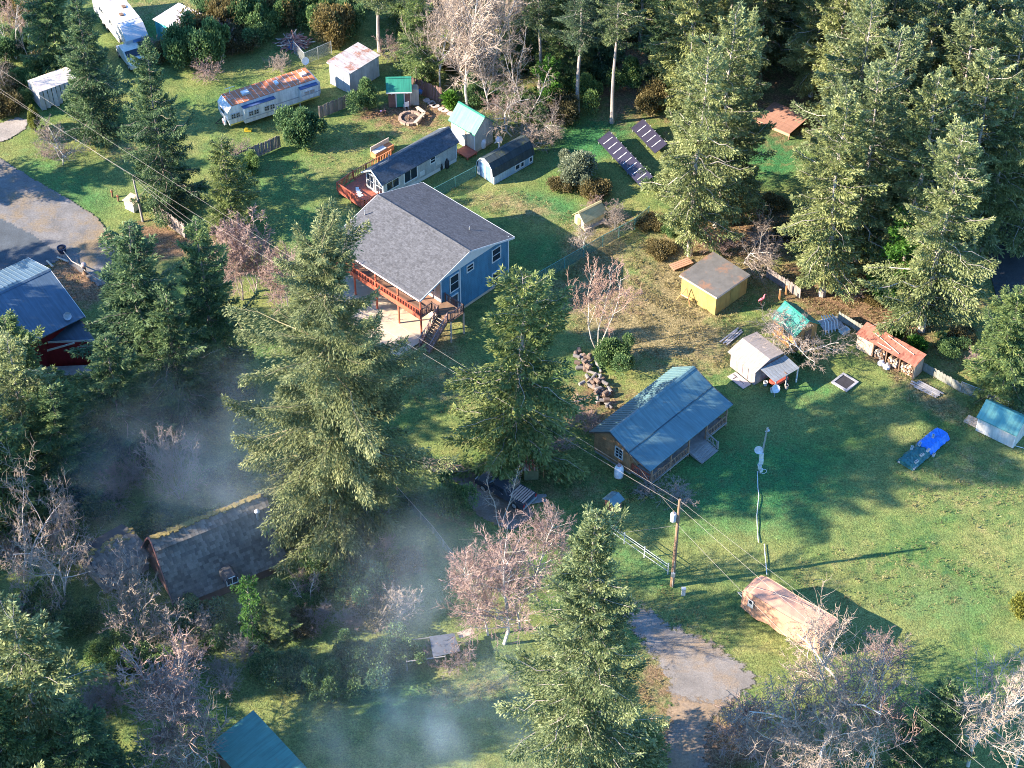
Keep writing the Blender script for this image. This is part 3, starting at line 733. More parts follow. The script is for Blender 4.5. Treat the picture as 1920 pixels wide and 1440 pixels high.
# ------------------------------------------------------------------ brown cabin shed with green door
def playhouse():
    r = thing('cabin_shed', 'little brown shingle-sided shed with green door and green metal roof', 'shed', (-11.5, 42.3, 0), rad(3))
    gable(r, 2.2, 1.9, 2.15, 2.95, mat_siding('brown_shake', (.2, .11, .085), .18, 'z', .4, .85, .3), GREENROOF, .2, .28, .26, cap=GREENROOF)
    door(r, '-y', -.95, .1, .74, 1.75, mat_plain('green_door', (.02, .24, .15), .5), WHITE)
    face_box(r, 'fascia', '-y', -1.26, 0, 1.98, 2.6, .12, .04, WHITE)
    face_box(r, 'wall_box', '-y', -.95, .8, 1.75, .25, .2, .06, WHITE); face_box(r, 'wall_lamp', '-y', -.95, -.75, 1.75, .16, .2, .1, WHITE)
    mb = MB(); mb.prism([(1.12, -.7, 0), (2.0, -.7, 0), (2.0, -.7, 1.75), (1.85, -.7, 1.95), (1.12, -.7, 1.95)], (0, .9, 0)); o = part('lean_to', mb, mat_siding('grey_green_board', (.36, .36, .31), .12, 'x', .5), r)
    mb = MB(); mb.box(1.13, -.72, .98, .07, .05, 1.9); part('trim', mb, WHITE, o)
    # surroundings
    t = thing('white_chair', 'white garden chair by the green door of the brown shed', 'chair', at(762, 204), rad(200))
    mb = MB(); mb.box(0, 0, .42, .48, .46, .04); part('seat', mb, WHITE, t); mb = MB(); mb.box(0, .23, .72, .48, .04, .56); part('backrest', mb, WHITE, t)
    for x in (-.2, .2):
        for y in (-.2, .2):
            mb = MB(); mb.box(x, y, .2, .05, .05, .4); part('leg', mb, WHITE, t)
    t = thing('fire_pit', 'round stone fire pit with ash on the bare patch near the green roofed sheds', 'fire pit', at(769, 223))
    rng = random.Random(5); stn = mat_plain('fire_stone', (.3, .22, .17), .9, var=.3)
    for i in range(18):
        a = i / 18 * 2 * math.pi; mb = MB(); mb.box(0, 0, .12, rng.uniform(.3, .4), .28, rng.uniform(.22, .3)); o = part('stone', mb, stn, t)
        o.location = (1.05 * math.cos(a), 1.05 * math.sin(a), 0); o.rotation_euler.z = a + math.pi / 2 + rng.gauss(0, .1)
    mb = MB(); mb.lathe([(.95, .02), (.6, .08), (.2, .12)], n=16); part('ash', mb, mat_plain('ash', (.09, .065, .055), .95, var=.5, scale=8), t)
    for i in range(5):
        a = rng.uniform(0, 6.28); mb = MB(); mb.tube([(.45 * math.cos(a), .45 * math.sin(a), .12), (-.4 * math.cos(a + .5), -.4 * math.sin(a + .5), .2)], .05, 6); part('burnt_log', mb, BROWNWOOD, t)
    for k, (p0, p1) in enumerate([((783, 208), (795, 217)), ((779, 236), (795, 219))]):
        a, b = at(*p0), at(*p1); d = b - a; yaw = math.atan2(d.y, d.x)
        t = thing('plank_bench', 'pale plank bench beside the fire pit, ' + ('nearer the brown shed' if k == 0 else 'nearer the grey home'), 'bench', (a + b) / 2, yaw)
        mb = MB(); mb.box(0, 0, .45, d.length + .2, .34, .07); part('seat', mb, PALEWOOD, t)
        for x in (-d.length * .38, d.length * .38):
            mb = MB(); mb.box(x, 0, .21, .1, .3, .42); part('leg', mb, PALEWOOD, t)
    t = thing('toy_bicycle', 'small pink and orange toy bicycle lying on bare ground near the fire pit', 'toy', at(717, 216), rad(20))
    for x in (-.32, .32):
        mb = MB(); mb.tube([(x + .2 * math.cos(a), .0, .22 + .2 * math.sin(a)) for a in [i * math.pi / 6 for i in range(13)]], .03, 5); part('wheel', mb, BLACK, t)
    mb = MB(); mb.tube([(-.32, 0, .22), (-.05, 0, .5), (.28, 0, .5), (.32, 0, .22)], .03, 5).tube([(.28, -.25, .62), (.28, .25, .62)], .025, 5); part('frame', mb, mat_plain('pink_toy', (.7, .25, .2), .5), t)
    mb = MB(); mb.box(-.12, 0, .55, .22, .12, .06); part('saddle', mb, mat_plain('lilac_toy', (.45, .35, .6), .5), t)
playhouse()

# ------------------------------------------------------------------ white metal shed
def white_shed():
    r = thing('metal_shed', 'pale metal shed with rust-streaked white roof beside the rusty trailer', 'shed', at(668, 140), 0)
    a, b = at(611, 116.8, 2.75), at(657.5, 133.8, 2.75); c2 = at(714.8, 98.5, 2.75)
    u = Vector((c2.x - b.x, c2.y - b.y, 0)); yaw = math.atan2(u.y, u.x)
    ctr = (a + c2) / 2; r.location = (ctr.x, ctr.y, 0); r.rotation_euler.z = yaw
    L = u.length - .2; Wd = 2.9
    wl = mat_siding('white_metal_wall', (.5, .52, .54), .18, 'x', .75)
    mb = MB(); mb.prism([(-L / 2, -Wd / 2, 0), (-L / 2, Wd / 2, 0), (-L / 2, Wd / 2, 2.7), (-L / 2, -Wd / 2, 2.5)], (L, 0, 0)); part('wall', mb, wl, r)
    slope(r, -L / 2 - .15, L / 2 + .15, Wd / 2 + .15, 2.72, -Wd / 2 - .15, 2.51, WHITEROOF, .05, .3, rw=.03, rh=.02)
    face_box(r, 'door', '-x', -L / 2, 0, .95, 1.1, 1.9, .04, wl)
    mb = MB(); mb.box(-L / 2 - .16, 0, 2.6, .04, Wd + .3, .12); part('fascia', mb, WHITE, r)
white_shed()
def teal_shed():
    r = thing('teal_shed', 'small teal shed with white flat roof at the edge of the clearing', 'shed', at(335, 62), rad(50))
    a, b, c2 = at(289, 36.7, 2.5), at(336.7, 6.7, 2.5), at(335, 50, 2.5)
    u = b - a; yaw = math.atan2(u.y, u.x); L = u.length - .2; d3 = at(375, 26.7, 2.5); ctr = (a + d3) / 2
    r.location = (ctr.x, ctr.y, 0); r.rotation_euler.z = yaw; Wd = (d3 - b).length - .2
    mb = MB(); mb.box(0, 0, 1.22, L, Wd, 2.44); part('wall', mb, mat_siding('teal_wall', (.08, .42, .45), .3, 'x', .7), r)
    mb = MB(); mb.prism([(-L / 2 - .15, -Wd / 2 - .15, 2.45), (L / 2 + .15, -Wd / 2 - .15, 2.45), (L / 2 + .15, Wd / 2 + .15, 2.55), (-L / 2 - .15, Wd / 2 + .15, 2.55)], (0, 0, .07)); part('roof', mb, mat_plain('white_roof_leaf_litter', (.72, .64, .66), .6, dirt=(.3, .16, .18), scale=2.2), r)
    mb = MB(); mb.box(0, -Wd / 2 - .02, 1.9, L * .5, .04, .5); part('window', mb, mat_glass(), r)
    door(r, '-x', -L / 2, 0, .8, 1.9, mat_plain('teal_door', (.1, .35, .38), .5), WHITE)
teal_shed()

# ------------------------------------------------------------------ log cabin
def log_cabin():
    r = thing('log_cabin', 'log cabin with blue-green ribbed metal roof and a railed porch', 'house', (12.3, -7.2, 0), rad(47))
    w = MB(); w.prism([(-4.55, -.75, .3), (-4.55, 3.2, .3), (-4.55, 3.2, 2.45), (-4.55, 1.2, 3.9), (-4.55, -.75, 2.9)], (10.1, 0, 0)); part('wall', w, LOGS, r)
    w = MB(); w.box(.5, 1.22, .15, 10.0, 3.9, .3); part('foundation', w, GREYWOOD, r)
    slope(r, -5.0, 5.85, 1.2, 3.93, 3.45, 2.42, TEALROOF, .06, .3, rw=.045, rh=.055)
    slope(r, -5.0, 5.85, 1.2, 3.93, -.84, 2.95, TEALROOF, .06, .3, rw=.045, rh=.055)
    slope(r, -5.0, 5.85, -.86, 2.925, -3.15, 2.32, TEALROOF, .055, .3, rw=.045, rh=.055)
    ridge_cap(r, -5.0, 5.85, 1.2, 4.02, TEALROOF, .2)
    mb = MB(); mb.box(.425, -.85, 3.02, 10.85, .1, .03); part('flashing', mb, mat_plain('dark_flashing', (.03, .06, .08), .5), r)
    DT = mat_plain('dark_trim', (.08, .07, .065), .6)
    for x, s in ((-5.003, -1), (5.853, 1)):
        rake(r, x, 1.2, 3.93, 3.45, 2.42, DT, .04, .16, s); rake(r, x, 1.2, 3.93, -.84, 2.95, DT, .04, .16, s); rake(r, x, -.86, 2.925, -3.15, 2.32, DT, .04, .14, s)
    window(r, '-x', -4.55, .5, 1.75, .7, 1.0, nx=2, ny=3, fw=.08)
    for u in (-2.6, 3.4): window(r, '-y', -.75, u, 1.7, .9, .9, nx=2)
    door(r, '-y', -.75, .9, .9, 1.95, BROWNWOOD, PALEWOOD, z0=.45)
    d = MB(); d.box(.5, -1.87, .38, 10.0, 2.2, .12); part('deck', d, GREYWOOD, r)
    PO = mat_plain('porch_wood', (.3, .18, .12), .8, var=.2)
    zt = 2.36
    for x in (-4.4, -1.95, 0.4, 2.7, 5.4):
        mb = MB(); mb.box(x, -2.88, (zt) / 2, .13, .13, zt - .02); part('post', mb, PO, r)
    mb = MB(); mb.box(.5, -2.88, 2.28, 10.1, .1, .14); part('beam', mb, PO, r)
    railing(r, (-4.4, -2.88, .44), (.4, -2.88, .44), .8, PO, .2, 2.4); railing(r, (2.7, -2.88, .44), (5.4, -2.88, .44), .8, PO, .2, 2.7)
    railing(r, (-4.4, -2.88, .44), (-4.4, -.85, .44), .8, REDSTAIN, .18, 2.1); railing(r, (5.4, -2.88, .44), (5.4, -.85, .44), .8, PO, .2, 2.1)
    tm = MB(); tm.box(0, 0, 0, 2.1, .3, .05); tme = tm.mesh('tread', GREYWOOD)
    s = MB(); 
    for x in (.5, 2.6): s.prism([(x, -3.0, .42), (x, -4.3, .03), (x, -4.1, .02), (x, -3.0, .2)], (.05, 0, 0))
    st = part('stair', s, GREYWOOD, r)
    for i in range(5): inst('tread', tme, st, (1.57, -3.12 - i * .27, .4 - i * .08))
    railing(r, (2.7, -2.95, .44), (2.7, -4.2, .1), .8, GREYWOOD, .3, 3)
log_cabin()

# ------------------------------------------------------------------ yellow flat roofed shed
def yellow_shed():
    r = thing('yellow_shed', 'yellow boarded shed with flat dark roof littered with rusty leaves', 'shed', (18.35, 12.05, 0), rad(45))
    Y = mat_siding('yellow_board', (.42, .3, .1), .3, 'x', .8)
    mb = MB(); mb.box(0, 0, 1.08, 4.35, 4.1, 2.16); part('wall', mb, Y, r)
    mb = MB(); mb.prism([(-2.3, -2.2, 2.17), (2.3, -2.2, 2.17), (2.3, 2.2, 2.32), (-2.3, 2.2, 2.32)], (0, 0, .07)); part('roof', mb, mat_plain('felt_roof', (.12, .11, .10), .9, var=.2, dirt=(.3, .14, .07), scale=1.5), r)
    mb = MB(); mb.box(-2.32, 0, 2.2, .04, 4.44, .16); part('fascia', mb, PALEWOOD, r)
    mb = MB(); mb.box(0, -2.22, 2.15, 4.6, .04, .12); part('fascia', mb, PALEWOOD, r)
    face_box(r, 'door', '-y', -2.05, .5, .98, 1.3, 1.85, .03, mat_siding('olive_board', (.34, .3, .1), .3, 'x', .8))
    t = thing('trestle', 'A-shaped timber trestle leaning on the yellow shed', 'trestle', at(1284, 566), rad(-40))
    for s in (-1, 1):
        mb = MB(); mb.tube([(s * .75, -.25, 0), (0, .15, 1.55)], .05, 4); part('leg', mb, mat_plain('orange_timber', (.5, .25, .1), .8), t)
    mb = MB(); mb.tube([(-.42, -.08, .7), (.42, -.08, .7)], .035, 4); part('crossbar', mb, PALEWOOD, t)
    t = thing('pallet', 'brown timber pallet lying on dry grass beside the yellow shed', 'pallet', at(1277, 498), rad(30))
    mb = MB(); mb.box(0, 0, .1, .1, .75, .2); 
    for x in (-.95, 0, .95):
        mb = MB(); mb.box(x, 0, .1, .1, .8, .2); part('bearer', mb, BROWNWOOD, t)
    pm = MB(); pm.box(0, 0, 0, 2.1, .2, .05); pme = pm.mesh('plank', mat_plain('tan_plank', (.38, .2, .12), .85))
    for i in range(4): inst('plank', pme, t, (0, -.36 + .24 * i, .226))
yellow_shed()

# ------------------------------------------------------------------ orange shed with green roof
def orange_shed():
    r = thing('wooden_shed', 'orange-stained wooden shed with dark green metal roof under a lichen-covered tree', 'shed', (25.05, 6.0, 0), rad(-55))
    gable(r, 2.9, 2.5, 2.15, 3.1, mat_siding('orange_board', (.5, .25, .09), .25, 'x', .7), DGREENROOF, .2, .25, .28, cap=DGREENROOF)
    door(r, '+x', 1.45, .2, .8, 1.8, BROWNWOOD)
    window(r, '-y', -1.25, .3, 1.4, .6, .5, PALEWOOD)
    # white pipes against it
    for i in range(5):
        a = at(1540 + 5 * i, 592 - i * .5, .9 - .1 * i); b = at(1548 + 6 * i, 628 - 2 * i)
        t = thing('white_pipe', 'bent white plastic pipe propped behind the orange shed', 'pipe', b, 0, 'white pipes behind the orange shed')
        d = a - b; mb = MB(); mb.tube([(0, 0, .05), d * .5 + Vector((.15, .1, .25)), d], .05, 6); part('pipe', mb, WHITE, t)
    t = thing('tarpaulin_heap', 'crumpled grey tarpaulin heaped beside the orange shed', 'tarpaulin', at(1558, 607), rad(20))
    rng = random.Random(3); n = 9; mb = MB()
    P_ = [[(-1.0 + 2.0 * i / n, -.8 + 1.6 * j / n, max(.02, .35 * math.sin(math.pi * i / n) * math.sin(math.pi * j / n) * rng.uniform(.5, 1.4))) for j in range(n + 1)] for i in range(n + 1)]
    for i in range(n):
        for j in range(n): mb.poly([P_[i][j], P_[i + 1][j], P_[i + 1][j + 1], P_[i][j + 1]])
    part('sheet', mb, mat_plain('grey_tarp', (.4, .4, .42), .6), t)
    t = thing('white_crate', 'white open plastic crate on bare earth by the orange shed', 'crate', at(1583, 623), rad(35))
    mb = MB(); mb.box(0, 0, .03, .8, .6, .04); part('base', mb, WHITE, t)
    for x, y, a_, b_ in ((-.4, 0, .04, .6), (.4, 0, .04, .6), (0, -.3, .8, .04), (0, .3, .8, .04)):
        mb = MB(); mb.box(x, y, .2, a_, b_, .34); part('side', mb, WHITE, t)
orange_shed()

# ------------------------------------------------------------------ grey shed with lean-to
def grey_shed():
    r = thing('grey_shed', 'weathered grey board shed with an open lean-to, under a lichen-covered tree', 'shed', (20.5, 2.0, 0), rad(-52))
    G = mat_siding('grey_board', (.3, .255, .25), .22, 'x', .6, .85, .2)
    mb = MB(); mb.prism([(-1.1, -.95, 0), (-1.1, 2.0, 0), (-1.1, 2.0, 2.15), (-1.1, .5, 2.3), (-1.1, -.95, 1.72)], (3.1, 0, 0)); part('wall', mb, G, r)
    RF = mat_plain('grey_plank_roof', (.3, .255, .235), .85, var=.2, grain=(10, 1, 1))
    slope(r, -1.3, 2.2, .5, 2.32, -1.2, 1.65, RF, .06); slope(r, -1.3, 2.2, .5, 2.32, 2.2, 2.13, RF, .06)
    for u in (.15, .85): face_box(r, 'door', '-y', -.95, u, .85, .62, 1.5, .04, mat_siding('grey_door', (.3, .25, .24), .15, 'x', .6))
    pm = MB(); pm.box(0, 0, 0, 3.0, .27, .03); pme = pm.mesh('plank', mat_plain('grey_sheet', (.45, .42, .42), .7, var=.12, grain=(1, 12, 1)))
    lt = MB(); lt.box(3.05, .9, 1.66, 1.7, .08, .08); l = part('lean_to', lt, BROWNWOOD, r)
    for i in range(9): 
        q = MB(); q.box(0, 0, 0, 1.85, .3, .03); o = part('roof_panel', q, mat_plain('corrugated_grey', (.28, .29, .3), .5, .3), l); o.location = (3.1, -.45 + .33 * i, 1.74); o.rotation_euler = (0, .12, 0)
    for x, y in ((3.95, -.4), (3.95, 2.2), (3.95, .9)):
        mb = MB(); mb.box(x, y, .8, .1, .1, 1.6); part('post', mb, WHITE if y > 1 else GREYWOOD, r)
    t = thing('door_panel', 'fallen pale board panel with dark hinges lying before the grey shed', 'panel', at(1386, 714), rad(-52))
    mb = MB(); mb.box(0, 0, .05, 2.0, .95, .06); part('panel', mb, mat_plain('pale_board', (.4, .34, .32), .8), t)
    mb = MB(); mb.box(-.6, .1, .09, .5, .05, .02).box(-.45, -.1, .09, .05, .4, .02).box(.3, 0, .09, .6, .03, .02); part('hinge', mb, BLACK, t)
    t = thing('red_cart', 'rusty red cart stored under the grey shed lean-to', 'cart', r.matrix_world @ Vector((0, 0, 0)), 0)
    M = Matrix.Rotation(rad(-52), 3, 'Z'); t.location = Vector((20.5, 2, 0)) + M @ Vector((3.2, .8, 0)); t.rotation_euler.z = rad(-52 + 90)
    mb = MB(); mb.box(0, 0, .55, 1.6, .8, .3); part('tray', mb, mat_plain('rust_red', (.3, .06, .04), .6), t)
    for x in (-.5, .5):
        for y in (-.42, .42):
            mb = MB(); mb.tube([(x, y - .06, .25), (x, y + .06, .25)], .25, 10); part('wheel', mb, BLACK, t)
    t = thing('satellite_dish', 'grey satellite dish on a short stand before the lean-to', 'satellite dish', at(1452, 744))
    mb = MB(); mb.tube([(0, 0, 0), (0, 0, .9)], .04, 6); part('mast', mb, STEEL, t)
    mb = MB(); mb.lathe([(.02, 0), (.2, .03), (.38, .12), (.38, .14), (.2, .05)], n=14); o = part('dish', mb, mat_plain('dish_grey', (.5, .5, .52), .5), t); o.location = (0, 0, .95); o.rotation_euler = (rad(50), 0, rad(20))
    for px, py, lab in ((1435, 722, 'white bucket beside the grey shed lean-to post'), (1448, 735, 'small white tub on grass by the satellite dish'), (1474, 728, 'dark tub under the outer edge of the lean-to')):
        t = thing('bucket', lab, 'bucket', at(px, py)); mb = MB(); mb.lathe([(.16, 0), (.2, .38), (.21, .4), (.17, .4), (.14, .05)], n=12); part('body', mb, WHITE if 'white' in lab else GREYWOOD, t)
        mb = MB(); mb.tube([(.2 * math.cos(a), 0, .38 + .14 * math.sin(a)) for a in [i * math.pi / 6 for i in range(7)]], .012, 4); part('handle', mb, STEEL, t)
grey_shed()

# ------------------------------------------------------------------ woodshed
def woodshed():
    a, b = at(1603, 621, 1.75), at(1711, 682, 1.6); yaw = rad(-43)
    r = thing('firewood_shed', 'long low open-fronted woodshed with rust-red metal roof and split logs', 'shed', (33.1, 3.15, 0), yaw)
    RD = RUSTROOF
    L = 6.1
    slope(r, -L / 2 - .1, L / 2 + .1, .75, 2.0, -.85, 1.62, RD, .05, .6, rw=.03, rh=.02)
    mb = MB(); mb.box(0, .62, .95, L, .05, 1.9); part('back_wall', mb, BROWNWOOD, r)
    mb = MB(); mb.prism([(-L / 2, -.7, 0), (-L / 2, .6, 0), (-L / 2, .6, 1.95), (-L / 2, -.7, 1.62)], (1.7, 0, 0)); part('closed_bay', mb, mat_siding('cream_ply', (.5, .38, .28), .6, 'x', .8), r)
    mb = MB(); mb.prism([(L / 2, -.7, 0), (L / 2, .6, 0), (L / 2, .6, 1.95), (L / 2, -.7, 1.62)], (-.05, 0, 0)); part('end_wall', mb, mat_siding('cream_ply', (.66, .5, .38)), r)
    for x in (-1.3, .1, 1.5, L / 2 - .1):
        mb = MB(); mb.box(x, -.68, .8, .1, .1, 1.58); part('post', mb, BROWNWOOD, r)
    for x0, y0, x1, y1 in ((-1.8, .1, 1.2, -.55), (-.7, .5, 2.3, .1), (-1.0, -.6, 0.4, -.62)):
        mb = MB(); z = lambda y: 2.06 - (.75 - y) * .2375 + .05
        mb.tube([(x0, y0, z(y0)), (x1, y1, z(y1))], .04, 4); part('roof_pole', mb, PALEWOOD, r)
    rng = random.Random(9); lm = [mat_plain('firewood_end', (.5, .38, .27), .85), mat_plain('firewood_grey', (.3, .27, .25), .9), mat_plain('firewood_brown', (.26, .15, .09), .9)]
    lg = []
    for k in range(3):
        q = MB(); q.prism([(.12 * math.cos(a) * rng.uniform(.8, 1.1), 0, .12 * math.sin(a) * rng.uniform(.8, 1.1)) for a in [i * 2 * math.pi / 7 for i in range(7)]], (0, .42, 0)); lg.append(q.mesh('log', lm[k]))
    M = Matrix.Rotation(yaw, 4, 'Z')
    for bay0, bay1 in ((-1.2, 0), (.2, 1.4), (1.6, 2.9)):
        nrow = 5
        for row in range(nrow):
            k = int((bay1 - bay0) / .25)
            for i in range(k):
                if row == nrow - 1 and rng.random() < .45: continue
                o = link('firewood_log', rng.choice(lg)); p = Vector((33.1, 3.15, 0)) + M @ Vector((bay0 + .13 + .25 * i + (row % 2) * .06, -.58 + rng.gauss(0, .05), .12 + row * .225))
                o.location = p; o.rotation_euler = (0, 0, yaw + rng.gauss(0, .06)); tag(o, 'cut firewood log stacked in the open woodshed', 'log', 'firewood stacked in the woodshed')
    for k, (px, py) in enumerate(((1652, 683), (1662, 690))):
        t = thing('plastic_bag', 'crumpled pale plastic bag on the ground before the woodshed', 'bag', at(px, py), k, 'bags before the woodshed')
        mb = MB(); mb.lathe([(.1, 0), (.35, .06), (.3, .25), (.12, .36), (.03, .4)], n=7); part('body', mb, mat_plain('pale_bag', (.6, .6, .64), .5), t); mb = MB(); mb.box(.1, .05, .4, .2, .1, .08, .5); part('knot', mb, WHITE, t)
woodshed()

# ------------------------------------------------------------------ white shed with green roof (east edge)
def east_shed():
    r = thing('white_shed', 'white sided shed with grey-green ribbed roof at the lawn edge', 'shed', (41.35, -5.9, 0), rad(-38))
    gable(r, 3.5, 2.4, 1.65, 2.55, mat_siding('white_panel', (.6, .56, .51), .3, 'x', .85), mat_metal_roof('pale_green_metal', (.12, .32, .28), .4), .12, .15, .3, trim=None)
    for x in (-1.72, 1.72): face_box(r, 'corner_board', '-y', -1.2, x, .8, .08, 1.5, .025, WHITE)
    mb = MB(); mb.box(-2.5, -.4, .04, 1.2, 1.0, .08); part('ramp', mb, PALEWOOD, r)
    door(r, '-x', -1.75, 0, .8, 1.5, WHITE, PALEWOOD)
    t = thing('white_cable', 'white cable lying on grass from the white shed corner', 'cable', at(1893, 834)); mb = MB(); mb.tube([(0, 0, .08), (1.2, -.5, .05), (2.6, -.9, .05), (5, -1.6, .05)], .035, 5); part('cable', mb, WHITE, t)
east_shed()

# ------------------------------------------------------------------ chicken coop
def coop():
    r = thing('chicken_coop', 'small pale yellow coop with mossy plank roof behind a bare shrub', 'coop', (7.35, 22.65, 0), rad(38))
    rm = mat_plain('mossy_plank', (.42, .34, .17), .9, var=.25, grain=(1, 10, 1))
    gable(r, 2.5, 1.4, 1.1, 1.75, mat_siding('yellow_ply', (.72, .6, .34), .4, 'x', .8), rm, .15, .2, 0, t=.05)
    door(r, '-x', -1.25, 0, .45, .95, mat_plain('olive_door', (.25, .22, .1), .7))
    mb = MB(); mb.box(0, -.9, .12, 2.6, .3, .24); part('nest_box', mb, PALEWOOD, r)
coop()

# ------------------------------------------------------------------ red house with metal roof
def red_house():
    r = thing('red_house', 'dark red house with blue-grey ribbed metal roof and white trim', 'house', (-42, 5, 0), rad(40))
    RED = mat_siding('red_siding', (.24, .012, .02), .22)
    w = MB(); w.prism([(-9, -3.6, 0), (-9, 5.2, 0), (-9, 5.2, 4.9), (-9, 1.2, 6.2), (-9, -3.6, 4.5)], (11.7, 0, 0)); part('wall', w, RED, r)
    slope(r, -9.4, 3.05, 1.2, 6.3, 5.4, 4.95, BLUEROOF, .08, .42, rw=.05, rh=.05); slope(r, -9.4, 3.05, 1.2, 6.3, -4.2, 4.4, BLUEROOF, .08, .42, rw=.05, rh=.05)
    ridge_cap(r, -9.4, 3.05, 1.2, 6.42, BLUEROOF, .2)
    rake(r, 3.053, 1.2, 6.3, -4.2, 4.4, WHITE, .04, .2, 1); rake(r, 3.053, 1.2, 6.3, 5.4, 4.95, WHITE, .04, .2, 1)
    window(r, '+x', 2.7, -2.8, 3.6, .8, 1.0, nx=2, ny=2)
    # lower wing with smooth dark roof
    iv = r.matrix_world.inverted() if False else None
    M = Matrix.Rotation(rad(-40), 3, 'Z')
    def lc(px, py, z): 
        p = at(px, py, z); q = M @ Vector((p.x + 42, p.y - 5, 0)); return Vector((q.x, q.y, z))
    pts = [lc(178, 637, 3.2), lc(150, 599, 4.2), lc(-40, 556, 4.3), lc(-40, 646, 3.2)]
    mb = MB(); mb.prism(pts, (0, 0, -.12)); part('lower_roof', mb, mat_metal_roof('navy_roof', (.05, .075, .11), .5), r)
    pts2 = [lc(178, 637, 3.2), lc(-40, 646, 3.2)]
    d = (pts2[1] - pts2[0]).normalized(); nn = Vector((-d.y, d.x, 0)) * .03
    mb = MB(); mb.prism([pts2[0] + Vector((0, 0, -.16)), pts2[1] + Vector((0, 0, -.16)), pts2[1] + Vector((0, 0, .05)), pts2[0] + Vector((0, 0, .05))], nn); part('fascia', mb, WHITE, r)
    wl = [lc(166, 641, 3.05), lc(158, 603, 3.05), lc(-40, 560, 3.05), lc(-40, 650, 3.05)]
    mb = MB(); mb.prism([(p.x, p.y, 0) for p in wl], (0, 0, 3.02)); part('wall', mb, RED, r)
    a, b = lc(166, 641, 2.9), lc(60, 645, 1.0); off = Vector((0, 0, 0))
    n3 = Vector((d.y, -d.x, 0))
    if n3.dot(M @ Vector((0, -1, 0))) < 0: n3 = -n3
    a = Vector((wl[0].x, wl[0].y, 0)); dd = (Vector((wl[3].x, wl[3].y, 0)) - a).normalized()
    mb = MB(); p0 = a + dd * 1.2 + n3 * .02; p1 = a + dd * 4.6 + n3 * .02
    mb.prism([p0 + Vector((0, 0, 2.95)), p1 + Vector((0, 0, 1.9)), p1 + Vector((0, 0, 2.12)), p0 + Vector((0, 0, 3.17 - .05))], n3 * .05); part('trim', mb, WHITE, r)
    mb = MB(); p0 = a + n3 * .3; p1 = a + dd * 7 + n3 * .3
    mb.prism([p0 + Vector((0, 0, .55)), p1 + Vector((0, 0, .55)), p1 + n3 * 1.2 + Vector((0, 0, .55)), p0 + n3 * 1.2 + Vector((0, 0, .55))], (0, 0, .1)); part('porch', mb, GREYWOOD, r)
    t = thing('roof_dish', 'satellite dish on the red house metal roof eave', 'satellite dish', at(127, 598, 4.62), rad(30))
    mb = MB(); mb.tube([(0, 0, 0), (0, 0, .3)], .03, 6); part('mast', mb, STEEL, t)
    mb = MB(); mb.lathe([(.02, 0), (.2, .03), (.36, .12), (.36, .14), (.2, .05)], n=14); o = part('dish', mb, mat_plain('dish_grey', (.5, .5, .52), .5), t); o.location = (0, 0, .32); o.rotation_euler = (rad(55), 0, 0)
red_house()

def mat_island(name, lo, hi):
    """tone differs from piece to piece"""
    m, n, b, o = nodes_of(name); rp = n.nodes.new('ShaderNodeNewGeometry').outputs['Random Per Island']; r2 = obj_random(n)
    f = mathn(n, 'FRACT', mathn(n, 'ADD', rp, r2)); c = ramp(n, f, [(0, lo), (1, hi)])
    c = mixc(n, 1.0, c, ramp(n, noise(n, .8, 5, .7, coords(n)), [(.3, (.6,) * 3), (.7, (1.3,) * 3)]), 'MULTIPLY')
    n.links.new(c, b.inputs['Base Color']); b.inputs['Roughness'].default_value = .9; MATS[name] = m; return m
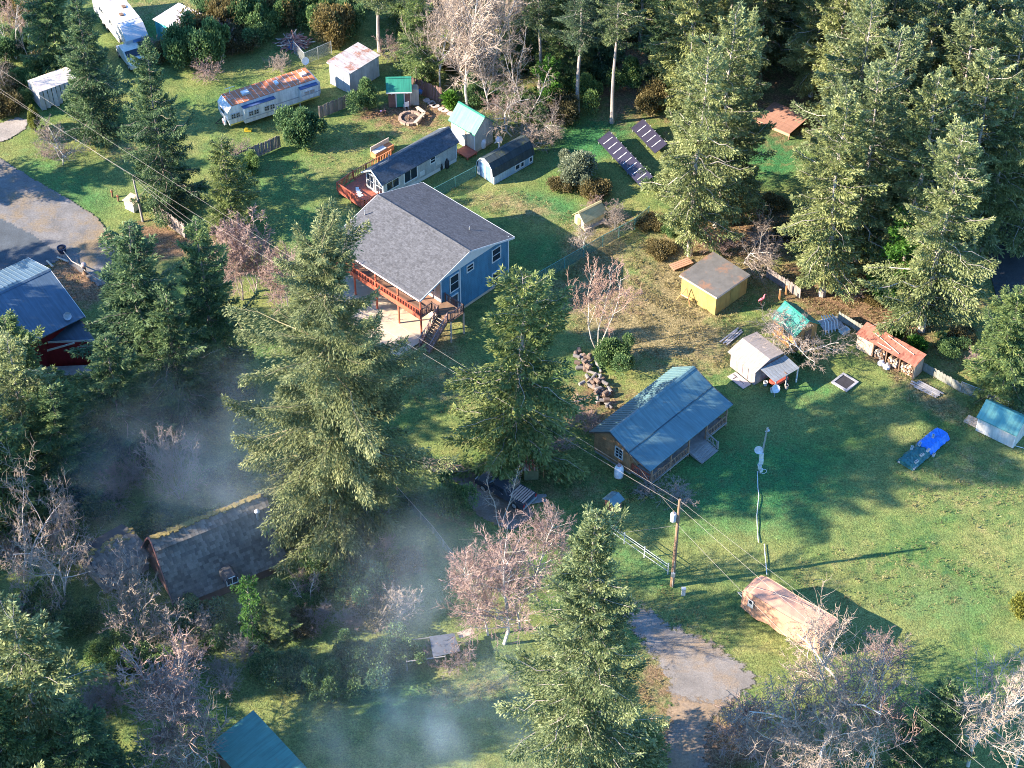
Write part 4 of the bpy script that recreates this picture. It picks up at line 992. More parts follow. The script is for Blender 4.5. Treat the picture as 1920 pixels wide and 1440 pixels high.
# ------------------------------------------------------------------ shingled gothic house in the smoke
def shake_house():
    r = thing('shake_house', 'steep wooden-shake roofed house with mossy ridge, half veiled by smoke', 'house', (-23, -22, 0), rad(30))
    half = [(0, 5.55), (.55, 5.2), (1.0, 4.6), (1.5, 3.9), (2.1, 3.0), (2.75, 1.95), (3.4, 1.0)]
    y0 = 1.2
    prof = [(y0 - a, b) for a, b in reversed(half)] + [(y0 + a, b) for a, b in half[1:]]
    w = MB(); w.prism([(-4.3, prof[0][0] + .15, 0), (-4.3, prof[-1][0] - .15, 0)] + [(-4.3, y + (.12 if y < y0 else -.12 if y > y0 else 0), z - .12) for y, z in reversed(prof)], (8.7, 0, 0)); part('wall', w, mat_siding('dark_red_gable', (.18, .09, .075), .25), r)
    base = mat_plain('roof_underlay', (.05, .048, .05), .9)
    SH = mat_island('wood_shake', (.085, .074, .062), (.185, .16, .135))
    MOSS = mat_plain('moss', (.2, .15, .05), .95, var=.4, scale=4)
    rng = random.Random(11); shakes = []
    for i, ((ya, za), (yb, zb)) in enumerate(zip(prof[:-1], prof[1:])):
        n = Vector((0, -(zb - za), yb - ya)).normalized() * .05
        mb = MB(); mb.prism([(-4.65, ya, za), (4.75, ya, za), (4.75, yb, zb), (-4.65, yb, zb)], n); o = part('roof', mb, base, r)
    # shakes laid course by course down the near (visible) slope, upper courses as single parts
    def sm(k): 
        q = MB(); wd = .2 + .045 * k; q.prism([(-wd / 2, 0, .045), (wd / 2, 0, .045), (wd / 2, -.5, .06), (-wd / 2, -.5, .06)], (0, 0, -.025)); return q.mesh('shingle', SH)
    smes = [sm(k) for k in range(4)]
    near = [(y0 - a, b) for a, b in half]; segs = []
    tot = 0
    for (ya, za), (yb, zb) in zip(near[:-1], near[1:]):
        L = math.hypot(yb - ya, zb - za); segs.append((tot, tot + L, ya, za, yb, zb)); tot += L
    rest = MB(); count = 0; s = .05; row = 0
    holder = [o for o in r.children if o.name.startswith('roof')][0]
    while s < tot - .2:
        sg = [q for q in segs if q[0] <= s <= q[1]][0]; f = (s - sg[0]) / (sg[1] - sg[0])
        y = sg[2] + (sg[4] - sg[2]) * f; z = sg[3] + (sg[5] - sg[3]) * f; an = math.atan2(sg[5] - sg[3], -(sg[4] - sg[2]))
        x = -4.65 + (row % 2) * .15
        while x < 4.7:
            k = rng.randrange(4); wd = .2 + .045 * k; x += wd / 2 + .012
            rot = (-an + rng.gauss(0, .02) - .0, 0, rng.gauss(0, .015)); off = rng.uniform(-.03, .03)
            M = Matrix.Translation((x, y, z + .03)) @ Matrix.Rotation(-an, 4, 'X')
            nrm = Vector((0, -math.sin(-an), math.cos(-an)))
            if count < 300:
                o = inst('shingle', smes[k], r, (x, y, z + .05 + rng.uniform(0, .02)), (-an, 0, rot[2]))
                o.rotation_euler = (-an, 0, rot[2]); count += 1
            else:
                R = Matrix.Rotation(-an, 4, 'X'); q0 = len(rest.v)
                rest.prism([Matrix.Translation((x, y, z + .05 + rng.uniform(0, .02))) @ R @ Vector(p) for p in ((-wd / 2, 0, .045), (wd / 2, 0, .045), (wd / 2, -.5, .075), (-wd / 2, -.5, .075))], (0, 0, -.03))
            x += wd / 2
        s += .29; row += 1
    o = part('shingles', rest, SH, r); o['kind'] = 'stuff'
    mb = MB(); rg = random.Random(2)
    for i in range(60):
        x = -4.5 + 9.1 * i / 60; mb.box(x, y0 - .05 + rg.gauss(0, .06), 5.62 + rg.uniform(-.02, .05), .22, .3 + rg.uniform(0, .2), .1, rg.gauss(0, .3))
    o = part('moss', mb, MOSS, r, 'yellow moss growing along the ridge'); o['kind'] = 'stuff'
    RB = mat_plain('red_barge', (.3, .13, .1), .8)
    mb = MB()
    for (ya, za), (yb, zb) in zip(prof[:-1], prof[1:]):
        mb.prism([(-4.66, ya, za - .1), (-4.66, yb, zb - .1), (-4.66, yb, zb + .08), (-4.66, ya, za + .08)], (-.07, 0, 0))
    part('fascia', mb, RB, r)
    # arched dormer window low on the roof, vent cowl
    d = MB(); d.prism([(-.55, -2.9, 1.75), (.55, -2.9, 1.75), (.55, -2.9, 2.35), (.3, -2.9, 2.65), (-.3, -2.9, 2.65), (-.55, -2.9, 2.35)], (0, 1.2, 0)); dm = part('dormer', d, base, r)
    k = MB(); k.prism([(-.42, -2.905, 1.85), (.42, -2.905, 1.85), (.42, -2.905, 2.3), (.24, -2.905, 2.52), (-.24, -2.905, 2.52), (-.42, -2.905, 2.3)], (0, -.02, 0)); part('pane', k, mat_glass(), dm)
    k = MB(); k.box(0, -2.94, 2.18, .05, .04, .66).box(0, -2.94, 1.82, 1.0, .05, .07).box(-.46, -2.94, 2.07, .06, .05, .5).box(.46, -2.94, 2.07, .06, .05, .5).box(0, -2.94, 2.57, .55, .05, .06); part('frame', k, WHITE, dm)
    v = MB(); v.tube([(3.75, .05, 4.3), (3.75, .05, 5.1)], .14, 8); v = part('vent_pipe', v, STEEL, r); m2 = MB(); m2.lathe([(.22, 5.1), (.24, 5.25), (.05, 5.4)], (3.75, .05, 0), 8); part('cowl', m2, STEEL, v)
    # attached low shed
    q = thing('shake_shed', 'small shed with mossy wooden-shake roof beside the steep shake house', 'shed', at(217, 1068), 0)
    a, b = at(160, 1044, 2.7), at(250, 994, 2.7); u = b - a; yaw = math.atan2(u.y, u.x); c = (a + b) / 2
    q.location = (c.x, c.y, 0); q.rotation_euler.z = yaw
    Lh = u.length / 2
    mb = MB(); mb.prism([(-Lh + .2, -2.0, 0), (-Lh + .2, 1.6, 0), (-Lh + .2, 1.6, 1.9), (-Lh + .2, 0, 2.6), (-Lh + .2, -2.0, 1.75)], (2 * Lh - .4, 0, 0)); part('wall', mb, GREYWOOD, q)
    a_ = slope(q, -Lh, Lh, 0, 2.62, 1.9, 1.8, base, .05); b_ = slope(q, -Lh, Lh, 0, 2.62, -2.4, 1.62, base, .05)
    nrow = 6
    for row in range(nrow):
        f = row / nrow; y = -2.2 * f; z = 2.62 - .4167 * 2.4 / 2.4 * 2.4 * f * .96
        x = -Lh + (row % 2) * .15
        while x < Lh - .2:
            k = rng.randrange(4); wd = .2 + .045 * k; x += wd / 2 + .012
            o = inst('shingle', smes[k], b_, (x, y, z + .07), (math.atan2(1.0, 2.4), 0, rng.gauss(0, .02))); x += wd / 2
    mb = MB()
    for i in range(40):
        x = -Lh + 2 * Lh * rg.random(); y = rg.uniform(-.5, .5); mb.box(x, y, 2.74 - abs(y) * .42, .3, .25, .07, rg.gauss(0, .5))
    o = part('moss', mb, MOSS, q); o['kind'] = 'stuff'
shake_house()
def teal_outbuilding():
    r = thing('metal_roof_outbuilding', 'teal ribbed metal roof streaked by smoke, with bare twigs over it', 'building', (-16.6, -41.6, 0), rad(-50))
    L, Wd = 7.6, 3.8
    r.location = at(475, 1332, 3.0) * 1; r.location.z = 0
    M = Matrix.Rotation(rad(-50), 3, 'Z'); r.location = Vector((r.location.x, r.location.y, 0)) + M @ Vector((L / 2, -Wd / 2, 0))
    mb = MB(); mb.prism([(-L / 2 + .3, -Wd / 2 + .3, 0), (-L / 2 + .3, Wd / 2 - .3, 0), (-L / 2 + .3, Wd / 2 - .3, 2.9), (-L / 2 + .3, -Wd / 2 + .3, 2.3)], (L - .6, 0, 0)); part('wall', mb, BROWNWOOD, r)
    mb = MB(); 
    slope(r, -L / 2, L / 2, Wd / 2, 2.97, -Wd / 2, 2.3, mat_metal_roof('sea_teal_metal', (.07, .2, .165), .45, rust=((.3, .2, .16), .72)), .06, .32, rw=.03, rh=.03)
teal_outbuilding()
# ================================================================== vehicles, street furniture, yard things
def loc_of(px, py, z=0): return at(px, py, z)
def wheel(root, x, y, r=.34, w=.22, rim=None):
    mb = MB(); mb.tube([(x, y - w / 2, r), (x, y - w * .42, r), (x, y + w * .42, r), (x, y + w / 2, r)], [r * .9, r, r, r * .9], 14); o = part('wheel', mb, BLACK, root)
    for s in (-1, 1):
        m2 = MB(); m2.tube([(x, y + s * (w / 2 + .001), r), (x, y + s * (w / 2 + .02), r)], [r * .6, r * .5], 10); part('rim', m2, rim or STEEL, o)
    return o
def old_trailer():
    r = thing('travel_trailer', 'long white travel trailer with rust-streaked roof and yellow lower edge', 'trailer', (-24.55, 40.95, 0), rad(30.5))
    TW = mat_siding('trailer_white', (.68, .68, .68), .45, 'z', .75, .45, .06)
    h0, h1 = .55, 2.75; x0, x1 = -5.15, 5.15
    prof = [(x0 + .15, h0), (x1 - .2, h0), (x1, h0 + .5), (x1, h1 - .5), (x1 - .45, h1), (x0 + .5, h1), (x0, h1 - .6), (x0, h0 + .7)]
    mb = MB(); mb.prism([(x, -1.2, z) for x, z in prof], (0, 2.4, 0)); body = part('body', mb, TW, r)
    rm, n, b, o = nodes_of('trailer_roof_rust'); co = coords(n)
    st = noise(n, 1.2, 6, .78, mapped(n, co, (.9, .7, 1)))
    c = ramp(n, st, [(.34, (.36, .34, .35)), (.41, (.45, .25, .17)), (.48, (.5, .13, .045)), (.75, (.55, .2, .09))])
    n.links.new(c, b.inputs['Base Color']); b.inputs['Roughness'].default_value = .75; MATS['trailer_roof_rust'] = rm
    mb = MB(); mb.box(.02, 0, h1 + .03, x1 - x0 - .95, 2.38, .05); rf = part('roof', mb, rm, r)
    mb2 = MB(); mb2.box(0, 0, 0, .045, 2.36, .03); rme = mb2.mesh('seam', mat_plain('seam_pale', (.5, .4, .36), .7))
    for i in range(16): inst('seam', rme, rf, (x0 + .75 + i * .575, 0, h1 + .065))
    for x, w in ((-2.55, .75), (.9, .35), (3.9, .6)):
        mb = MB(); mb.box(x, .1, h1 + .17, w, .55, .22); part('roof_vent', mb, WHITE, r)
    YE = mat_plain('yellow_edge', (.62, .5, .12), .6)
    mb = MB(); mb.box(0, -1.205, h0 + .06, x1 - x0 - .4, .03, .14); part('skirt', mb, YE, r)
    mb = MB(); mb.box(0, -1.204, h0 + .75, x1 - x0 - .1, .02, .09); part('stripe', mb, mat_plain('stripe_grey', (.32, .34, .38), .5), r)
    # slide-outs
    for xa, xb, za, zb in ((-3.55, -.1, h0 + .05, 2.35), (2.75, 4.65, 1.15, 2.4)):
        mb = MB(); mb.box((xa + xb) / 2, -1.45, (za + zb) / 2, xb - xa, .5, zb - za); s = part('slide_out', mb, TW, r)
        mb = MB(); mb.box((xa + xb) / 2, -1.45, zb + .04, xb - xa + .1, .56, .06); part('awning', mb, mat_plain('navy_awning', (.05, .08, .18), .6), s)
        mb = MB(); mb.box((xa + xb) / 2, -1.715, za + .5, xb - xa - .1, .025, .09); part('stripe', mb, mat_plain('stripe_grey', (.32, .34, .38), .5), s)
    for x, y, ww in ((-4.55, -1.2, .5), (-4.05, -1.2, .4)): window(r, '-y', y, x, 1.55, ww * .8, .5, mat_plain('grey_frame', (.4, .4, .4), .5), nx=2, ny=2, fw=.04)
    for x in (-2.85, -2.25, -1.1, -.5): window(r, '-y', -1.7, x, 1.6, .42, .48, mat_plain('grey_frame', (.4, .4, .4), .5), nx=2, ny=2, fw=.04)
    for x in (3.4, 4.0): window(r, '-y', -1.7, x, 1.85, .42, .4, mat_plain('grey_frame', (.4, .4, .4), .5), nx=2, ny=2, fw=.04, glass=mat_plain('curtain', (.5, .35, .28), .8))
    window(r, '-x', x0, 0, 1.75, .9, .5, fw=.05)
    for x in (-.5, .5): 
        for y in (-1.0, 1.0): wheel(r, x + .5, y, .33)
    t = MB(); t.tube([(x0 - .25, -.5, .75), (x0 - .1, -.5, .75)], [.38, .38], 16); sw = part('spare_wheel', t, WHITE, r, 'white covered spare wheel on the end')
    t = MB(); t.tube([(x0 - .27, -.5, .75), (x0 - .25, -.5, .75)], [.2, .2], 12); part('hub', t, mat_plain('pink_hub', (.5, .3, .3), .5), sw)
    t = MB(); t.tube([(x0 + .15, -.6, .5), (x0 - .9, 0, .5), (x0 + .15, .6, .5)], .05, 6); part('drawbar', t, BLACK, r)
    m = MB(); m.tube([(-3.9, .8, h1), (-3.9, .8, h1 + .8)], .025, 6).tube([(-4.4, .8, h1 + .8), (-3.3, .8, h1 + .8)], .03, 6); part('antenna', m, WHITE, r)
    # pole in front, dish, yellow toy
    p = thing('service_pole', 'slim grey pole standing against the rusty trailer', 'pole', at(563, 200)); m = MB(); m.tube([(0, 0, 0), (0, 0, 3.3)], [.09, .07], 8); part('pole', m, GREYWOOD, p); m = MB(); m.tube([(0, 0, 3.28), (-.7, .1, 3.5)], .04, 5); part('arm', m, WHITE, p)
    d = thing('trailer_dish', 'white satellite dish on a post behind the rusty trailer', 'satellite dish', at(573, 130)); m = MB(); m.tube([(0, 0, 0), (0, 0, 1.0)], .04, 6); part('mast', m, STEEL, d)
    m = MB(); m.lathe([(.02, 0), (.25, .03), (.42, .12), (.42, .14), (.25, .05)], n=16); o = part('dish', m, WHITE, d); o.location = (0, 0, 1.05); o.rotation_euler = (rad(60), 0, rad(30))
    y = thing('yellow_toy', 'small yellow plastic toy lying on grass below the rusty trailer', 'toy', at(465, 246)); m = MB(); m.box(0, 0, .12, .7, .35, .18); part('body', m, mat_plain('yellow_plastic', (.75, .5, .04), .4), y); m = MB(); m.box(-.1, 0, .28, .3, .3, .14); part('seat', m, mat_plain('yellow_plastic', (.75, .5, .04)), y)
old_trailer()
def fifth_wheel():
    yaw = rad(120)
    near = at(240, 92); r = thing('camper_trailer', 'white fifth-wheel camper with sloped nose parked among dark spruces', 'trailer', (-41.6, 54.9, 0), yaw)
    # local x points away from nose; nose at -x
    TW = mat_plain('camper_white', (.58, .58, .6), .4, var=.06, dirt=(.5, .45, .42), scale=.9)
    prof = [(-4.6, 1.5), (-2.6, 1.4), (-2.4, .6), (5, .6), (5, 3.2), (-2.9, 3.2), (-3.6, 3.1), (-4.75, 2.1)]
    mb = MB(); mb.prism([(x, -1.25, z) for x, z in prof], (0, 2.5, 0)); part('body', mb, TW, r)
    mb = MB(); mb.box(1.05, 0, 3.23, 7.8, 2.44, .05); part('roof', mb, mat_plain('camper_roof', (.75, .66, .6), .6, dirt=(.35, .32, .34), scale=1.2), r)
    for x, y in ((-1.5, .3), (-.2, -.5), (2, .2)):
        mb = MB(); mb.box(x, y, 3.32, .5, .4, .14); part('roof_vent', mb, BROWNWOOD if x < 1 else WHITE, r)
    for x in (1.5, 2.5): 
        for y in (-1.1, 1.1): wheel(r, x, y)
    window(r, '+y', 1.25, -.5, 2.1, .9, .6, nx=2); window(r, '+y', 1.25, 2.2, 2.1, 1.2, .6, nx=2)
    mb = MB(); mb.box(-4.72, 0, 1.85, .03, .9, .35); part('badge', mb, mat_plain('blue_badge', (.12, .25, .5), .5), r)
    # truck under the nose
    t = thing('flatbed_truck', 'white pickup truck parked under the camper nose, behind a tall spruce', 'truck', at(243, 108), yaw + rad(180))
    prof = [(-1.2, .45), (2.9, .45), (2.95, 1.0), (1.7, 1.1), (1.1, 1.65), (-.2, 1.68), (-.35, 1.1), (-1.2, 1.08)]
    mb = MB(); mb.prism([(x, -.95, z) for x, z in prof], (0, 1.9, 0)); part('body', mb, mat_plain('cream_truck', (.6, .57, .5), .35), t)
    mb = MB(); mb.prism([(1.72, -.8, 1.12), (1.15, -.8, 1.62), (1.15, .8, 1.62), (1.72, .8, 1.12)], (.02, 0, .02)); part('windscreen', mb, mat_glass(), t)
    for x in (-.6, 2.2):
        for y in (-.85, .85): wheel(t, x, y)
fifth_wheel()
def covered_boat():
    # beige canopy shelter
    a, b, c = at(65, 143, 2.4), at(98, 163, 2.4), at(118, 118, 2.6)
    r = thing('canopy_shelter', 'beige fabric canopy shelter over stored junk beside a spruce', 'shelter', at(95, 180), rad(35))
    ctr = (at(65, 143, 2.4) + at(130, 150, 2.4)) / 2; r.location = (ctr.x, ctr.y, 0)
    CV = mat_plain('canvas', (.66, .55, .46), .85, var=.1, dirt=(.45, .4, .4))
    L, Wd = 4.2, 2.6
    mb = MB(); mb.prism([(-L / 2, -Wd / 2, 2.2), (L / 2, -Wd / 2, 2.2), (L / 2, 0, 2.7), (-L / 2, 0, 2.7)], (0, 0, .03)); part('roof', mb, CV, r)
    mb = MB(); mb.prism([(-L / 2, 0, 2.7), (L / 2, 0, 2.7), (L / 2, Wd / 2, 2.2), (-L / 2, Wd / 2, 2.2)], (0, 0, .03)); part('roof', mb, CV, r)
    for x in (-L / 2, 0, L / 2):
        for y in (-Wd / 2, Wd / 2):
            mb = MB(); mb.tube([(x, y, 0), (x, y, 2.2)], .04, 6); part('post', mb, STEEL, r)
    rng = random.Random(3)
    for i in range(9):
        x = -L / 2 + L * i / 9; mb = MB(); z0 = rng.uniform(0, .3)
        mb.prism([(x, -Wd / 2 - .02, z0), (x + L / 9 * .9, -Wd / 2 - .02 - rng.uniform(0, .3), z0), (x + L / 9 * .8, -Wd / 2, 2.2), (x, -Wd / 2, 2.2)], (0, -.02, 0)); part('side_flap', mb, mat_plain('torn_canvas', (.5, .47, .45), .85), r)
    mb = MB(); mb.prism([(-L / 2 - .02, -Wd / 2, .1), (-L / 2 - .02, Wd / 2, .3), (-L / 2 - .02, Wd / 2, 2.2), (-L / 2 - .02, 0, 2.68), (-L / 2 - .02, -Wd / 2, 2.2)], (-.02, 0, 0)); part('end_flap', mb, mat_plain('torn_canvas', (.5, .47, .45), .85), r)
covered_boat()
def tarp_trailer():
    r = thing('tarp_covered_trailer', 'travel trailer wrapped in a peach-coloured tarp on the lawn by the driveway', 'trailer', (20.5, -28, 0), rad(-40))
    TP = mat_plain('peach_tarp', (.5, .27, .18), .65, var=.03, scale=1.2)
    rng = random.Random(4)
    # draped sheet: cross sections along x
    nx_, rows = 46, []
    for i in range(nx_ + 1):
        f = i / nx_; x = -3.75 + 7.3 * f
        taper = 0.55 if f < .02 else 1.0
        h = 2.58 + .05 * math.sin(f * 9) - (.4 if f < .03 else .12 if f < .1 else 0)
        y0, y1 = -.12, 2.1
        if f < .06: y0 += .2 * (1 - f / .06); y1 -= .2 * (1 - f / .06)
        fold = .025 * math.sin(f * 70) + .03 * math.sin(f * 23 + 1)
        ridge = .15 * math.exp(-((f - .45) / .12) ** 2) - .15 * math.exp(-((f - .22) / .07) ** 2)
        sec = []
        hem = .35 + .12 * math.sin(f * 21)
        for k in range(6): sec.append((x, y0 - .06 + fold * .5 * (1 - k / 5) + .012 * k, hem + (h - hem) * k / 5.08))
        for k in range(9):
            g = k / 8; yy = y0 + .03 + (y1 - y0 - .06) * g
            zz = h - .02 + ridge * math.exp(-((g - .45) / .25) ** 2) + .01 * math.sin(f * 55 + g * 9) * (1 - abs(g - .5)) - .06 * (1 if g in (0, 1) else 0)
            sec.append((x, yy, zz))
        for k in range(6): sec.append((x, y1 + .06 - fold * .5 * (k / 5) - .012 * (5 - k), h - (h - hem) * (k + .08) / 5.08))
        rows.append(sec)
    mb = MB()
    for a, b in zip(rows[:-1], rows[1:]):
        for k in range(len(a) - 1): mb.poly([a[k], b[k], b[k + 1], a[k + 1]])
    mb.poly(list(reversed(rows[0]))); mb.poly(rows[-1])
    part('tarp', mb, TP, r)
    mb = MB(); mb.box(0, 1, 1.2, 6.6, 1.9, 1.5); part('body', mb, WHITE, r)
    for x in (-.5, .4):
        for y in (.1, 1.9): wheel(r, x, y, .32)
    mb = MB(); mb.prism([(-3.0, -.25, 1.3), (-2.45, -.27, 1.3), (-2.5, -.25, 2.1), (-2.95, -.23, 2.1)], (0, -.02, 0)); o = part('window', mb, WHITE, r, 'pale window flap left uncovered at the end')
    mb = MB(); mb.prism([(-2.88, -.275, 1.7), (-2.6, -.277, 1.7), (-2.62, -.262, 2.0), (-2.85, -.257, 2.0)], (0, -.02, 0)); part('pane', mb, mat_glass(), o)
    mb = MB(); mb.tube([(-3.5, .6, .45), (-4.7, 1.0, .45), (-3.5, 1.4, .45)], .05, 6); part('drawbar', mb, STEEL, r)
    # rope over the tarp
    mb = MB(); mb.tube([(-3.7, .2, 1.9), (-3.3, .4, 2.75), (-.6, 1.0, 2.95), (2.0, 1.4, 2.85), (3.6, 1.9, 2.4)], .018, 4); part('rope', mb, PALEWOOD, r)
tarp_trailer()
def solar():
    def panelmat():
        m, n, b, o = nodes_of('solar_cells'); b.inputs['Base Color'].default_value = (.03, .026, .045, 1); b.inputs['Roughness'].default_value = .35; return m
    PM = panelmat()
    def array(px0, px1, label, nP, full=True):
        lo0, lo1 = at(*px0, .5), at(*px1, .5)
        d = (lo1 - lo0); d.z = 0; L = d.length; yaw = math.atan2(d.y, d.x)
        r = thing('solar_array', label, 'solar array', (lo0.x, lo0.y, 0), yaw)
        tilt = rad(27); Wd = 1.55; pw = L / nP
        q = MB(); q.box(pw / 2, Wd / 2, 0, pw - .015, Wd, .05); qm = q.mesh('panel', PM)
        lm = MB(); lm.box(0, Wd / 2, .03, .05, Wd * .72, .02); lme = lm.mesh('seam', mat_plain('white_strip', (.8, .8, .8), .4))
        for i in range(nP):
            o = inst('panel', qm, r, (i * pw, 0, .5), (tilt, 0, 0))
            if i: inst('seam', lme, o, (0, 0, 0))
            cm = MB(); cm.box(pw / 2, Wd + .01, .05, .08, .1, .05); part('clamp', cm, STEEL, o)
        for i in range(0, nP + 1, 3):
            x = min(i * pw, L - .1)
            mb = MB(); mb.tube([(x, .2, 0), (x, .2, .58)], .05, 6); part('leg', mb, STEEL, r)
            mb = MB(); mb.tube([(x, Wd * math.cos(tilt) - .2, 0), (x, Wd * math.cos(tilt) - .2, .5 + Wd * math.sin(tilt) - .15)], .05, 6); part('leg', mb, STEEL, r)
        mb = MB(); mb.tube([(0, .25, .6), (L, .25, .6)], .04, 4).tube([(0, Wd * math.cos(tilt) - .25, .46 + Wd * math.sin(tilt) - .2), (L, Wd * math.cos(tilt) - .25, .46 + Wd * math.sin(tilt) - .2)], .04, 4); part('rail', mb, STEEL, r)
    array((1119.8, 263.5), (1201, 350), 'long ground-mounted solar array of nine dark panels on open grass', 9)
    array((1183, 240.6), (1228, 288), 'shorter ground-mounted solar array half hidden by spruce boughs', 5)
solar()
def blue_tarp_stack():
    a, b = at(1696, 874), at(1766, 814); d = b - a; yaw = math.atan2(d.y, d.x); c = (a + b) / 2; L = d.length
    r = thing('covered_stack', 'low stack covered by green and blue tarpaulins weighted with blocks on the lawn', 'stack', c, yaw)
    rng = random.Random(8)
    def sheet_(x0, x1, mat, name, h, dy=0.0):
        n, m = 14, 10; rows = []
        for i in range(n + 1):
            x = x0 + (x1 - x0) * i / n; row = []
            for j in range(m + 1):
                g = j / m; y = -.85 + 1.7 * g
                e = min(g, 1 - g) * 5; z = h * min(1, e) + rng.gauss(0, .035) + .02
                row.append((x + rng.gauss(0, .03), y + rng.gauss(0, .03) + dy, max(.015, z)))
            rows.append(row)
        mb = MB()
        for i in range(n):
            for j in range(m): mb.poly([rows[i][j], rows[i + 1][j], rows[i + 1][j + 1], rows[i][j + 1]])
        mb.poly([p for p in rows[0]] + [(x0, .85, 0), (x0, -.85, 0)]); mb.poly([p for p in reversed(rows[-1])] + [(x1, -.85, 0), (x1, .85, 0)])
        part(name, mb, mat, r)
    sheet_(-L / 2, .15, mat_plain('green_tarp', (.03, .13, .13), .35), 'green_tarp', .38); sheet_(-.1, L / 2, mat_plain('blue_tarp', (.03, .22, .75), .35), 'blue_tarp', .46)
    M = Matrix.Rotation(yaw, 3, 'Z'); blk = mat_plain('pale_block', (.5, .48, .46), .85); q = None
    for i, (x, y, z) in enumerate([(-2.5, .6, .0), (-2.35, -.75, 0), (-1.9, -.6, .33), (-1.0, -.5, .4), (-.15, .35, .45), (-.2, -.55, .42), (.05, -1.0, 0), (-.9, .6, .4), (1.4, .1, .5)]):
        t = thing('concrete_block', 'pale hollow concrete block weighing down the tarpaulins on the lawn', 'block', c + M @ Vector((x, y, z)), yaw + rng.gauss(0, .3), 'blocks weighting the lawn tarpaulins')
        mb = MB()
        for yy in (-.08, .08): mb.box(0, yy, .09, .38, .035, .18)
        for xx in (-.17, 0, .17): mb.box(xx, 0, .09, .035, .13, .18)
        part('body', mb, blk, t); mb = MB(); mb.box(0, 0, .012, .3, .1, .02); part('core', mb, BLACK, t)
blue_tarp_stack()

# ------------------------------------------------------------------ poles and wires
def pole_main():
    b = at(1260, 1098); r = thing('utility_pole', 'brown timber utility pole with a transformer beside the driveway gate', 'utility pole', b)
    H = 9.7
    mb = MB(); mb.tube([(0, 0, 0), (.03, 0, H * .5), (.06, .02, H)], [.17, .15, .11], 10); part('pole', mb, TIMBER, r)
    mb = MB(); mb.lathe([(.2, 0), (.24, .05), (.24, .75), (.2, .82), (.05, .86)], (-.32, 0, 7.4), 12); tr = part('transformer', mb, mat_plain('transformer_grey', (.5, .5, .52), .4), r)
    mb = MB(); mb.tube([(-.32, .08, 8.2), (-.32, .08, 8.45)], .035, 6).tube([(-.32, -.08, 8.2), (-.32, -.08, 8.4)], .035, 6); part('bushing', mb, BROWNWOOD, tr)
    mb = MB(); mb.box(-.05, 0, 7.9, .4, .08, .1); part('bracket', mb, STEEL, r)
    mb = MB(); mb.tube([(.02, -.18, 0), (.02, -.18, 3.0)], .03, 6); part('conduit', mb, STEEL, r)
    mb = MB(); mb.box(0, -.2, 1.5, .3, .16, .42); part('meter', mb, STEEL, r)
    for z in (9.55, 8.9, 6.9):
        mb = MB(); mb.lathe([(.03, 0), (.06, .04), (.03, .09)], (.05, 0, z), 8); part('insulator', mb, mat_plain('pink_ceramic', (.5, .25, .22), .3), r)
    return b
PB = pole_main()
def pole_small():
    b = at(268, 415); r = thing('service_post', 'slim leaning timber service pole beside a small white box', 'utility pole', b)
    top = at(249, 330, 5.0) - b
    mb = MB(); mb.tube([(0, 0, 0), top], [.13, .09], 8); part('pole', mb, GREYWOOD, r); mb = MB(); mb.box(top.x, top.y, top.z - .3, .25, .12, .1); part('bracket', mb, STEEL, r)
    return b + top
PT = pole_small()
def far_pole(px, py, lab):
    b = at(px, py); r = thing('utility_pole', lab, 'utility pole', b); mb = MB(); mb.tube([(0, 0, 0), (0, 0, 9.7)], [.17, .11], 10); part('pole', mb, TIMBER, r); mb = MB(); mb.box(0, 0, 9.3, 1.8, .1, .12); part('crossarm', mb, TIMBER, r); return b
FL = at(-420, -20); FR = at(2060, 1590)
WIRE = mat_plain('wire_pink', (.3, .26, .24), .6)
def wire(a, b, sag, label, rad_=.008, k=24):
    a, b = Vector(a), Vector(b); t = thing('power_line', label, 'power line', (a.x, a.y, 0))
    mb = MB(); pts = []
    for i in range(k + 1):
        f = i / k; p = a.lerp(b, f); p.z -= sag * 4 * f * (1 - f); pts.append(p - Vector((a.x, a.y, 0)))
    mb.tube(pts, rad_, 4); part('wire', mb, WIRE, t)
# line through photo points (0,125)-(443,407) at ~8.5 m, and (0,167)-(427,430) at ~7.4 m
top1 = PB + Vector((.06, .02, 9.6)); top2 = PB + Vector((.05, 0, 8.95)); top3 = PB + Vector((.05, 0, 6.95))
d1 = (at(0, 125, 9.6) - top1); d2 = (at(0, 167, 8.9) - top2)
E1 = top1 + d1 * 1.25; E2 = top2 + d2 * 1.25; E1.z = 9.6; E2.z = 8.9
wire(top1, E1, .6, 'topmost wire running over the gardens from the timber pole with a transformer')
wire(top2, E2, .6, 'second wire running over the gardens below the topmost one')
for k, (tp, px, py) in enumerate(((top1, 1740, 1287), (top2, 1560, 1195), (top3, 1500, 1212))):
    e = at(px, py, tp.z); d = e - tp; wire(tp, tp + d * 1.9, .35, ['upper wire crossing above the peach tarp', 'middle wire crossing above the peach tarp', 'lowest wire crossing above the peach tarp'][k])
wire(PT, at(-150, 62, 5.2), .3, 'service wire from the leaning pole to the road side'); 
wire(PT, at(372, 423, 4.2), .15, 'service wire from the leaning pole, upper of a pair, towards the pink-twigged tree'); wire(PT - Vector((0, 0, .35)), at(370, 432, 4.0), .15, 'service wire from the leaning pole, lower of a pair, towards the pink-twigged tree')
wire(PB + Vector((0, 0, 6.9)), at(860, 1012, 5.5), .5, 'service wire from the transformer pole to the smoky garden')
wire(PB + Vector((0, 0, 8.0)), Vector((12.3, -7.2, 0)) + Matrix.Rotation(rad(47), 3, 'Z') @ Vector((-4.9, -.3, 3.3)), .3, 'service wire from the transformer pole to the log cabin')

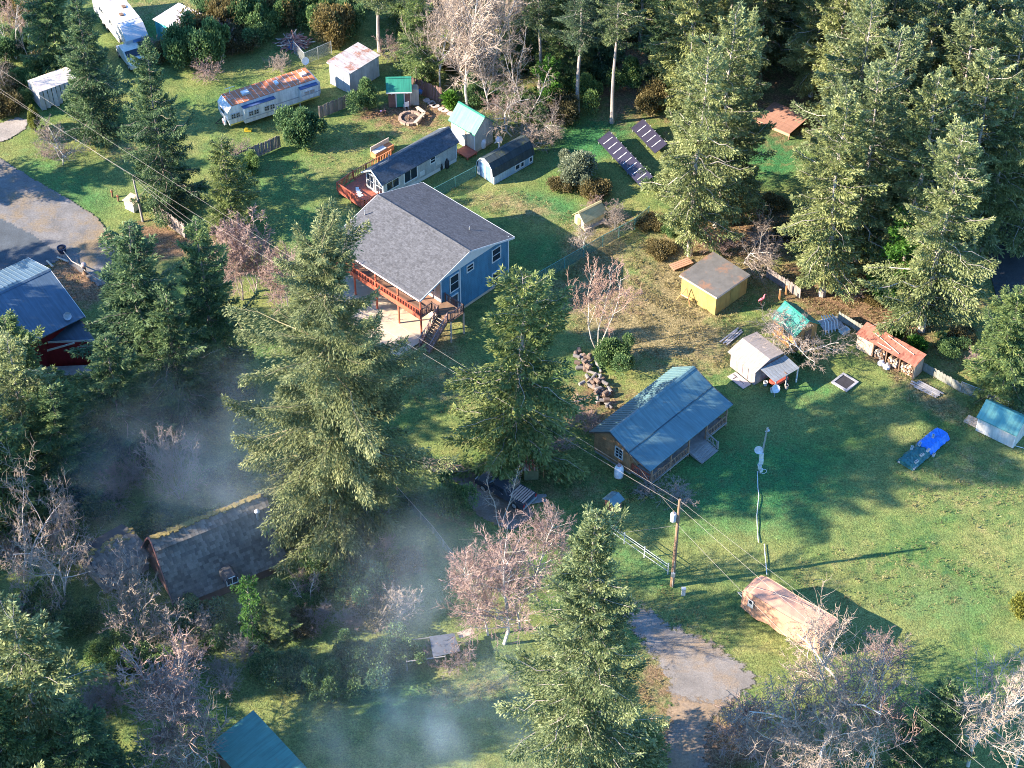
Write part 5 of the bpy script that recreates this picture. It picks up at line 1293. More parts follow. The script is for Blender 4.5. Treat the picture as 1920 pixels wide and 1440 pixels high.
# ------------------------------------------------------------------ lawn mast with dish, hose
def mast():
    b = at(1424, 886); r = thing('antenna_mast', 'grey post on the lawn carrying a small dish and white equipment boxes', 'antenna', b)
    mb = MB(); mb.tube([(0, 0, 0), (.05, 0, 2.6), (.22, .05, 5.1)], [.1, .09, .06], 8); part('post', mb, STEEL, r)
    mb = MB(); mb.lathe([(.02, 0), (.2, .03), (.36, .1), (.36, .12), (.2, .05)], n=16); o = part('dish', mb, mat_plain('dish_grey', (.5, .5, .52), .5), r); o.location = (-.3, -.12, 2.8); o.rotation_euler = (rad(68), 0, rad(-10))
    for x, z, w, h in ((-.02, 2.1, .34, .5), (0, 1.45, .36, .55), (-.05, .8, .3, .45), (.12, .45, .2, .3)):
        mb = MB(); mb.box(x, -.14, z, w, .16, h); part('box', mb, WHITE, r)
    mb = MB(); mb.tube([(.3 + .25 * math.cos(a), -.2, .35 + .25 * math.sin(a)) for a in [i * math.pi / 5 for i in range(11)]], .025, 5).tube([(.05, -.2, 2.0), (-.3, -.3, 1.2), (.1, -.25, .1)], .02, 4); part('cable', mb, WHITE, r)
    mb = MB(); mb.tube([(.22, .05, 5.05), (.32, .05, 5.12), (.36, .05, 4.9)], .025, 5); part('cap', mb, STEEL, r)
    for k, pts in enumerate([[(1420, 884), (1421, 915), (1423, 928), (1419, 966), (1420, 990), (1422, 1017)], [(1433, 1020), (1435, 1045), (1438, 1078)]]):
        P_ = [at(*p, .05) for p in pts]; t = thing('white_hose', ['long white pipe lying across the lawn from the antenna post', 'short white pipe lying on the lawn, ending at the peach tarp'][k], 'pipe', (P_[0].x, P_[0].y, 0))
        mb = MB(); mb.tube([p - Vector((P_[0].x, P_[0].y, 0)) for p in P_], .036, 6); part('pipe', mb, WHITE, t)
    t = thing('white_scrap', 'small white scrap lying on grass near the antenna post', 'scrap', at(1439, 809), .4); mb = MB(); mb.box(0, 0, .05, .4, .15, .05).box(.1, .05, .09, .2, .12, .04, .5); part('sheet', mb, WHITE, t)
mast()

# ------------------------------------------------------------------ car
def car():
    a, b = at(918, 916), at(985, 938)
    r = thing('pickup_truck', 'dark grey pickup truck parked on gravel behind bare branches', 'car', at(948, 926), rad(-38) + math.pi)
    P = mat_plain('dark_paint', (.05, .058, .075), .25, var=.05)
    # x forward (towards upper-left)
    prof = [(-2.5, .42), (-2.5, .98), (-1.0, 1.02), (-.85, 1.02), (-.55, 1.66), (.55, 1.68), (1.15, 1.08), (2.3, .98), (2.5, .78), (2.5, .42)]
    def hull(y0, y1, inset):
        m = MB(); m.prism([(x, y0, z) for x, z in prof], (0, y1 - y0, 0)); return m
    part('body', hull(-.9, .9, 0), P, r)
    mb = MB(); mb.prism([(.58, -.78, 1.66), (1.14, -.82, 1.12), (1.14, .82, 1.12), (.58, .78, 1.66)], (.025, 0, .02)); part('windscreen', mb, mat_glass(), r)
    mb = MB(); mb.prism([(-.87, -.78, 1.1), (-.58, -.74, 1.62), (-.58, .74, 1.62), (-.87, .78, 1.1)], (-.025, 0, .01)); part('rear_window', mb, mat_glass(), r)
    for s in (-1, 1):
        mb = MB(); mb.prism([(-.5, s * .905, 1.12), (.95, s * .905, 1.12), (.5, s * .905, 1.58), (-.4, s * .905, 1.58)], (0, s * .012, 0)); part('window', mb, mat_glass(), r)
        mb = MB(); mb.box(.0, s * .908, .78, .95, .012, .55); d = part('door', mb, P, r); m2 = MB(); m2.box(-.35, s * .925, .95, .16, .03, .04); part('handle', m2, STEEL, d)
        mb = MB(); mb.box(2.5, s * .65, .78, .06, .35, .16); part('headlight', mb, WHITE, r)
        mb = MB(); mb.box(-2.51, s * .8, .8, .05, .16, .3); part('tail_light', mb, mat_plain('tail_red', (.4, .02, .02), .3), r)
        mb = MB(); mb.box(.8, s * 1.0, 1.12, .14, .2, .14); part('mirror', mb, P, r)
    mb = MB(); mb.box(-1.75, 0, 1.0, 1.35, 1.5, .06); part('bed', mb, DARKVOID, r)
    pm = MB(); pm.box(0, 0, 0, .13, 1.55, .04); pme = pm.mesh('rack_slat', mat_plain('pink_slat', (.55, .36, .3), .7))
    for i in range(7): inst('rack_slat', pme, r, (-2.35 + i * .22, 0, 1.07))
    mb = MB(); mb.box(2.53, 0, .55, .08, 1.7, .16); part('bumper', mb, STEEL, r); mb = MB(); mb.box(-2.53, 0, .55, .08, 1.7, .16); part('bumper', mb, STEEL, r)
    for x in (-1.6, 1.65):
        for y in (-.82, .82): wheel(r, x, y, .36, .24)
    # flat trailer / planks behind it
    t = thing('plank_stack', 'weathered planks stacked beside the dark pickup truck', 'planks', at(995, 938), rad(10))
    pm = MB(); pm.box(0, 0, 0, 2.4, .2, .05); pme = pm.mesh('plank', GREYWOOD)
    for i in range(8): inst('plank', pme, t, (random.Random(i).uniform(-.2, .2), -.35 + (i % 4) * .23, .05 + .055 * (i // 4)), (0, 0, random.Random(i).gauss(0, .08)))
car()
# ------------------------------------------------------------------ small yard structures
def small_things():
    # teal roofed kiosk
    r = thing('well_house', 'little red-brown box with teal pitched cap on shaded grass by the cabin', 'well house', at(1149, 957), rad(47))
    mb = MB(); mb.box(0, 0, .65, .95, .95, 1.3); part('wall', mb, mat_siding('redbrown_board', (.36, .15, .11), .2, 'x', .7), r)
    slope(r, -.62, .62, 0, 1.62, -.68, 1.28, TEALROOF, .04); slope(r, -.62, .62, 0, 1.62, .68, 1.28, TEALROOF, .04)
    mb = MB(); mb.prism([(-.47, -.47, 1.3), (-.47, .47, 1.3), (-.47, 0, 1.58)], (.94, 0, 0)); part('gable', mb, mat_siding('redbrown_board', (.36, .15, .11)), r)
    # striped roof shed by the car
    r = thing('log_store', 'tiny olive shed with striped red and white roof near the pickup truck', 'shed', at(995, 890), rad(4))
    mb = MB(); mb.box(0, 0, .65, 1.2, 1.2, 1.3); part('wall', mb, mat_plain('olive_wall', (.2, .2, .1), .8), r)
    q = MB(); q.box(0, 0, 0, .12, 1.6, .04)
    for i in range(11):
        o = part('roof_panel', q, mat_plain('pink_board', (.6, .38, .3), .7) if i % 2 else mat_plain('rust_board', (.3, .1, .07), .8), r); o.location = (-.65 + i * .13, 0, 1.45); o.rotation_euler = (rad(12), 0, 0)
    # frame by it
    r = thing('garden_trestle', 'pale timber A-frame and post standing by the tiny striped shed', 'frame', at(1010, 896), rad(10))
    for x in (-.4, .4):
        mb = MB(); mb.tube([(x, 0, 0), (x, 0, 1.5)], .05, 4); part('post', mb, mat_plain('orange_timber', (.5, .25, .1), .8), r)
    mb = MB(); mb.tube([(-.4, 0, 1.3), (.4, 0, .7)], .04, 4).tube([(-.4, 0, .8), (.4, 0, 1.4)], .04, 4); part('brace', mb, PALEWOOD, r)
    # propane tank by cabin
    r = thing('propane_tank', 'white upright propane tank at the log cabin corner', 'tank', at(1160, 893))
    mb = MB(); mb.lathe([(.38, 0), (.4, .12), (.4, .95), (.3, 1.15), (.12, 1.24)], n=16); part('body', mb, mat_plain('tank_white', (.78, .72, .72), .35), r, smooth=True); mb = MB(); mb.lathe([(.16, 1.2), (.16, 1.38), (.05, 1.42)], n=10); part('cap', mb, mat_plain('tank_cap', (.55, .3, .3), .4), r)
    r = thing('propane_tank', 'white propane tank with green-topped pipe behind the beige shed', 'tank', at(905, 276))
    mb = MB(); mb.lathe([(.3, 0), (.36, .1), (.36, .8), (.26, .98), (.1, 1.04)], n=16); part('body', mb, mat_plain('tank_white', (.78, .72, .72), .35), r, smooth=True); mb = MB(); mb.lathe([(.12, 1.02), (.12, 1.2), (.04, 1.25)], n=8); part('cap', mb, mat_plain('lime_cap', (.35, .5, .1), .5), r)
    r = thing('garden_statue', 'white garden ornament with rounded top by the mossy barrel-roofed shed', 'statue', at(936, 280))
    mb = MB(); mb.lathe([(.16, 0), (.14, .2), (.08, .35), (.1, .75), (.3, .95), (.38, 1.2), (.28, 1.45), (.08, 1.55)], n=10); part('body', mb, mat_plain('pale_pink', (.75, .62, .58), .6), r, smooth=True); mb = MB(); mb.tube([(-.2, 0, 1.0), (-.45, 0, .75)], [.1, .05], 6); part('arm', mb, mat_plain('pale_pink', (.75, .62, .58)), r)
    # white box by left pole + stakes
    r = thing('pump_box', 'small white box with tan lid beside the leaning service pole', 'box', at(250, 390), rad(-35))
    mb = MB(); mb.box(0, 0, .5, 1.15, 1.0, 1.0); part('body', mb, WHITE, r); mb = MB(); mb.prism([(-.7, -.62, .98), (.7, -.62, .98), (.7, .62, 1.12), (-.7, .62, 1.12)], (0, 0, .06)); part('lid', mb, mat_plain('tan_lid', (.55, .4, .28), .8), r)
    for k, (px, py) in enumerate(((211, 369), (222, 377))):
        r = thing('marker_post', ['short red-brown post on the verge, taller of two', 'short red-brown post on the verge beside the white box'][k], 'post', at(px, py)); mb = MB(); mb.lathe([(.1, 0), (.1, .8 - .1 * k), (.06, .86 - .1 * k)], n=8); part('post', mb, BROWNWOOD, r); mb = MB(); mb.lathe([(.11, .6), (.11, .7)], n=8); part('band', mb, REDSTAIN, r)
    # garden bed on lawn
    r = thing('garden_bed', 'square timber-edged bed of dark soil set in the lawn', 'garden bed', at(1584, 718), rad(45))
    mb = MB(); mb.box(0, 0, .06, 1.35, 1.35, .08); part('soil', mb, mat_plain('soil', (.03, .028, .035), .95, var=.3), r)
    for x, y, a, b in ((0, -.75, 1.7, .2), (0, .75, 1.7, .2), (-.75, 0, .2, 1.3), (.75, 0, .2, 1.3)):
        mb = MB(); mb.box(x, y, .08, a, b, .14); part('edging', mb, mat_plain('grey_edging', (.28, .27, .29), .85), r)
    # planks on grass
    for k, (p0, p1, n, lab) in enumerate([((1352, 645), (1390, 616), 4, 'long grey board lying in rough grass by the grey shed'), ((1712, 716), (1766, 742), 5, 'long weathered board lying at the lawn edge below the woodshed')]):
        a, b = at(*p0), at(*p1); d = b - a; yaw = math.atan2(d.y, d.x)
        for i in range(n):
            rng = random.Random(i + 7 * k); o = MB(); t = thing('loose_board', lab, 'board', (a + b) / 2 + Vector((-d.y, d.x, 0)).normalized() * (.2 * (i - n / 2)), yaw + rng.gauss(0, .04), 'boards ' + ('by the grey shed' if k == 0 else 'below the woodshed'))
            o.box(rng.uniform(-.2, .2), 0, .04 + .01 * i, d.length * rng.uniform(.75, 1.05), .15, .035); part('board', o, mat_plain('silver_board', (.3, .28, .285), .8), t)
    # red toy horse / flamingo by yellow shed
    r = thing('garden_flamingo', 'bright pink-red plastic ornament on thin legs between the yellow and green-roofed sheds', 'ornament', at(1426, 574), rad(30))
    mb = MB(); mb.tube([(0, 0, 0), (0, 0, .7)], .03, 5).tube([(.1, 0, 0), (.05, 0, .7)], .03, 5); part('leg', mb, REDSTAIN, r); mb = MB(); mb.tube([(-.3, 0, .75), (0, 0, .8), (.25, 0, .85), (.35, 0, 1.25), (.5, 0, 1.2)], [.05, .14, .1, .05, .03], 6); part('body', mb, mat_plain('flamingo', (.75, .16, .2), .5), r)
    # two posts by the orange shed
    for k, (px, py) in enumerate(((1461, 562), (1473, 553))):
        r = thing('fence_post', ['orange timber post by the orange shed, beside the plank fence end', 'orange timber post at the plank fence end'][k], 'post', at(px, py)); mb = MB(); mb.box(0, 0, .6, .14, .14, 1.2); part('post', mb, mat_plain('orange_timber', (.5, .25, .1), .8), r); mb = MB(); mb.box(0, 0, 1.21, .17, .17, .03); part('cap', mb, PALEWOOD, r)
    # meter pedestal on the lawn near pole
    r = thing('meter_pedestal', 'short white utility pedestal on grass near the transformer pole', 'pedestal', at(1281, 1115)); mb = MB(); mb.box(0, 0, .35, .3, .25, .7); part('body', mb, WHITE, r); mb = MB(); mb.box(0, 0, .73, .36, .3, .06); part('cap', mb, STEEL, r)
    # garden cage
    r = thing('garden_cage', 'white framed garden enclosure with a corrugated sheet, full of twigs', 'enclosure', at(822, 1232), rad(10))
    for x0, y0, x1, y1 in ((-2.5, -.9, -2.5, 1.1), (-2.5, 1.1, .6, 1.1), (-2.5, -.9, .4, -.9), (-2.5, -.9, -2.5, 1.1)):
        mb = MB(); mb.tube([(x0, y0, 1.1), (x1, y1, 1.1)], .05, 4); part('rail', mb, GREYWOOD, r)
    for x, y in ((-2.5, -.9), (-2.5, 1.1), (.4, -.9), (.6, 1.1), (2.6, .9)):
        mb = MB(); mb.tube([(x, y, 0), (x, y, 1.15)], .05, 4); part('post', mb, GREYWOOD, r)
    mb = MB(); mb.prism([(-.5, -.9, 1.16), (1.6, -.7, 1.16), (1.4, 1.1, 1.2), (-.5, 1.1, 1.2)], (0, 0, .03)); part('roof_sheet', mb, mat_plain('grey_sheet2', (.11, .12, .15), .6), r)
    mb = MB(); mb.box(2.3, 1.2, .9, 1.2, .6, .05, .2); part('shelf', mb, PALEWOOD, r)
    # stump and rope barrier near red house, gravel mound
    r = thing('tree_stump', 'sawn stump topped with a pale ball on the dark gravel mound by the red house', 'stump', at(160, 513)); mb = MB(); mb.lathe([(.3, 0), (.16, .3), (.14, .75), (.12, .8)], n=10); part('trunk', mb, BROWNWOOD, r); mb = MB(); mb.lathe([(.05, .8), (.24, .9), (.28, 1.05), (.2, 1.22), (.04, 1.28)], n=12); part('ball', mb, mat_plain('pale_ball', (.5, .38, .33), .7), r, smooth=True)
    r = thing('round_planter', 'dark round planter at the corner of the paved yard', 'planter', at(117, 473)); mb = MB(); mb.lathe([(.3, 0), (.45, .5), (.45, .6), (.38, .6), (.35, .5)], n=14); part('pot', mb, mat_plain('navy_pot', (.03, .04, .08), .4), r); mb = MB(); mb.lathe([(.34, .5), (.2, .62), (.05, .66)], n=12); part('soil', mb, mat_plain('soil', (.03, .028, .035), .95), r)
    P_ = [at(119, 471, .6), at(135, 490, .3), at(150, 498, .35), at(160, 508, .9), at(175, 518, .4), at(190, 527, .4)]
    r = thing('rope_barrier', 'pale rope slung from the round planter past the stump with the ball', 'rope', (P_[0].x, P_[0].y, 0)); mb = MB(); mb.tube([p - Vector((P_[0].x, P_[0].y, 0)) for p in P_], .05, 5); part('rope', mb, PALEWOOD, r)
    for k, (px, py, l) in enumerate(((94, 496, 1.1), (118, 488, 1.3))):
        r = thing('pale_kerb_log', ['pale log edging at the metal roof corner on dark gravel', 'pale log edging on dark gravel by the round planter'][k], 'log', at(px, py), rad(-50 + 20 * k)); mb = MB(); mb.tube([(-l / 2, 0, .1), (l / 2, 0, .1)], .1, 7); part('log', mb, PALEWOOD, r)
    # log pile behind the cabin
    rng = random.Random(21); lm = [mat_plain('log_bark', (.16, .11, .085), .9, var=.3), mat_plain('log_grey', (.2, .18, .17), .9, var=.2)]
    q = [MB().tube([(0, -.25, 0), (0, .25, 0)], .2, 9).mesh('log', lm[0]), MB().tube([(0, -.3, 0), (0, .3, 0)], .16, 9).mesh('log', lm[1]), MB().tube([(0, -.7, 0), (0, .7, 0)], .13, 8).mesh('log', lm[1])]
    cut = MB().tube([(0, -.002, 0), (0, .012, 0)], .9, 9).mesh('cut_end', mat_plain('cut_wood', (.3, .2, .14), .85))
    for i in range(46):
        f = rng.random(); px = 1088 + 55 * f + rng.gauss(0, 9); py = 670 + 88 * f + rng.gauss(0, 7)
        k = rng.choice((0, 0, 1, 1, 2)); o = link('cut_log', q[k]); p = at(px, py); r_ = (.2, .16, .13)[k]
        o.location = (p.x, p.y, r_ + (.25 if rng.random() < .35 else 0)); o.rotation_euler = (rng.gauss(0, .12), 0, rng.uniform(0, 3.14)); tag(o, 'sawn log in the untidy pile behind the log cabin', 'log', 'log pile behind the cabin')
        c = inst('cut_end', cut, o, (0, (-.25, -.3, -.7)[k] - .013, 0), (0, 0, 0), (r_, 1, r_))
    # brush / wood pile top
    r = thing('brush_pile', 'heap of reddish brush and boards on a blue tarp at the wood edge', 'brush pile', at(552, 82))
    for i in range(150):
        a = rng.uniform(0, 6.28); d = rng.random() ** .6 * 1.6; x, y = d * math.cos(a), d * .8 * math.sin(a); z = max(.05, 1.0 * (1 - d / 1.7)); b_ = rng.uniform(0, 3.14); L = rng.uniform(.3, .9)
        mb = MB(); mb.tube([(x - L * math.cos(b_), y - L * math.sin(b_), z + rng.gauss(0, .15)), (x + L * math.cos(b_), y + L * math.sin(b_), z + rng.gauss(0, .15))], rng.uniform(.03, .07), 4); part('stick', mb, mat_plain('red_brush', (.3, .14, .11), .85) if i % 3 else PALEWOOD, r)
    mb = MB(); mb.lathe([(1.3, .02), (1.15, .15), (.7, .5), (.2, .7)], n=14); part('tarp', mb, mat_plain('blue_tarp2', (.06, .09, .18), .7), r)
    # pavers near beige shed
    for i in range(7):
        r = thing('paving_slab', 'pale slab of the path between the brown shed and the beige shed', 'slab', at(800 + i * 7 + rng.gauss(0, 2), 188 + i * 4 + rng.gauss(0, 2)), rng.uniform(0, 1), 'path slabs by the sheds'); mb = MB(); mb.prism([(.42 * math.cos(a) * rng.uniform(.8, 1.1), .36 * math.sin(a) * rng.uniform(.8, 1.1), 0) for a in [k * 2 * math.pi / 8 for k in range(8)]], (0, 0, .06)); part('slab', mb, mat_plain('pale_slab', (.5, .4, .36), .85), r)
    # timber platform in the wood
    r = thing('timber_platform', 'red-brown timber platform roof glimpsed between the forest spruces', 'platform', at(1465, 232), rad(-38))
    for i in range(14):
        mb = MB(); mb.box(0, 0, 0, 4.2, .26, .06); o = part('plank', mb, mat_plain('redbrown_plank', (.33, .17, .12), .85), r); o.location = (0, -1.8 + .27 * i, .75)
    mb = MB(); mb.box(0, -1.96, .62, 4.3, .06, .3); part('fascia', mb, mat_plain('orange_edge', (.5, .25, .16), .8), r)
    for x in (-2, 2):
        for y in (-1.8, 1.7):
            mb = MB(); mb.box(x, y, .36, .14, .14, .72); part('post', mb, BROWNWOOD, r)
    # dirt mound
    r = thing('earth_mound', 'mound of bare orange earth near the dark asphalt drive', 'mound', at(1778, 568)); mb = MB(); pr = [(1.7, .0), (1.3, .3), (.8, .6), (.3, .75), (.05, .78)]
    mb.lathe(pr, n=16); part('earth', mb, mat_plain('orange_earth', (.36, .2, .11), .95, var=.4, scale=3, bumps=.6), r, smooth=True)
    for i in range(14):
        mb = MB(); a = rng.uniform(0, 6.28); mb.box(1.2 * math.cos(a), 1.0 * math.sin(a), .35, .25, .2, .18, a); part('clod', mb, mat_plain('orange_earth', (.36, .2, .11)), r)
    # bin + blue barrow by dark fence
    r = thing('blue_barrow', 'blue wheelbarrow leaning by the dark plank fence', 'wheelbarrow', at(787, 178), rad(80)); mb = MB(); mb.prism([(-.35, -.3, .35), (.35, -.3, .35), (.45, -.35, .75), (-.5, -.35, .75)], (0, .65, 0)); part('tray', mb, mat_plain('barrow_blue', (.05, .2, .55), .4), r); mb = MB(); mb.tube([(.55, -.05, .2), (.55, .05, .2)], .2, 10); part('wheel', mb, BLACK, r)
    for s in (-.25, .25):
        mb = MB(); mb.tube([(.5, s * .3, .22), (-.9, s, .65)], .025, 5); part('handle', mb, STEEL, r)
small_things()

# ------------------------------------------------------------------ fences
FENCEW = mat_plain('fence_silver', (.25, .205, .185), .85, var=.2, grain=(4, 4, 1), rand=.25)
FENCED = mat_plain('fence_dark', (.17, .10, .085), .85, var=.25, rand=.3)
boards_fence('plank_fence', 'sunlit silver plank fence beside the leaning service pole', 'fence', [(289, 404), (347, 447)], 1.7, FENCEW, seed=1)
boards_fence('plank_fence', 'weathered plank fence below the rusty trailer, by the bare brushwood', 'fence', [(415, 322), (470, 300), (527, 276)], 1.5, FENCEW, seed=2)
boards_fence('plank_fence', 'short plank fence between the round bush and the pale metal shed', 'fence', [(600, 222), (655, 200)], 1.5, FENCEW, seed=3)
boards_fence('plank_fence', 'dark brown plank fence behind the brown cabin shed', 'fence', [(770, 172), (828, 193)], 1.9, FENCED, seed=4, gap=.03)
boards_fence('plank_fence', 'low grey plank fence running from the yellow shed towards the orange shed', 'fence', [(1436, 520), (1500, 560)], 1.25, FENCEW, seed=5)
boards_fence('plank_fence', 'low grey-green board fence behind the woodshed', 'fence', [(1571, 600), (1640, 640), (1720, 690), (1800, 735)], 1.0, mat_plain('fence_greygreen', (.2, .195, .165), .85, rand=.15), bw=.3, seed=6)
MW = mat_mesh_wire('green_mesh', (.08, .2, .17), .42); MW2 = mat_mesh_wire('grey_mesh', (.35, .36, .38), .2)
PGREEN = mat_plain('green_post', (.12, .3, .26), .5)
mesh_fence('mesh_fence', 'long green mesh fence with pale top rail crossing the dark lawn by the blue house', 'fence', [(985, 545), (1130, 462), (1190, 430), (1216, 408)], 1.3, MW, PGREEN, 2.2)
mesh_fence('mesh_fence', 'green mesh fence running from the blue house to the barrel-roofed shed', 'fence', [(815, 372), (892, 331)], 1.25, MW, PGREEN, 2.2)
mesh_fence('chain_link_fence', 'chain-link fence with steel posts near the brush pile', 'fence', [(552, 100), (572, 122), (622, 100)], 1.5, MW2, STEEL, 2.2)
mesh_fence('chain_link_fence', 'thin chain-link fence at the wood edge behind the woodshed', 'fence', [(1800, 735), (1850, 755), (1925, 790)], 1.2, MW2, STEEL, 2.4)
def gate():
    a, b = at(1131, 992), at(1252, 1077); d = b - a; yaw = math.atan2(d.y, d.x); L = d.length
    r = thing('farm_gate', 'long pale tubular gate of two rails reaching to the transformer pole', 'gate', a, yaw)
    GP = mat_plain('gate_pale', (.42, .44, .46), .4)
    for z in (.35, .85, 1.12):
        mb = MB(); mb.tube([(0, 0, z), (L, 0, z)], .024, 6); part('rail', mb, GP, r)
    for x in (0, L * .33, L * .64, L):
        mb = MB(); mb.tube([(x, 0, 0.02), (x, 0, 1.3)], .05, 6); part('post', mb, GP, r)
gate()
mesh_fence('garden_fence', 'low pale garden fence crossing the smoky garden to the shed', 'fence', [(745, 925), (812, 1000), (850, 1050)], .8, MW2, PALEWOOD, 1.6, True)
# ================================================================== vegetation
def quad_mesh(name, V, tone, mat):
    """V: (n,4,3) quads, tone: (n,)"""
    n = len(V); me = bpy.data.meshes.new(name)
    me.vertices.add(n * 4); me.vertices.foreach_set('co', V.reshape(-1).astype(np.float32))
    me.loops.add(n * 4); me.loops.foreach_set('vertex_index', np.arange(n * 4, dtype=np.int32))
    me.polygons.add(n); me.polygons.foreach_set('loop_start', np.arange(n, dtype=np.int32) * 4); me.polygons.foreach_set('loop_total', np.full(n, 4, np.int32))
    me.update()
    a = me.attributes.new('tone', 'FLOAT', 'FACE'); a.data.foreach_set('value', np.clip(tone, 0, 1).astype(np.float32))
    me.materials.append(mat); return me
def unit(v): return v / np.maximum(np.linalg.norm(v, axis=-1, keepdims=True), 1e-9)
def rhombi(p, d, l, w, rng, roll=None):
    """quads from base points p along unit d, length l, half-width w"""
    up = unit(rng.normal(size=p.shape) * .8 + np.array([0, 0, 1.0]))
    s = unit(np.cross(d, up)) * w[:, None]
    return np.stack([p, p + d * (l * .5)[:, None] + s, p + d * l[:, None], p + d * (l * .5)[:, None] - s], 1)

STY = {  # bare: clear stem share; el0/el1 branch rise at foot/top; hang: droop of sprays; n: boughs per metre; dens: sprays per metre of bough
    'spruce': dict(bare=.03, el0=-.10, el1=.8, droop=.30, lift=.24, hang=.45, n=9.5, sp=(.28, .05), dens=135, wid=.34, pw=.66, jag=.42),
    'lichen': dict(bare=.10, el0=-.10, el1=.7, droop=.22, lift=.15, hang=.40, n=7.5, sp=(.28, .052), dens=130, wid=.34, pw=.44, jag=.55),
    'mossy': dict(bare=.04, el0=-.25, el1=.6, droop=.24, lift=.22, hang=1.0, n=8, sp=(.27, .04), dens=210, wid=.24, pw=.46, jag=.55),
    'cedar': dict(bare=.05, el0=.0, el1=.85, droop=.34, lift=.12, hang=.55, n=9, sp=(.26, .048), dens=125, wid=.3, pw=.55, jag=.42),
    'pine': dict(bare=.5, el0=.1, el1=.8, droop=.1, lift=.1, hang=.15, n=10, sp=(.27, .048), dens=95, wid=.32, pw=.42, jag=.55),
}
def make_conifer(seed, h, r, style, folmat, barkmat):
    S = STY[style]; rng = np.random.default_rng(seed); z0 = h * S['bare']; fol_up = np.array([0, 0, 1.0])
    ph = rng.uniform(0, 6.28, 6); fq = rng.integers(1, 4, 6); zf = rng.uniform(.5, 3.5, 6)
    def lump(az, t): return sum(np.sin(fq[i] * az + zf[i] * t * 6 + ph[i]) for i in range(6)) / 6
    quads, tones = [], []
    tb = MB(); lean = rng.normal(0, .012, 2)
    tr = .011 * h + .05
    def ctr(z): return np.array([lean[0] * z + .1 * math.sin(z * .5 + ph[0]), lean[1] * z + .1 * math.sin(z * .4 + ph[1]), z])
    ks = np.linspace(0, h * .985, 12)
    tb.tube([ctr(z) for z in ks], [max(.02, tr * (1 - z / h) ** .8 * (1.25 if z == 0 else 1)) for z in ks], 8)
    N_ = int((h - z0) * S['n']); az = rng.uniform(0, 6.28)
    for k in range(N_):
        t = ((k + rng.uniform(0, 1)) / N_) ** 1.08; z = z0 + t * (h * .99 - z0)
        az += 2.4 + rng.normal(0, .5)
        R = r * (1 - t) ** S['pw'] * min(1, .6 + t * 3.5)
        L = R * (1 + S['jag'] * 1.7 * lump(az, t)) * rng.uniform(.5, 1.18) + .15
        L = max(L, .38 * R)
        el = S['el0'] + (S['el1'] - S['el0']) * t ** 1.4 + rng.normal(0, .13)
        dr = S['droop'] * rng.uniform(.5, 1.6) * (1 - .6 * t)
        b = ctr(z); hd = np.array([math.cos(az), math.sin(az), 0]); sd = np.array([-math.sin(az), math.cos(az), 0]); cv = rng.normal(0, .16); lf = S['lift'] * rng.uniform(.3, 1.6)
        def pos(s):
            s = np.asarray(s)[..., None]
            return b + hd * (L * s) + sd * (L * cv * s * s) + fol_up * L * (math.sin(el) * s - dr * s ** 2 + lf * s ** 4)
        br = max(.01, .013 * L ** .9) * (1.2 if style == 'lichen' else .85 if style == 'mossy' else 1)
        wob = rng.normal(0, .035 * L, (6, 3)); wob[0] = 0
        tb.tube([tuple(q) for q in pos(np.linspace(0, .95, 6)) + wob], [br, br * .8, br * .62, br * .48, br * .34, br * .18], 3, False)
        if style == 'lichen' and rng.random() < .07: continue          # dead bough
        M_ = max(8, int(L * S['dens'] * rng.uniform(.7, 1.2)))
        s = np.clip(rng.beta(1.7, 1.25, M_), .06, 1.0)
        wd = (L * S['wid'] * (1.08 - s) * np.minimum(1, .35 + s * 2.2) + .11); lat = rng.normal(0, .55, M_) * wd; lat = np.clip(lat, -1.5 * wd, 1.5 * wd)
        dn = -np.abs(lat) * .28 - np.abs(rng.normal(0, .5, M_)) * (.08 + S['hang'] * (.14 + .09 * L))
        p0 = pos(s); tan = unit(pos(np.clip(s + .03, 0, 1.05)) - pos(s - .03))
        p = p0 + sd * lat[:, None] + hd * (np.abs(lat) * .35)[:, None] + fol_up * dn[:, None]
        d = unit(tan * .8 + sd * (np.sign(lat) * .55)[:, None] - fol_up * (S['hang'] * rng.uniform(.1, .9, M_))[:, None] + rng.normal(0, .34, (M_, 3)))
        l = S['sp'][0] * rng.uniform(.55, 1.35, M_) * (1.0 if L > .7 else .75); w = S['sp'][1] * rng.uniform(.6, 1.35, M_)
        quads.append(rhombi(p, d, l, w, rng))
        tones.append(.2 + .34 * s + .28 * np.clip(np.abs(lat) / wd, 0, 1) + dn * .35 + rng.normal(0, .13) + rng.normal(0, .12, M_))  # tips paler; shade painted in, sprays darken inward and beneath the bough
        q = pos(np.array([.93, .97, 1.0])); d3 = unit(tan[:1] * 0 + (pos(np.array([1.0])) - pos(np.array([.9]))) + rng.normal(0, .12, (3, 3)))
        quads.append(rhombi(q, d3, np.full(3, S['sp'][0] * 1.1), np.full(3, S['sp'][1] * .8), rng)); tones.append(np.array([.8, .9, .95]))
    V = np.concatenate(quads); T = np.concatenate(tones)
    return tb.mesh('trunk', barkmat), quad_mesh('crown', V, T, folmat)

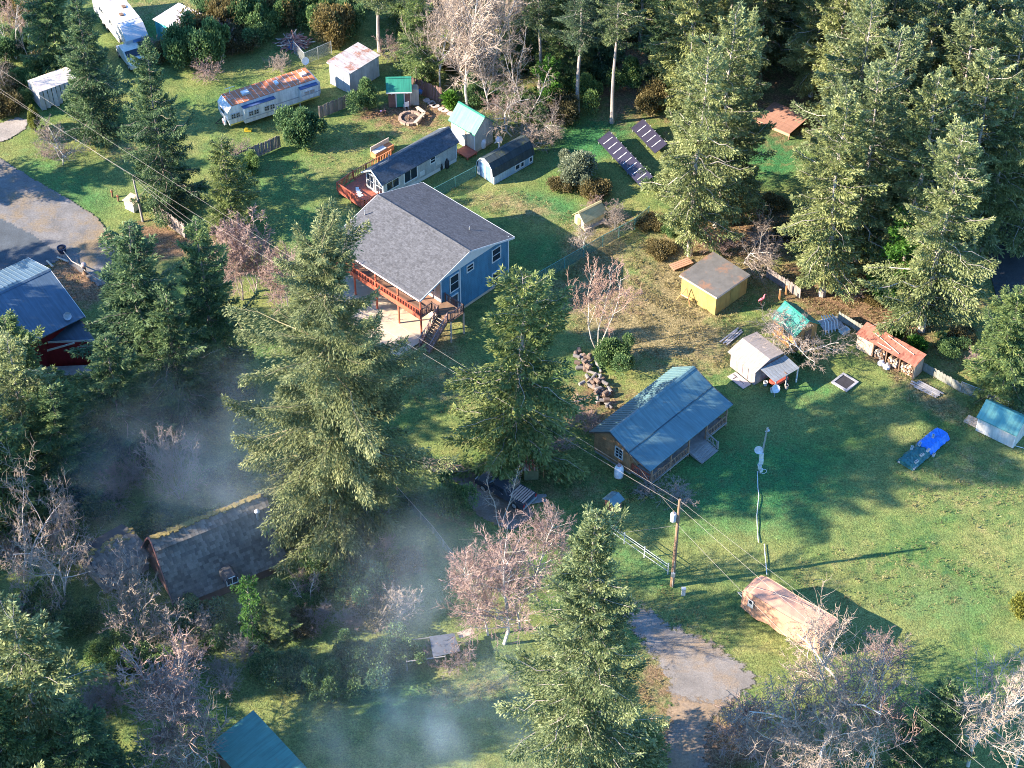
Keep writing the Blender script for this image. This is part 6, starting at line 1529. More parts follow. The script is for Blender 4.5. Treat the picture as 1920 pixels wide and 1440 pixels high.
def make_bare(seed, h, spread, style, barkmat, twigmat=None):
    rng = random.Random(seed); tb = MB(); tw = MB()
    P = dict(alder=dict(stems=1, fork=.18, up=.75, n=(34, 11, 10), len=(.42, .42, .40), wig=.10),
             spread=dict(stems=1, fork=.16, up=.2, n=(15, 12, 12), len=(.72, .46, .36), wig=.36),
             round=dict(stems=4, fork=.25, up=.85, n=(12, 10, 10), len=(.5, .44, .40), wig=.14),
             shrub=dict(stems=11, fork=.1, up=.9, n=(8, 7, 7), len=(.45, .4, .36), wig=.16),
             vase=dict(stems=3, fork=.3, up=.9, n=(11, 9, 8), len=(.5, .42, .34), wig=.16),
             thin=dict(stems=2, fork=.3, up=.8, n=(14, 6, 6), len=(.32, .38, .34), wig=.12))[style]
    V3 = Vector
    tmin = dict(alder=.016, round=.018, spread=.013, vase=.015, shrub=.012).get(style, .0095)
    def limb(p, d, L, r, level, k=4):
        pts = [p.copy()]; dd = d.copy(); q = p.copy()
        for i in range(k):
            dd = (dd + V3((rng.gauss(0, P['wig']), rng.gauss(0, P['wig']), rng.gauss(0, P['wig'] * .6) + .03))).normalized()
            q = q + dd * (L / k); pts.append(q.copy())
        rr = [r * (1 - .72 * i / k) for i in range(k + 1)]
        (tb if level < 2 else tw).tube(pts, rr, 7 if level == 0 else 4 if level == 1 else 3, level == 0)
        if level >= 3: return
        n = P['n'][level]
        for i in range(n):
            f = (P['fork'] if level == 0 else .25) + (1 - (P['fork'] if level == 0 else .25)) * (i + rng.random()) / n
            j = min(k - 1, int(f * k)); g = f * k - j; b = pts[j].lerp(pts[j + 1], g)
            ax = (pts[j + 1] - pts[j]).normalized(); az = rng.uniform(0, 6.283); o = ax.orthogonal().normalized(); o = (Matrix.Rotation(az, 3, ax) @ o)
            an = rng.uniform(.55, 1.15) if style != 'alder' else rng.uniform(.6, 1.05)
            nd = (ax * math.cos(an) + o * math.sin(an) * (1.3 if style == 'spread' else 1)); nd.z += .12 * P['up']; nd.normalize()
            ll = L * P['len'][level] * rng.uniform(.6, 1.2) * ((1.15 - f * .75) if level == 0 else 1)
            limb(b, nd, ll, max(tmin, r * (1 - .72 * f) * (.62 if style == 'spread' else .48)), level + 1, 4 if level == 0 else 3)
    for s in range(P['stems']):
        a = rng.uniform(0, 6.283); t = 0 if P['stems'] == 1 else rng.uniform(.15, .95) if style == 'shrub' else rng.uniform(.15, .45)
        d = V3((math.cos(a) * t, math.sin(a) * t, 1)).normalized()
        limb(V3((.1 * math.cos(a), .1 * math.sin(a), -.05)) if P['stems'] > 1 else V3((0, 0, -.05)), d, h * rng.uniform(.85, 1.0) * (.92 if P['stems'] == 1 else .8), (.0075 * h + .02) / (P['stems'] ** .45), 0, 6)
    a = tb.mesh('trunk' if style != 'shrub' else 'stem', barkmat); b = tw.mesh('crown', twigmat or barkmat)
    # normalise crown spread
    return a, b
def make_bush(seed, rx, rz, n, folmat, barkmat, leaf=(.17, .055), lumps=9, droop=0.0, up=.4):
    rng = np.random.default_rng(seed)
    c = rng.normal(0, .42, (lumps, 3)) * np.array([rx, rx, rz * .5]); c[:, 2] = np.abs(c[:, 2]) * .9 + rz * .35
    rr = rng.uniform(.24, .58, lumps) * min(rx, rz)
    k = rng.integers(0, lumps, n); d = unit(rng.normal(size=(n, 3)) + np.array([0, 0, .35])); q = rng.uniform(.45, 1.08, n)
    p = c[k] + d * (rr[k] * q)[:, None] * np.array([1, 1, .9]); ok = p[:, 2] > .05; p, d, q = p[ok], d[ok], q[ok]; m = len(p)
    dd = unit(d + rng.normal(0, .6, (m, 3)) + np.array([0, 0, up - droop]))
    V = rhombi(p, dd, leaf[0] * rng.uniform(.6, 1.4, m), leaf[1] * rng.uniform(.7, 1.3, m), rng)
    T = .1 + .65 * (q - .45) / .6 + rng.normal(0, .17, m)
    tb = MB(); r2 = random.Random(seed)
    for i in range(lumps):
        tb.tube([(0, 0, 0), tuple(c[i] * .5 * np.array([1, 1, .9])), tuple(c[i])], [.05, .035, .015], 4, False)
    return tb.mesh('stem', barkmat), quad_mesh('foliage', V, T, folmat)

BARK = mat_plain('bark_grey', (.26, .21, .18), .9, var=.3, scale=4)
BARKP = mat_plain('bark_pale', (.34, .29, .26), .9, var=.3, scale=3)
BARKW = mat_plain('bark_lichen_white', (.52, .47, .42), .9, var=.25, scale=3)
BARKM = mat_plain('bark_mossy', (.24, .2, .11), .9, var=.3, scale=3)
TWPINK = mat_plain('twig_pink', (.30, .205, .175), .9, var=.2)
TWRED = mat_plain('twig_redbrown', (.30, .19, .15), .9, var=.2)
TWTAN = mat_plain('twig_tan', (.36, .28, .22), .9, var=.2)
TWWHITE = mat_plain('twig_lichen', (.29, .225, .18), .9, var=.25, scale=2)
TWGREY = mat_plain('twig_grey', (.28, .25, .235), .9, var=.2)
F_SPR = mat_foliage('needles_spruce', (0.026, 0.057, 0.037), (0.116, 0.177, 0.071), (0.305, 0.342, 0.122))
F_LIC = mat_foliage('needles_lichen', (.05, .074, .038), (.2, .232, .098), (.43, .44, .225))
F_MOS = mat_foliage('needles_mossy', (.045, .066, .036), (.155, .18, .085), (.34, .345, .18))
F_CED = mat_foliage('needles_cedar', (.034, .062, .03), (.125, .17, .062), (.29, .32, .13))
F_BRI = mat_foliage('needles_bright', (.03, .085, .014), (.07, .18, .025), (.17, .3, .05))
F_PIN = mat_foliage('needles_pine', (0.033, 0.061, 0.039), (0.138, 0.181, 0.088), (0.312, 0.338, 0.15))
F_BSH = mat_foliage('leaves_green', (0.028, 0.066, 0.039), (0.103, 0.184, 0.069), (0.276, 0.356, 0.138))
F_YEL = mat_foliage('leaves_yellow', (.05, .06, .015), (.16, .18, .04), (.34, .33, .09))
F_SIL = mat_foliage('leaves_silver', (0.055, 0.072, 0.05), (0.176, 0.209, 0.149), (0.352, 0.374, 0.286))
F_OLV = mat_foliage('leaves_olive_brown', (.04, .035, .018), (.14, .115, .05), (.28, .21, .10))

PRO = {}
def proto(key, *a):
    PRO[key] = a
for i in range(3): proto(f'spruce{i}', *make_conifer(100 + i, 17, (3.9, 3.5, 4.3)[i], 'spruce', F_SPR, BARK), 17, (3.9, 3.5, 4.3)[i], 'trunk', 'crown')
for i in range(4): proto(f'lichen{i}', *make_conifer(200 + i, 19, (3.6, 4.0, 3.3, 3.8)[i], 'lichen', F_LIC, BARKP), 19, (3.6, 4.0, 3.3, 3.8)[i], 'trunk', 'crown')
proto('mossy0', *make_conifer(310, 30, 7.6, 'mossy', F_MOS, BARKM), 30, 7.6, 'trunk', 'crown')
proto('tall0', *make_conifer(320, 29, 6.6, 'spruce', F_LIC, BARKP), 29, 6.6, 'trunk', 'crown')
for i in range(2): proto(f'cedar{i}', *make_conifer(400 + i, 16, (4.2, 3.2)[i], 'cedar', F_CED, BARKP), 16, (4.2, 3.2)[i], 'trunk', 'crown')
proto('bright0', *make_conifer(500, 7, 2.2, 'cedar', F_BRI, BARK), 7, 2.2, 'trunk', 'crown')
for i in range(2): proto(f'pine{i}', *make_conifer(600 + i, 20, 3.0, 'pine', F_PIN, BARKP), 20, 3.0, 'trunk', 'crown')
for i in range(2): proto(f'alder{i}', *make_bare(700 + i, 11, 3, 'alder', BARKW, TWPINK), 11, 3.6, 'trunk', 'crown')
proto('alder2', *make_bare(705, 12, 3, 'alder', BARKW, TWTAN), 12, 3.6, 'trunk', 'crown')
for i in range(2): proto(f'lbare{i}', *make_bare(720 + i, 7, 4, 'spread', BARKW, TWWHITE), 7.5, 4.5, 'trunk', 'crown')
proto('vase0', *make_bare(745, 8, 3, 'vase', BARKW, TWRED), 8, 3.2, 'trunk', 'crown')
proto('round0', *make_bare(740, 7, 3, 'round', BARKP, TWPINK), 7.0, 3.2, 'trunk', 'crown')
for i in range(2): proto(f'shrub{i}', *make_bare(760 + i, 4, 2, 'shrub', TWGREY, (TWWHITE, TWPINK)[i]), 3.9, 2.4, 'stem', 'crown')
proto('thin0', *make_bare(780, 10, 2, 'thin', BARKW, TWTAN), 10, 2.6, 'trunk', 'crown')
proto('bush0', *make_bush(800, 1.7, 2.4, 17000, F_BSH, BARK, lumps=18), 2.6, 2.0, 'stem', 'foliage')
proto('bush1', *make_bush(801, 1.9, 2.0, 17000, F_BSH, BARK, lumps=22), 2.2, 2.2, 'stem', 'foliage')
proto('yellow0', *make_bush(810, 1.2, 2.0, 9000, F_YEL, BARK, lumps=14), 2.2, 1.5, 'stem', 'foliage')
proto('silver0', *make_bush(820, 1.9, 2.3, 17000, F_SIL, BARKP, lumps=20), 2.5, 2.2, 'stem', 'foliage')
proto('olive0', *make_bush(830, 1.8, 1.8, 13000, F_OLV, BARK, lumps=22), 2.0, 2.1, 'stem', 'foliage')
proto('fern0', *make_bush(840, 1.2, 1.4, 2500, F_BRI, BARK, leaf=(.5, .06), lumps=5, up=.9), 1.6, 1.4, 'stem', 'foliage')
for k in PRO:   # true extents
    a, b = PRO[k][0], PRO[k][1]
    co = np.empty(len(b.vertices) * 3, np.float32); b.vertices.foreach_get('co', co); co = co.reshape(-1, 3)
    PRO[k] = (a, b, float(np.percentile(co[:, 2], 99.7)), float(np.percentile(np.hypot(co[:, 0], co[:, 1]), 97)), PRO[k][4], PRO[k][5])
_tn = [0]
NM = dict(tall=('spruce_tree', 'tree'), spruce=('spruce_tree', 'tree'), lichen=('spruce_tree', 'tree'), mossy=('spruce_tree', 'tree'), cedar=('cedar_tree', 'tree'), bright=('young_conifer', 'tree'), pine=('pine_tree', 'tree'), alder=('bare_alder', 'tree'), lbare=('bare_tree', 'tree'), round=('bare_tree', 'tree'), vase=('bare_tree', 'tree'), shrub=('bare_shrub', 'shrub'), thin=('bare_tree', 'tree'), bush=('bush', 'bush'), yellow=('bush', 'bush'), silver=('bush', 'bush'), olive=('bush', 'bush'), fern=('fern_clump', 'plant'))
def plant(key, px, py, top, r, label, group=None, rot=None, h=None):
    """key prototype; base pixel; photo row of the top (or height h in metres); crown radius r metres"""
    label = label.replace('KIND', {'bush': 'green leafy', 'olive': 'brown-leaved', 'shrub': 'bare twiggy'}.get(key.rstrip('0123456789'), ''))
    b = at(px, py); a, c, ph_, pr_, n1, n2 = PRO[key]
    hh = h if h is not None else height_to(b, top)
    rng = random.Random(int(px * 7 + py * 13)); kind = key.rstrip('0123456789')
    t = thing(NM[kind][0], label, NM[kind][1], (b.x, b.y, -.04), rng.uniform(0, 6.28) if rot is None else rot, group)
    sc = (r / pr_, r / pr_, hh / ph_)
    inst(n1, a, t, scale=sc); inst(n2, c, t, scale=sc)
    return t
# ---- named trees of the gardens
plant('mossy0', 640, 1000, 452, 7.3, 'huge spruce with drooping moss-hung boughs beside the blue house patio', rot=4.0)
plant('spruce0', 287, 745, 428, 5.2, 'broad dark spruce standing before the red house')
plant('spruce1', 405, 722, 415, 3.4, 'slim dark spruce between the broad spruce and the moss-hung spruce')
plant('spruce2', 345, 790, 560, 4.2, 'lower dark spruce tucked behind the broad spruce by the red house')
plant('lichen3', 62, 905, 636, 3.6, 'grey-green spruce in front of the red gable wall')
plant('spruce0', 235, 850, 640, 4.0, 'shaded spruce behind the frosty shrub, near the red house porch corner')
plant('spruce2', 60, 800, 600, 4.4, 'dark spruce against the red gable wall, behind the grey-green one')
plant('spruce1', 20, 985, 770, 4.0, 'dark shaded spruce beside the smoky garden, near the red house porch')
plant('spruce2', 130, 930, 730, 4.2, 'shaded spruce between the red house and the steep shake house')
plant('spruce2', 315, 388, 84, 3.5, 'tall dark spruce with exposed pale trunk by the leaning service pole')
plant('spruce0', 185, 248, 2, 3.6, 'tall dark spruce beside the beige canopy shelter')
plant('spruce1', 110, 135, -90, 3.6, 'dark spruce behind the beige canopy shelter')
plant('cedar1', 435, 432, 262, 2.9, 'light green conifer beside the pink-twigged tree and plank fence')
plant('cedar0', 968, 868, 515, 5.4, 'light green cedar with visible pale trunk beside the log cabin')
plant('tall0', 1092, 1495, 966, 5.0, 'towering pointed spruce beside the driveway and the pinkish alders', rot=.5)
plant('spruce1', 1192, 1470, 1352, 2.2, 'small young spruce at the driveway edge')
plant('lichen2', 110, 1470, 1160, 4.8, 'big grey-green spruce beside the pinkish bare tree in the shaded garden')
plant('spruce2', 35, 1520, 1290, 4.2, 'dark spruce at the foot of the big grey-green one')
plant('spruce0', 190, 1520, 1330, 3.4, 'dark spruce beside the pinkish bare tree')
plant('bush0', 568, 272, 0, 2.5, 'dense rounded evergreen bush in front of the rusty trailer', h=4.2)
plant('bush0', 688, 205, 0, 1.7, 'rounded evergreen bush against the pale metal shed', h=3.6)
plant('yellow0', 66, 246, 0, 1.0, 'bright yellow-green columnar bush by the gravel lane', h=2.9)
plant('yellow0', 88, 262, 0, .9, 'small yellow-green bush below the columnar one', h=1.6)
plant('bush1', 345, 118, 0, 2.4, 'dark green bush overgrowing the teal shed', h=5.0)
plant('bush1', 470, 320, 0, 1.4, 'pale-leaved garden bush by the weathered plank fence', h=2.2)
plant('bush0', 1500, 680, 0, .9, 'small green shrub behind the grey lean-to', h=1.4)
plant('yellow0', 1533, 663, 0, .7, 'small yellow-green shrub by the orange shed', h=1.1)
plant('fern0', 852, 205, 0, 1.2, 'spiky green plant by the beige shed wall', h=1.9)
plant('fern0', 1672, 628, 0, .9, 'bright green leafy clump behind the woodshed, smaller of two', h=1.2)
plant('fern0', 1727, 656, 0, 1.1, 'bright green leafy clump at the foot of a pale spruce trunk', h=1.6)
plant('silver0', 1078, 335, 0, 2.3, 'silvery rounded bush beside the solar array', h=3.4)
plant('olive0', 1118, 370, 0, 1.6, 'reddish-brown shrub beside the silvery bush', h=1.8)
plant('olive0', 1052, 350, 0, 1.4, 'brownish shrub below the silvery bush by the barrel-roofed shed', h=1.5)
plant('yellow0', 1919, 1150, 0, 1.5, 'clipped yellow-green bush on the sunny lawn', h=2.2)
plant('bush1', 840, 958, 0, 1.8, 'dark evergreen shrub at the corner of the parking gravel', h=3.2)
plant('bright0', 1026, 210, 108, 1.8, 'bright green young conifer before the tall pines')
plant('bright0', 1680, 560, 400, 3.0, 'bright green hemlock among the forest edge spruces')
plant('spruce1', 1872, 742, 540, 3.6, 'full green spruce at the lawn edge by the dark asphalt drive', rot=1)
plant('spruce2', 1935, 735, 520, 3.2, 'green spruce overlapping its neighbour beside the dark asphalt drive')
plant('spruce1', 1745, 1440, 1275, 2.3, 'dark young spruce between two bare trees at the lawn foot')
plant('spruce0', 1700, 1470, 1330, 2.2, 'low dark spruce at the foot of the white-limbed bare tree')
plant('bright0', 478, 1200, 1085, 1.4, 'small conifer in the smoky garden with a pale leader')
plant('spruce1', 520, 1190, 1110, 1.6, 'small dark conifer beside the pale-leader conifer in the smoky garden')
plant('bush1', 690, 1120, 0, 2.4, 'hazy green bush in the smoky garden, near the pale twiggy shrub', h=3.0)
for k, (px, py, r, h_) in enumerate(((560, 1272, 2.0, 2.4), (625, 1278, 1.9, 2.2), (690, 1262, 2.1, 2.6), (505, 1262, 1.7, 2.4), (650, 1235, 1.6, 1.8))):
    plant('bush0' if k % 2 else 'bush1', px, py, 0, r, 'low leafy bush in the clump above the smoky lawn', 'bush clump above the smoky lawn', h=h_)
# ---- bare trees
plant('round0', 478, 545, 405, 3.4, 'round bare tree with dense pinkish twigs beside the plank fence end')
plant('round0', 455, 560, 430, 2.8, 'bare pinkish tree close against the round one by the plank fence')
plant('round0', 540, 590, 470, 2.8, 'smaller bare pinkish tree beside the moss-hung spruce')
plant('alder1', 915, 1190, 1010, 3.4, 'bare alder leaning into the pale-trunked one by the enclosure')
plant('alder1', 975, 1180, 1000, 3.2, 'bare alder between the pale-trunked one and the towering spruce')
plant('alder0', 945, 1207, 995, 4.4, 'bare pinkish alder with pale trunk by the white framed enclosure')
plant('alder1', 1003, 1100, 925, 3.2, 'bare alder with reddish top next to the dark spruce')
plant('thin0', 938, 985, 865, 2.2, 'thin bare tree in front of the pickup truck')
plant('vase0', 1120, 655, 485, 3.5, 'bare reddish tree with forked pale trunk above the log cabin')
plant('lbare0', 1488, 668, 590, 4.2, 'gnarled lichen-white bare tree over the grey and orange sheds', rot=.4)
plant('lbare1', 1568, 1405, 1170, 6.3, 'large white-limbed bare tree at the lawn foot by the peach tarp')
plant('lbare0', 1470, 1440, 1265, 5.6, 'white-limbed bare tree beside the driveway mouth')
plant('lbare0', 1560, 1450, 1250, 4.6, 'bare tan crown growing through the large white-limbed tree', rot=4)
plant('vase0', 1620, 1445, 1270, 4.4, 'bare tree with reddish twigs tucked beside the large white-limbed one')
plant('lbare0', 1525, 1470, 1300, 4.8, 'low tangled bare tree between the two white-limbed trees', rot=2.6)
plant('round0', 1425, 1430, 1330, 3.2, 'low pinkish bare tree at the driveway mouth')
plant('alder2', 1815, 1435, 1220, 5.0, 'bare pale tree with upright forked limbs beyond the young spruces')
plant('thin0', 1905, 1440, 1255, 2.6, 'thin bare tree at the lawn foot beyond the forked one')
plant('lbare1', 45, 1090, 870, 5.0, 'grey bare tree beside the shake-roofed sheds')
plant('lbare0', 110, 1150, 960, 4.0, 'tangled bare tree by the small shake-roofed shed')
plant('shrub0', 262, 1200, 1062, 3.8, 'large lichen-grey bare shrub in front of the shake houses')
plant('round0', 320, 1425, 1225, 4.6, 'bare tree with pinkish crown and white limbs in the shaded garden')
plant('lbare1', 400, 1450, 1280, 3.6, 'bare twisted tree beside the teal metal roof')
plant('shrub0', 340, 935, 800, 2.8, 'frosty pale bare shrub rising out of the smoke')
plant('lbare0', 118, 308, 222, 2.6, 'small spreading bare tree on the verge by the gravel road')
plant('shrub1', 95, 296, 0, 1.9, 'brownish bare brush at the foot of the spreading verge tree', h=1.6)
plant('shrub1', 440, 300, 0, 2.0, 'pinkish bare brushwood by the plank fence below the trailer', h=2.2)
plant('lbare1', 1395, 495, 395, 3.8, 'dead bare tree leaning over the yellow shed')
plant('shrub1', 1350, 470, 0, 2.4, 'reddish bare brush behind the yellow shed', h=2.2)
plant('shrub1', 1440, 470, 0, 2.4, 'brown bare brush beside the dead tree near the yellow shed', h=1.9)
plant('lbare0', 1090, 470, 415, 1.7, 'small bare fruit tree by the green mesh fence')
plant('shrub0', 1152, 432, 0, 1.8, 'pinkish-grey bare shrub over the chicken coop', h=2.8)
plant('shrub1', 1120, 395, 0, 1.6, 'brown bare brush behind the chicken coop', h=1.6)
plant('thin0', 30, 110, -40, 2.2, 'thin white-stemmed bare tree by the lane, beside the canopy shelter')
plant('thin0', 62, 130, -30, 1.8, 'slender pale bare tree close to the canopy shelter')
plant('lbare1', 20, 190, 95, 3.0, 'bare spreading tree above the gravel lane')
plant('alder2', 877, 205, -60, 5.0, 'tall bare alder with white trunk behind the beige shed', rot=1.0)
plant('alder2', 825, 165, -40, 3.6, 'bare alder behind the dark plank fence')
plant('alder2', 925, 150, -50, 4.0, 'bare alder beside the tall pines')
for k, (px, py, tp, r) in enumerate(((852, 125, -90, 3.6), (905, 95, -110, 3.8), (965, 185, 20, 3.4), (800, 80, -100, 3.2), (915, 205, 60, 3.2), (985, 225, 90, 3.0))):
    plant(('alder2', 'thin0')[k % 3 == 2], px, py, tp, r, 'bare tan alder in the thicket behind the beige shed', 'bare alders behind the beige shed')
plant('lbare0', 960, 255, 165, 3.2, 'tangled bare tree hanging over the barrel-roofed shed')
plant('lbare1', 1020, 250, 180, 3.0, 'sprawling bare tree at the wood edge by the barrel-roofed shed')
plant('shrub1', 930, 225, 0, 2.6, 'grey-brown bare brush behind the beige shed', h=3.0)
plant('shrub0', 1000, 275, 0, 2.4, 'grey bare brush behind the barrel-roofed shed', h=2.2)
plant('shrub1', 395, 150, 0, 2.2, 'blue-shaded bare brush beside the teal shed', h=2.6)
plant('shrub0', 525, 130, 0, 1.8, 'grey bare brush near the chain-link fence', h=1.8)
plant('shrub1', 735, 105, 0, 2.2, 'bare brown brush behind the pale metal shed', h=2.6)
plant('shrub0', 735, 1160, 0, 2.4, 'pale twiggy shrub in the smoky garden', h=3.2)
plant('shrub0', 455, 1235, 0, 1.7, 'tan bare shrub in the smoky garden, larger of two', h=2.4)
plant('shrub0', 405, 1265, 0, 1.3, 'grey bare shrub in the smoky garden, smaller of two', h=1.7)
plant('thin0', 578, 1135, 1070, 1.2, 'small bare sapling above the moss-edged lawn')
plant('shrub1', 855, 1245, 0, 1.7, 'reddish twiggy shrub inside the white framed enclosure', h=2.0)
plant('shrub1', 800, 1240, 0, 1.2, 'reddish twigs growing at the enclosure corner', h=1.5)
plant('shrub1', 1085, 800, 0, 2.2, 'reddish bare brush between the cedar and the log cabin', h=2.4)
plant('shrub0', 1265, 930, 0, 2.2, 'grey cut brush below the log cabin porch', h=1.2)
plant('shrub0', 1215, 920, 0, 1.6, 'grey cut brush at the log cabin porch corner', h=1.0)
plant('shrub1', 1040, 845, 0, 1.8, 'brown brush below the cedar', h=1.3)
plant('shrub1', 1660, 1235, 0, 2.2, 'reddish twig crown beside the peach tarp', h=2.2)
plant('bush1', 1150, 680, 0, 1.9, 'dark green bush at the foot of the forked bare tree', h=2.6)
plant('olive0', 1320, 560, 0, 1.3, 'dry brown bramble beside the yellow shed wall', h=.9)
for k, (px, py, r, h_) in enumerate(((430, 1290, 1.6, 2.0), (365, 1240, 1.8, 2.4), (300, 1260, 1.6, 2.0), (470, 1165, 1.5, 2.2), (560, 1185, 1.4, 1.8), (610, 1160, 1.2, 1.4), (200, 1300, 1.8, 2.2), (150, 1180, 2.0, 2.6), (660, 1170, 1.5, 1.8), (760, 1060, 1.4, 1.6), (720, 1035, 1.5, 1.8), (30, 1040, 2.0, 2.4), (70, 1140, 1.9, 2.4))):
    plant(('shrub0', 'shrub1', 'bush1', 'shrub0', 'olive0')[k % 5], px, py, 0, r, 'KIND shrub in the overgrown smoky garden', 'brush in the smoky garden', h=h_)
for k, (px, py, r, h_) in enumerate(((20, 60, 2.2, 4), (60, 40, 2.2, 4), (10, 20, 2.4, 4.5), (45, 85, 2.0, 3), (80, 70, 2.0, 3.4), (10, 110, 2.0, 3), (280, 105, 1.8, 2.6), (305, 110, 1.6, 2.4), (150, 130, 2, 2.6), (420, 85, 2.2, 3.2), (450, 95, 2.0, 2.6), (480, 85, 2.0, 2.8))):
    plant(('shrub1', 'olive0', 'bush1')[k % 3], px, py, 0, r, 'KIND scrub bush at the edge of the trailer clearing', 'scrub at the trailer clearing', h=h_)
rb = random.Random(31)
for k in range(46):
    px, py = rb.uniform(100, 760), rb.uniform(880, 1330)
    if (270 < px < 560 and 930 < py < 1150) or (150 < px < 290 and 980 < py < 1090) or (650 < px and py > 1270) or (400 < px < 580 and py > 1300): continue
    plant(rb.choice(('shrub0', 'shrub1', 'bush0', 'bush1', 'shrub0', 'olive0')), px, py, 0, rb.uniform(1.1, 2.1), 'KIND shrub in the overgrown smoky garden', 'brush in the smoky garden', h=rb.uniform(1.0, 2.8))
# ---- forest
FG = 'forest spruces north of the gardens'
forest = [  # key, base, top row, radius
    ('lichen0', 1290, 478, 70, 3.6), ('lichen1', 1278, 395, 110, 2.6), ('lichen2', 1345, 425, 30, 3.6), ('lichen3', 1372, 395, 40, 3.0), 
    ('lichen2', 1543, 553, 190, 3.7), ('lichen0', 1535, 490, 150, 2.6), ('lichen3', 1600, 500, 110, 3.6), ('lichen1', 1728, 620, 235, 4.4), ('lichen2', 1690, 520, 130, 3.6), ('lichen0', 1640, 440, 60, 3.8),
    ('lichen3', 1800, 470, 90, 3.8), ('lichen1', 1850, 400, 20, 4.0), ('lichen2', 1760, 400, 10, 3.8), ('lichen0', 1580, 380, 0, 3.6), ('lichen3', 1582, 335, -40, 3.0), ('lichen2', 1700, 330, -60, 4.0),
    ('lichen1', 1630, 300, -90, 3.8), ('lichen0', 1830, 300, -90, 4.2), ('lichen3', 1900, 350, -20, 4.2), ('lichen2', 1560, 240, -120, 3.2), ('lichen0', 1760, 240, -140, 4.0), ('lichen1', 1900, 220, -140, 4.4), ('lichen3', 1680, 200, -160, 3.8),
    ('lichen2', 1290, 220, -150, 3.6), ('lichen0', 1360, 180, -170, 3.8), ('lichen3', 1420, 150, -190, 3.6), ('lichen1', 1500, 120, -200, 3.6), ('lichen0', 1590, 110, -200, 3.8), ('lichen2', 1700, 100, -210, 4.0), ('lichen1', 1810, 120, -210, 4.2), ('lichen3', 1920, 90, -220, 4.2),
    ('lichen1', 1260, 130, -180, 3.4), ('lichen0', 1340, 70, -230, 3.8), ('lichen2', 1440, 50, -250, 3.8), ('lichen3', 1540, 30, -250, 3.8), ('lichen1', 1640, 20, -260, 3.8), ('lichen0', 1750, 10, -260, 4.0), ('lichen2', 1870, 10, -260, 4.0), ('lichen3', 1970, 280, -60, 4.0), ('lichen1', 1960, 440, 120, 3.6)]
rf = random.Random(55)
FNAMED = {(1290, 478): 'lichen-grey spruce standing over the pallet beside the yellow shed', (1278, 395): 'slim lichen-grey spruce next to the end of the long solar array', (1543, 553): 'lichen-grey spruce whose pale trunk rises behind the plank fence by the yellow shed', (1535, 490): 'narrow spruce close behind the one at the yellow shed fence', (1728, 620): 'big lichen-hung spruce with thick pale trunk behind the woodshed',
          (1690, 520): 'spruce directly behind the bright green hemlock', (1800, 470): 'lichen-grey spruce beside the dark asphalt drive', (1345, 425): 'tall spruce behind the dead tree over the yellow shed', (1372, 395): 'spruce at the edge of the small grassy clearing with the timber platform', (1600, 500): 'spruce standing between the fence-side spruce and the hemlock'}
for px, py, tp in ((1440, 100, -170), (1480, 60, -200), (1620, 180, -110), (1730, 170, -120), (1860, 170, -130), (1650, 390, 60), (1740, 300, -40), (1810, 380, 40), (1590, 300, -30), (1890, 280, -60), (1920, 460, 150), (1310, 130, -160), (1390, 90, -200), (1520, 180, -110), (1570, 60, -200), (1660, 90, -190), (1780, 70, -200), (1840, 470, 150)):
    forest.append((f'lichen{rf.randrange(4)}', px, py, tp, rf.uniform(3.4, 4.4)))
for k, (key, px, py, tp, r) in enumerate(forest):
    r *= 1.12; lab = FNAMED.get((px, py), 'tall lichen-grey spruce in the forest beyond the solar arrays and yellow shed')
    plant(key, px, py, tp, r, lab, FG)
NG = 'conifers at the wood edge above the sheds'
north = [('pine0', 1147, 230, -85, 2.8), ('pine1', 1083, 208, -60, 2.6), ('pine0', 1012, 172, -80, 2.6), ('pine1', 712, 95, -90, 2.6), ('pine1', 1110, 120, -160, 2.8), ('pine0', 1200, 90, -180, 2.8)]
for key, px, py, tp, r in north: plant(key, px, py, tp, r, 'tall pine with long bare trunk at the wood edge above the sheds', 'tall pines at the wood edge')
mid = [('spruce0', 785, 155, -30, 2.6), ('spruce1', 1050, 165, -40, 2.6), ('spruce2', 985, 120, -80, 3.0), ('spruce1', 1120, 140, -60, 2.8), ('spruce0', 1060, 80, -120, 3.2), ('spruce2', 1180, 60, -140, 3.2), ('spruce1', 1245, 160, -90, 2.6), ('spruce0', 760, 40, -110, 3.0), ('spruce2', 640, 20, -120, 3.0), ('spruce1', 900, 30, -150, 3.2), ('spruce0', 830, 20, -150, 3.2), ('spruce2', 980, 20, -160, 3.2), ('spruce1', 1250, 20, -200, 3.2), ('spruce0', 1100, -10, -190, 3.2)]
for key, px, py, tp, r in mid: plant(key, px, py, tp, r, 'dark green spruce in the belt of conifers above the sheds', NG)
# hedge of shrubs along the clearing, top of the gardens
for k, (px, py) in enumerate(((400, 40), (430, 52), (462, 60), (498, 58), (530, 40), (566, 36), (600, 52), (632, 78), (415, 15), (470, 15), (540, 10), (590, 14), (650, 60), (375, 95), (400, 118))):
    plant(('bush1', 'olive0', 'bush0')[k % 3], px, py, 0, 2.3, 'KIND shrub in the hedge along the grassy clearing', 'hedge along the grassy clearing', h=3.6 + (k % 3) * .8)
for k, (px, py) in enumerate(((25, 150), (45, 165), (15, 215), (40, 200), (8, 180), (60, 100), (95, 120), (130, 118))):
    plant(('olive0', 'bush1')[k % 2], px, py, 0, 1.7, 'KIND scrub around the beige canopy shelter', 'scrub around the canopy shelter', h=2.0 + (k % 3) * .5)
for k, (px, py) in enumerate(((1000, 218), (1050, 228), (1100, 195), (975, 205), (1215, 205), (1180, 165), (890, 190), (845, 130), (870, 100))):
    plant(('bush1', 'olive0', 'bush0')[k % 3], px, py, 0, 1.9, 'KIND undergrowth shrub below the tall pines', 'undergrowth below the tall pines', h=2.4 + (k % 3) * .6)
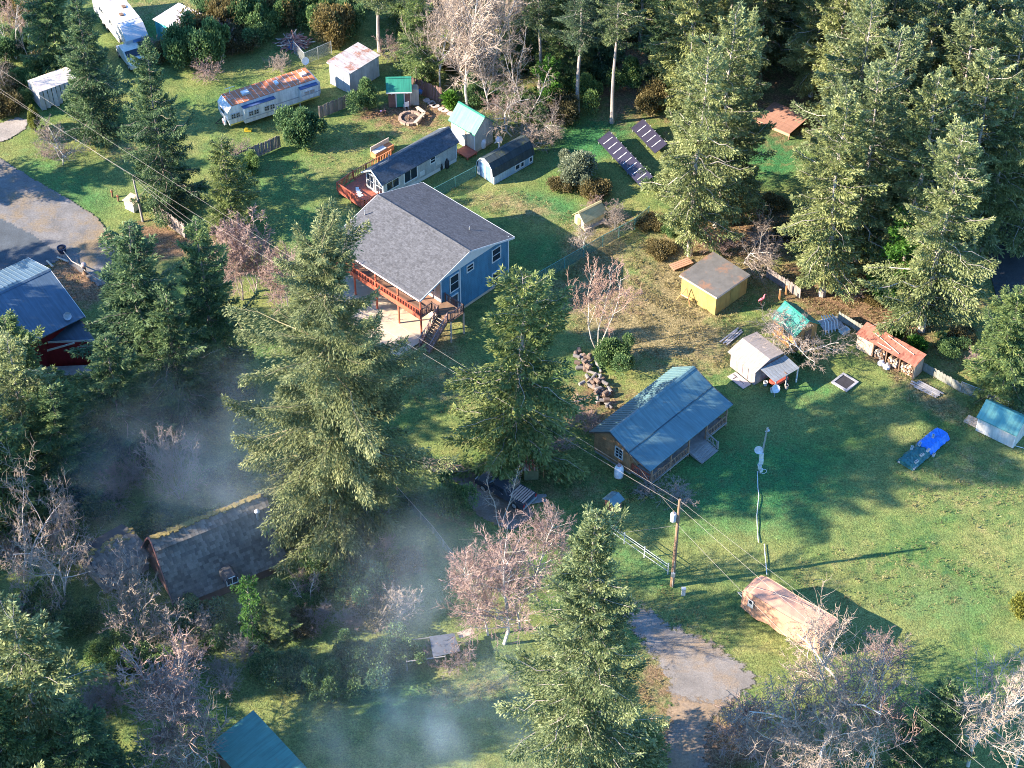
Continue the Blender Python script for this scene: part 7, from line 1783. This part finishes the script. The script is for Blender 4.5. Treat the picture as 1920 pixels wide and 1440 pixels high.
for k, (px, py) in enumerate(((1240, 475), (1270, 440), (1320, 455), (1215, 420), (1225, 350), (1265, 360), (1470, 445), (1530, 470), (1590, 560), (1630, 560), (1700, 600), (1780, 520), (1800, 640), (1775, 660), (1830, 690), (1450, 390), (1510, 420))):
    plant(('olive0', 'bush1', 'shrub1')[k % 3], px, py, 0, 1.5, 'KIND bramble growing at the forest foot', 'brambles at the forest foot', h=1.0 + (k % 3) * .4)
for k, (px, py) in enumerate(((395, 985), (440, 905), (215, 950), (300, 985), (120, 1040), (250, 905), (170, 880), (90, 1000), (310, 1195), (200, 1230), (60, 1220), (20, 1180), (545, 1130), (600, 1060), (700, 990), (330, 745), (430, 760))):
    plant(('bush1', 'bush0', 'shrub0')[k % 3], px, py, 0, 1.9, 'KIND shaded shrub close around the shake-roofed houses', 'shrubs around the shake houses', h=1.6 + (k % 3) * .7)
# trees west and south-west of the view: their long shadows cross the gardens
WG = 'tall spruces west of the gardens'
for k, (x, y, h_) in enumerate(((-52, -22, 22), (-50, -31, 24), (-47, -38, 20), (-56, -12, 20), (-60, -28, 24), (-45, -47, 20), (-58, -40, 24), (-66, -4, 19), (-55, 2, 17), (-57, 9, 16), (-62, -1, 20), (-68, 12, 18), (-60, 26, 14), (-72, -20, 22), (-38, -52, 18), (-30, -55, 18), (-62, 44, 18), (-20, -57, 15), (-8, -60, 14), (-62, -18, 22), (-64, -34, 24))):
    p = (x, y); key = ('spruce0', 'lichen0', 'spruce2', 'lichen1')[k % 4]; a, c, ph_, pr_, n1, n2 = PRO[key]
    t = thing('spruce_tree', 'tall spruce standing west of the gardens, shading them', 'tree', (x, y, -.04), k * 1.3, WG); s = (4.2 / pr_, 4.2 / pr_, h_ / ph_)
    inst(n1, a, t, scale=s); inst(n2, c, t, scale=s)
# ================================================================== grass tufts, weeds, smoke
_hm = Matrix.Rotation(rad(43.5), 3, 'Z')
def in_poly(x, y, P_):
    ins = False
    for (ax, ay), (bx, by) in zip(P_, P_[1:] + P_[:1]):
        if (ay > y) != (by > y) and x < (bx - ax) * (y - ay) / (by - ay) + ax: ins = not ins
    return ins
def off_limits(p):
    q = _hm @ Vector((p.x + 8.2, p.y - 14.1, 0))
    if -6.2 < q.x < 8.3 and -9.4 < q.y < 6: return True          # house and patio
    return max(abs(math.sin(p.x * .9 + 2 * math.sin(p.y * .6))), abs(math.sin(p.y * .8 + 1.5 * math.sin(p.x * .5)))) > .93
def tufts():
    rng = np.random.default_rng(77); quads, tones = [], []
    def field(lst, dens, h, w):
        for cx, cy, rx, ry, rot, wt in lst:
            n = int(dens * rx * ry / 100.0 * wt)
            a = rng.uniform(0, 6.283, n); q = np.sqrt(rng.random(n)) * 1.1
            c, s = math.cos(rad(rot)), math.sin(rad(rot)); x = q * np.cos(a) * rx; y = q * np.sin(a) * ry
            for px, py in zip(cx + x * c - y * s, cy + x * s + y * c):
                if not (-40 < px < 1960 and -40 < py < 1480): continue
                p = at(px, py); k = 3
                if off_limits(p) or any(in_poly(px, py, R) for R in ROADS): continue
                P_ = np.array([[p.x, p.y, -.03]]) + rng.normal(0, .08, (k, 3)) * np.array([1, 1, 0])
                d = unit(rng.normal(0, .6, (k, 3)) + np.array([0, 0, 1.0]))
                quads.append(rhombi(P_, d, rng.uniform(.5, 1.2, k) * h, rng.uniform(.6, 1.2, k) * w, rng)); tones.append(rng.random(k))
    return rng, quads, tones, field
m_dry = mat_foliage('dry_grass', (.12, .095, .045), (.28, .22, .10), (.46, .36, .19))
m_grn = mat_foliage('rough_grass', (.04, .09, .035), (.12, .19, .05), (.26, .29, .09))
rng, quads, tones, field = tufts()
field(DRY, 22, .26, .03); field(DIRT[:14], 9, .2, .03)
o = link('dry_grass', quad_mesh('dry_grass', np.concatenate(quads), np.concatenate(tones), m_dry)); o['kind'] = 'stuff'; o['label'] = 'dry tawny grass and weeds in the rough patches'; o['category'] = 'grass'
rng, quads, tones, field = tufts()
field([(960, 720, 900, 640, 0, 1.0)], 1.6, .13, .03)
o = link('rough_grass', quad_mesh('rough_grass', np.concatenate(quads), np.concatenate(tones), m_grn)); o['kind'] = 'stuff'; o['label'] = 'short green grass tufts scattered over the lawns'; o['category'] = 'grass'

def smoke():
    m, n, b, o = nodes_of('smoke_air')
    n.nodes.remove(b)
    pv = n.nodes.new('ShaderNodeVolumePrincipled'); pv.inputs['Color'].default_value = (.66, .82, 1.0, 1); pv.inputs['Anisotropy'].default_value = .1
    co = coords(n)
    wp = n.nodes.new('ShaderNodeTexNoise'); wp.inputs['Scale'].default_value = .12; wp.inputs['Detail'].default_value = 2
    geo = n.nodes.new('ShaderNodeNewGeometry').outputs['Position']; n.links.new(geo, wp.inputs['Vector'])
    wo = n.nodes.new('ShaderNodeVectorMath'); wo.operation = 'MULTIPLY_ADD'; n.links.new(wp.outputs['Color'], wo.inputs[0]); wo.inputs[1].default_value = (6, 6, 3); n.links.new(geo, wo.inputs[2])
    nz = noise(n, .2, 5, .6, mapped(n, wo.outputs[0], (1.0, .55, 1.1), (0, 0, .5)))
    # soft falloff inside the unit blob: object coords are metres, blob radius stored in object-space via generated
    g = n.nodes.new('ShaderNodeTexCoord').outputs['Generated']
    vm = n.nodes.new('ShaderNodeVectorMath'); vm.operation = 'SUBTRACT'; n.links.new(g, vm.inputs[0]); vm.inputs[1].default_value = (.5, .5, .5)
    ln = n.nodes.new('ShaderNodeVectorMath'); ln.operation = 'LENGTH'; n.links.new(vm.outputs[0], ln.inputs[0])
    fall = ramp(n, ln.outputs['Value'], [(.05, (1, 1, 1)), (.25, (.55,) * 3), (.47, (0, 0, 0))])
    den = ramp(n, nz, [(.42, (.02,) * 3), (.58, (.3,) * 3), (.76, (1, 1, 1))])
    k = mathn(n, 'MULTIPLY', fall, den)
    oi = n.nodes.new('ShaderNodeObjectInfo')
    sep = n.nodes.new('ShaderNodeSeparateColor'); n.links.new(oi.outputs['Color'], sep.inputs[0])
    n.links.new(mathn(n, 'MULTIPLY', k, mathn(n, 'MULTIPLY', sep.outputs[0], 1.0)), pv.inputs['Density'])
    n.links.new(pv.outputs[0], o.inputs['Volume'])
    def blobm(px, py, rx, ry, rz, z, dens, rot=0):
        mb = MB(); mb.lathe([(math.cos(t) , math.sin(t)) for t in [rad(-80 + 20 * i) for i in range(9)]], n=16)
        ob = link('smoke', mb.mesh('smoke', m, True)); p = at(px, py, z); ob.location = p; ob.scale = (rx, ry, rz); ob.rotation_euler.z = rad(rot)
        ob.color = (dens, dens, dens, 1); ob['kind'] = 'stuff'; ob['label'] = 'bluish wood smoke drifting low over the shaded gardens'; ob['category'] = 'smoke'
    blobm(820, 1400, 17, 12, 7, 4.2, .085, 0)
    blobm(800, 1150, 9, 17, 7, 5.0, .075, 14)
    blobm(395, 850, 14, 12, 8, 6.5, .075, 20)
    blobm(420, 1060, 26, 17, 7, 5.0, .014, 0)
smoke()
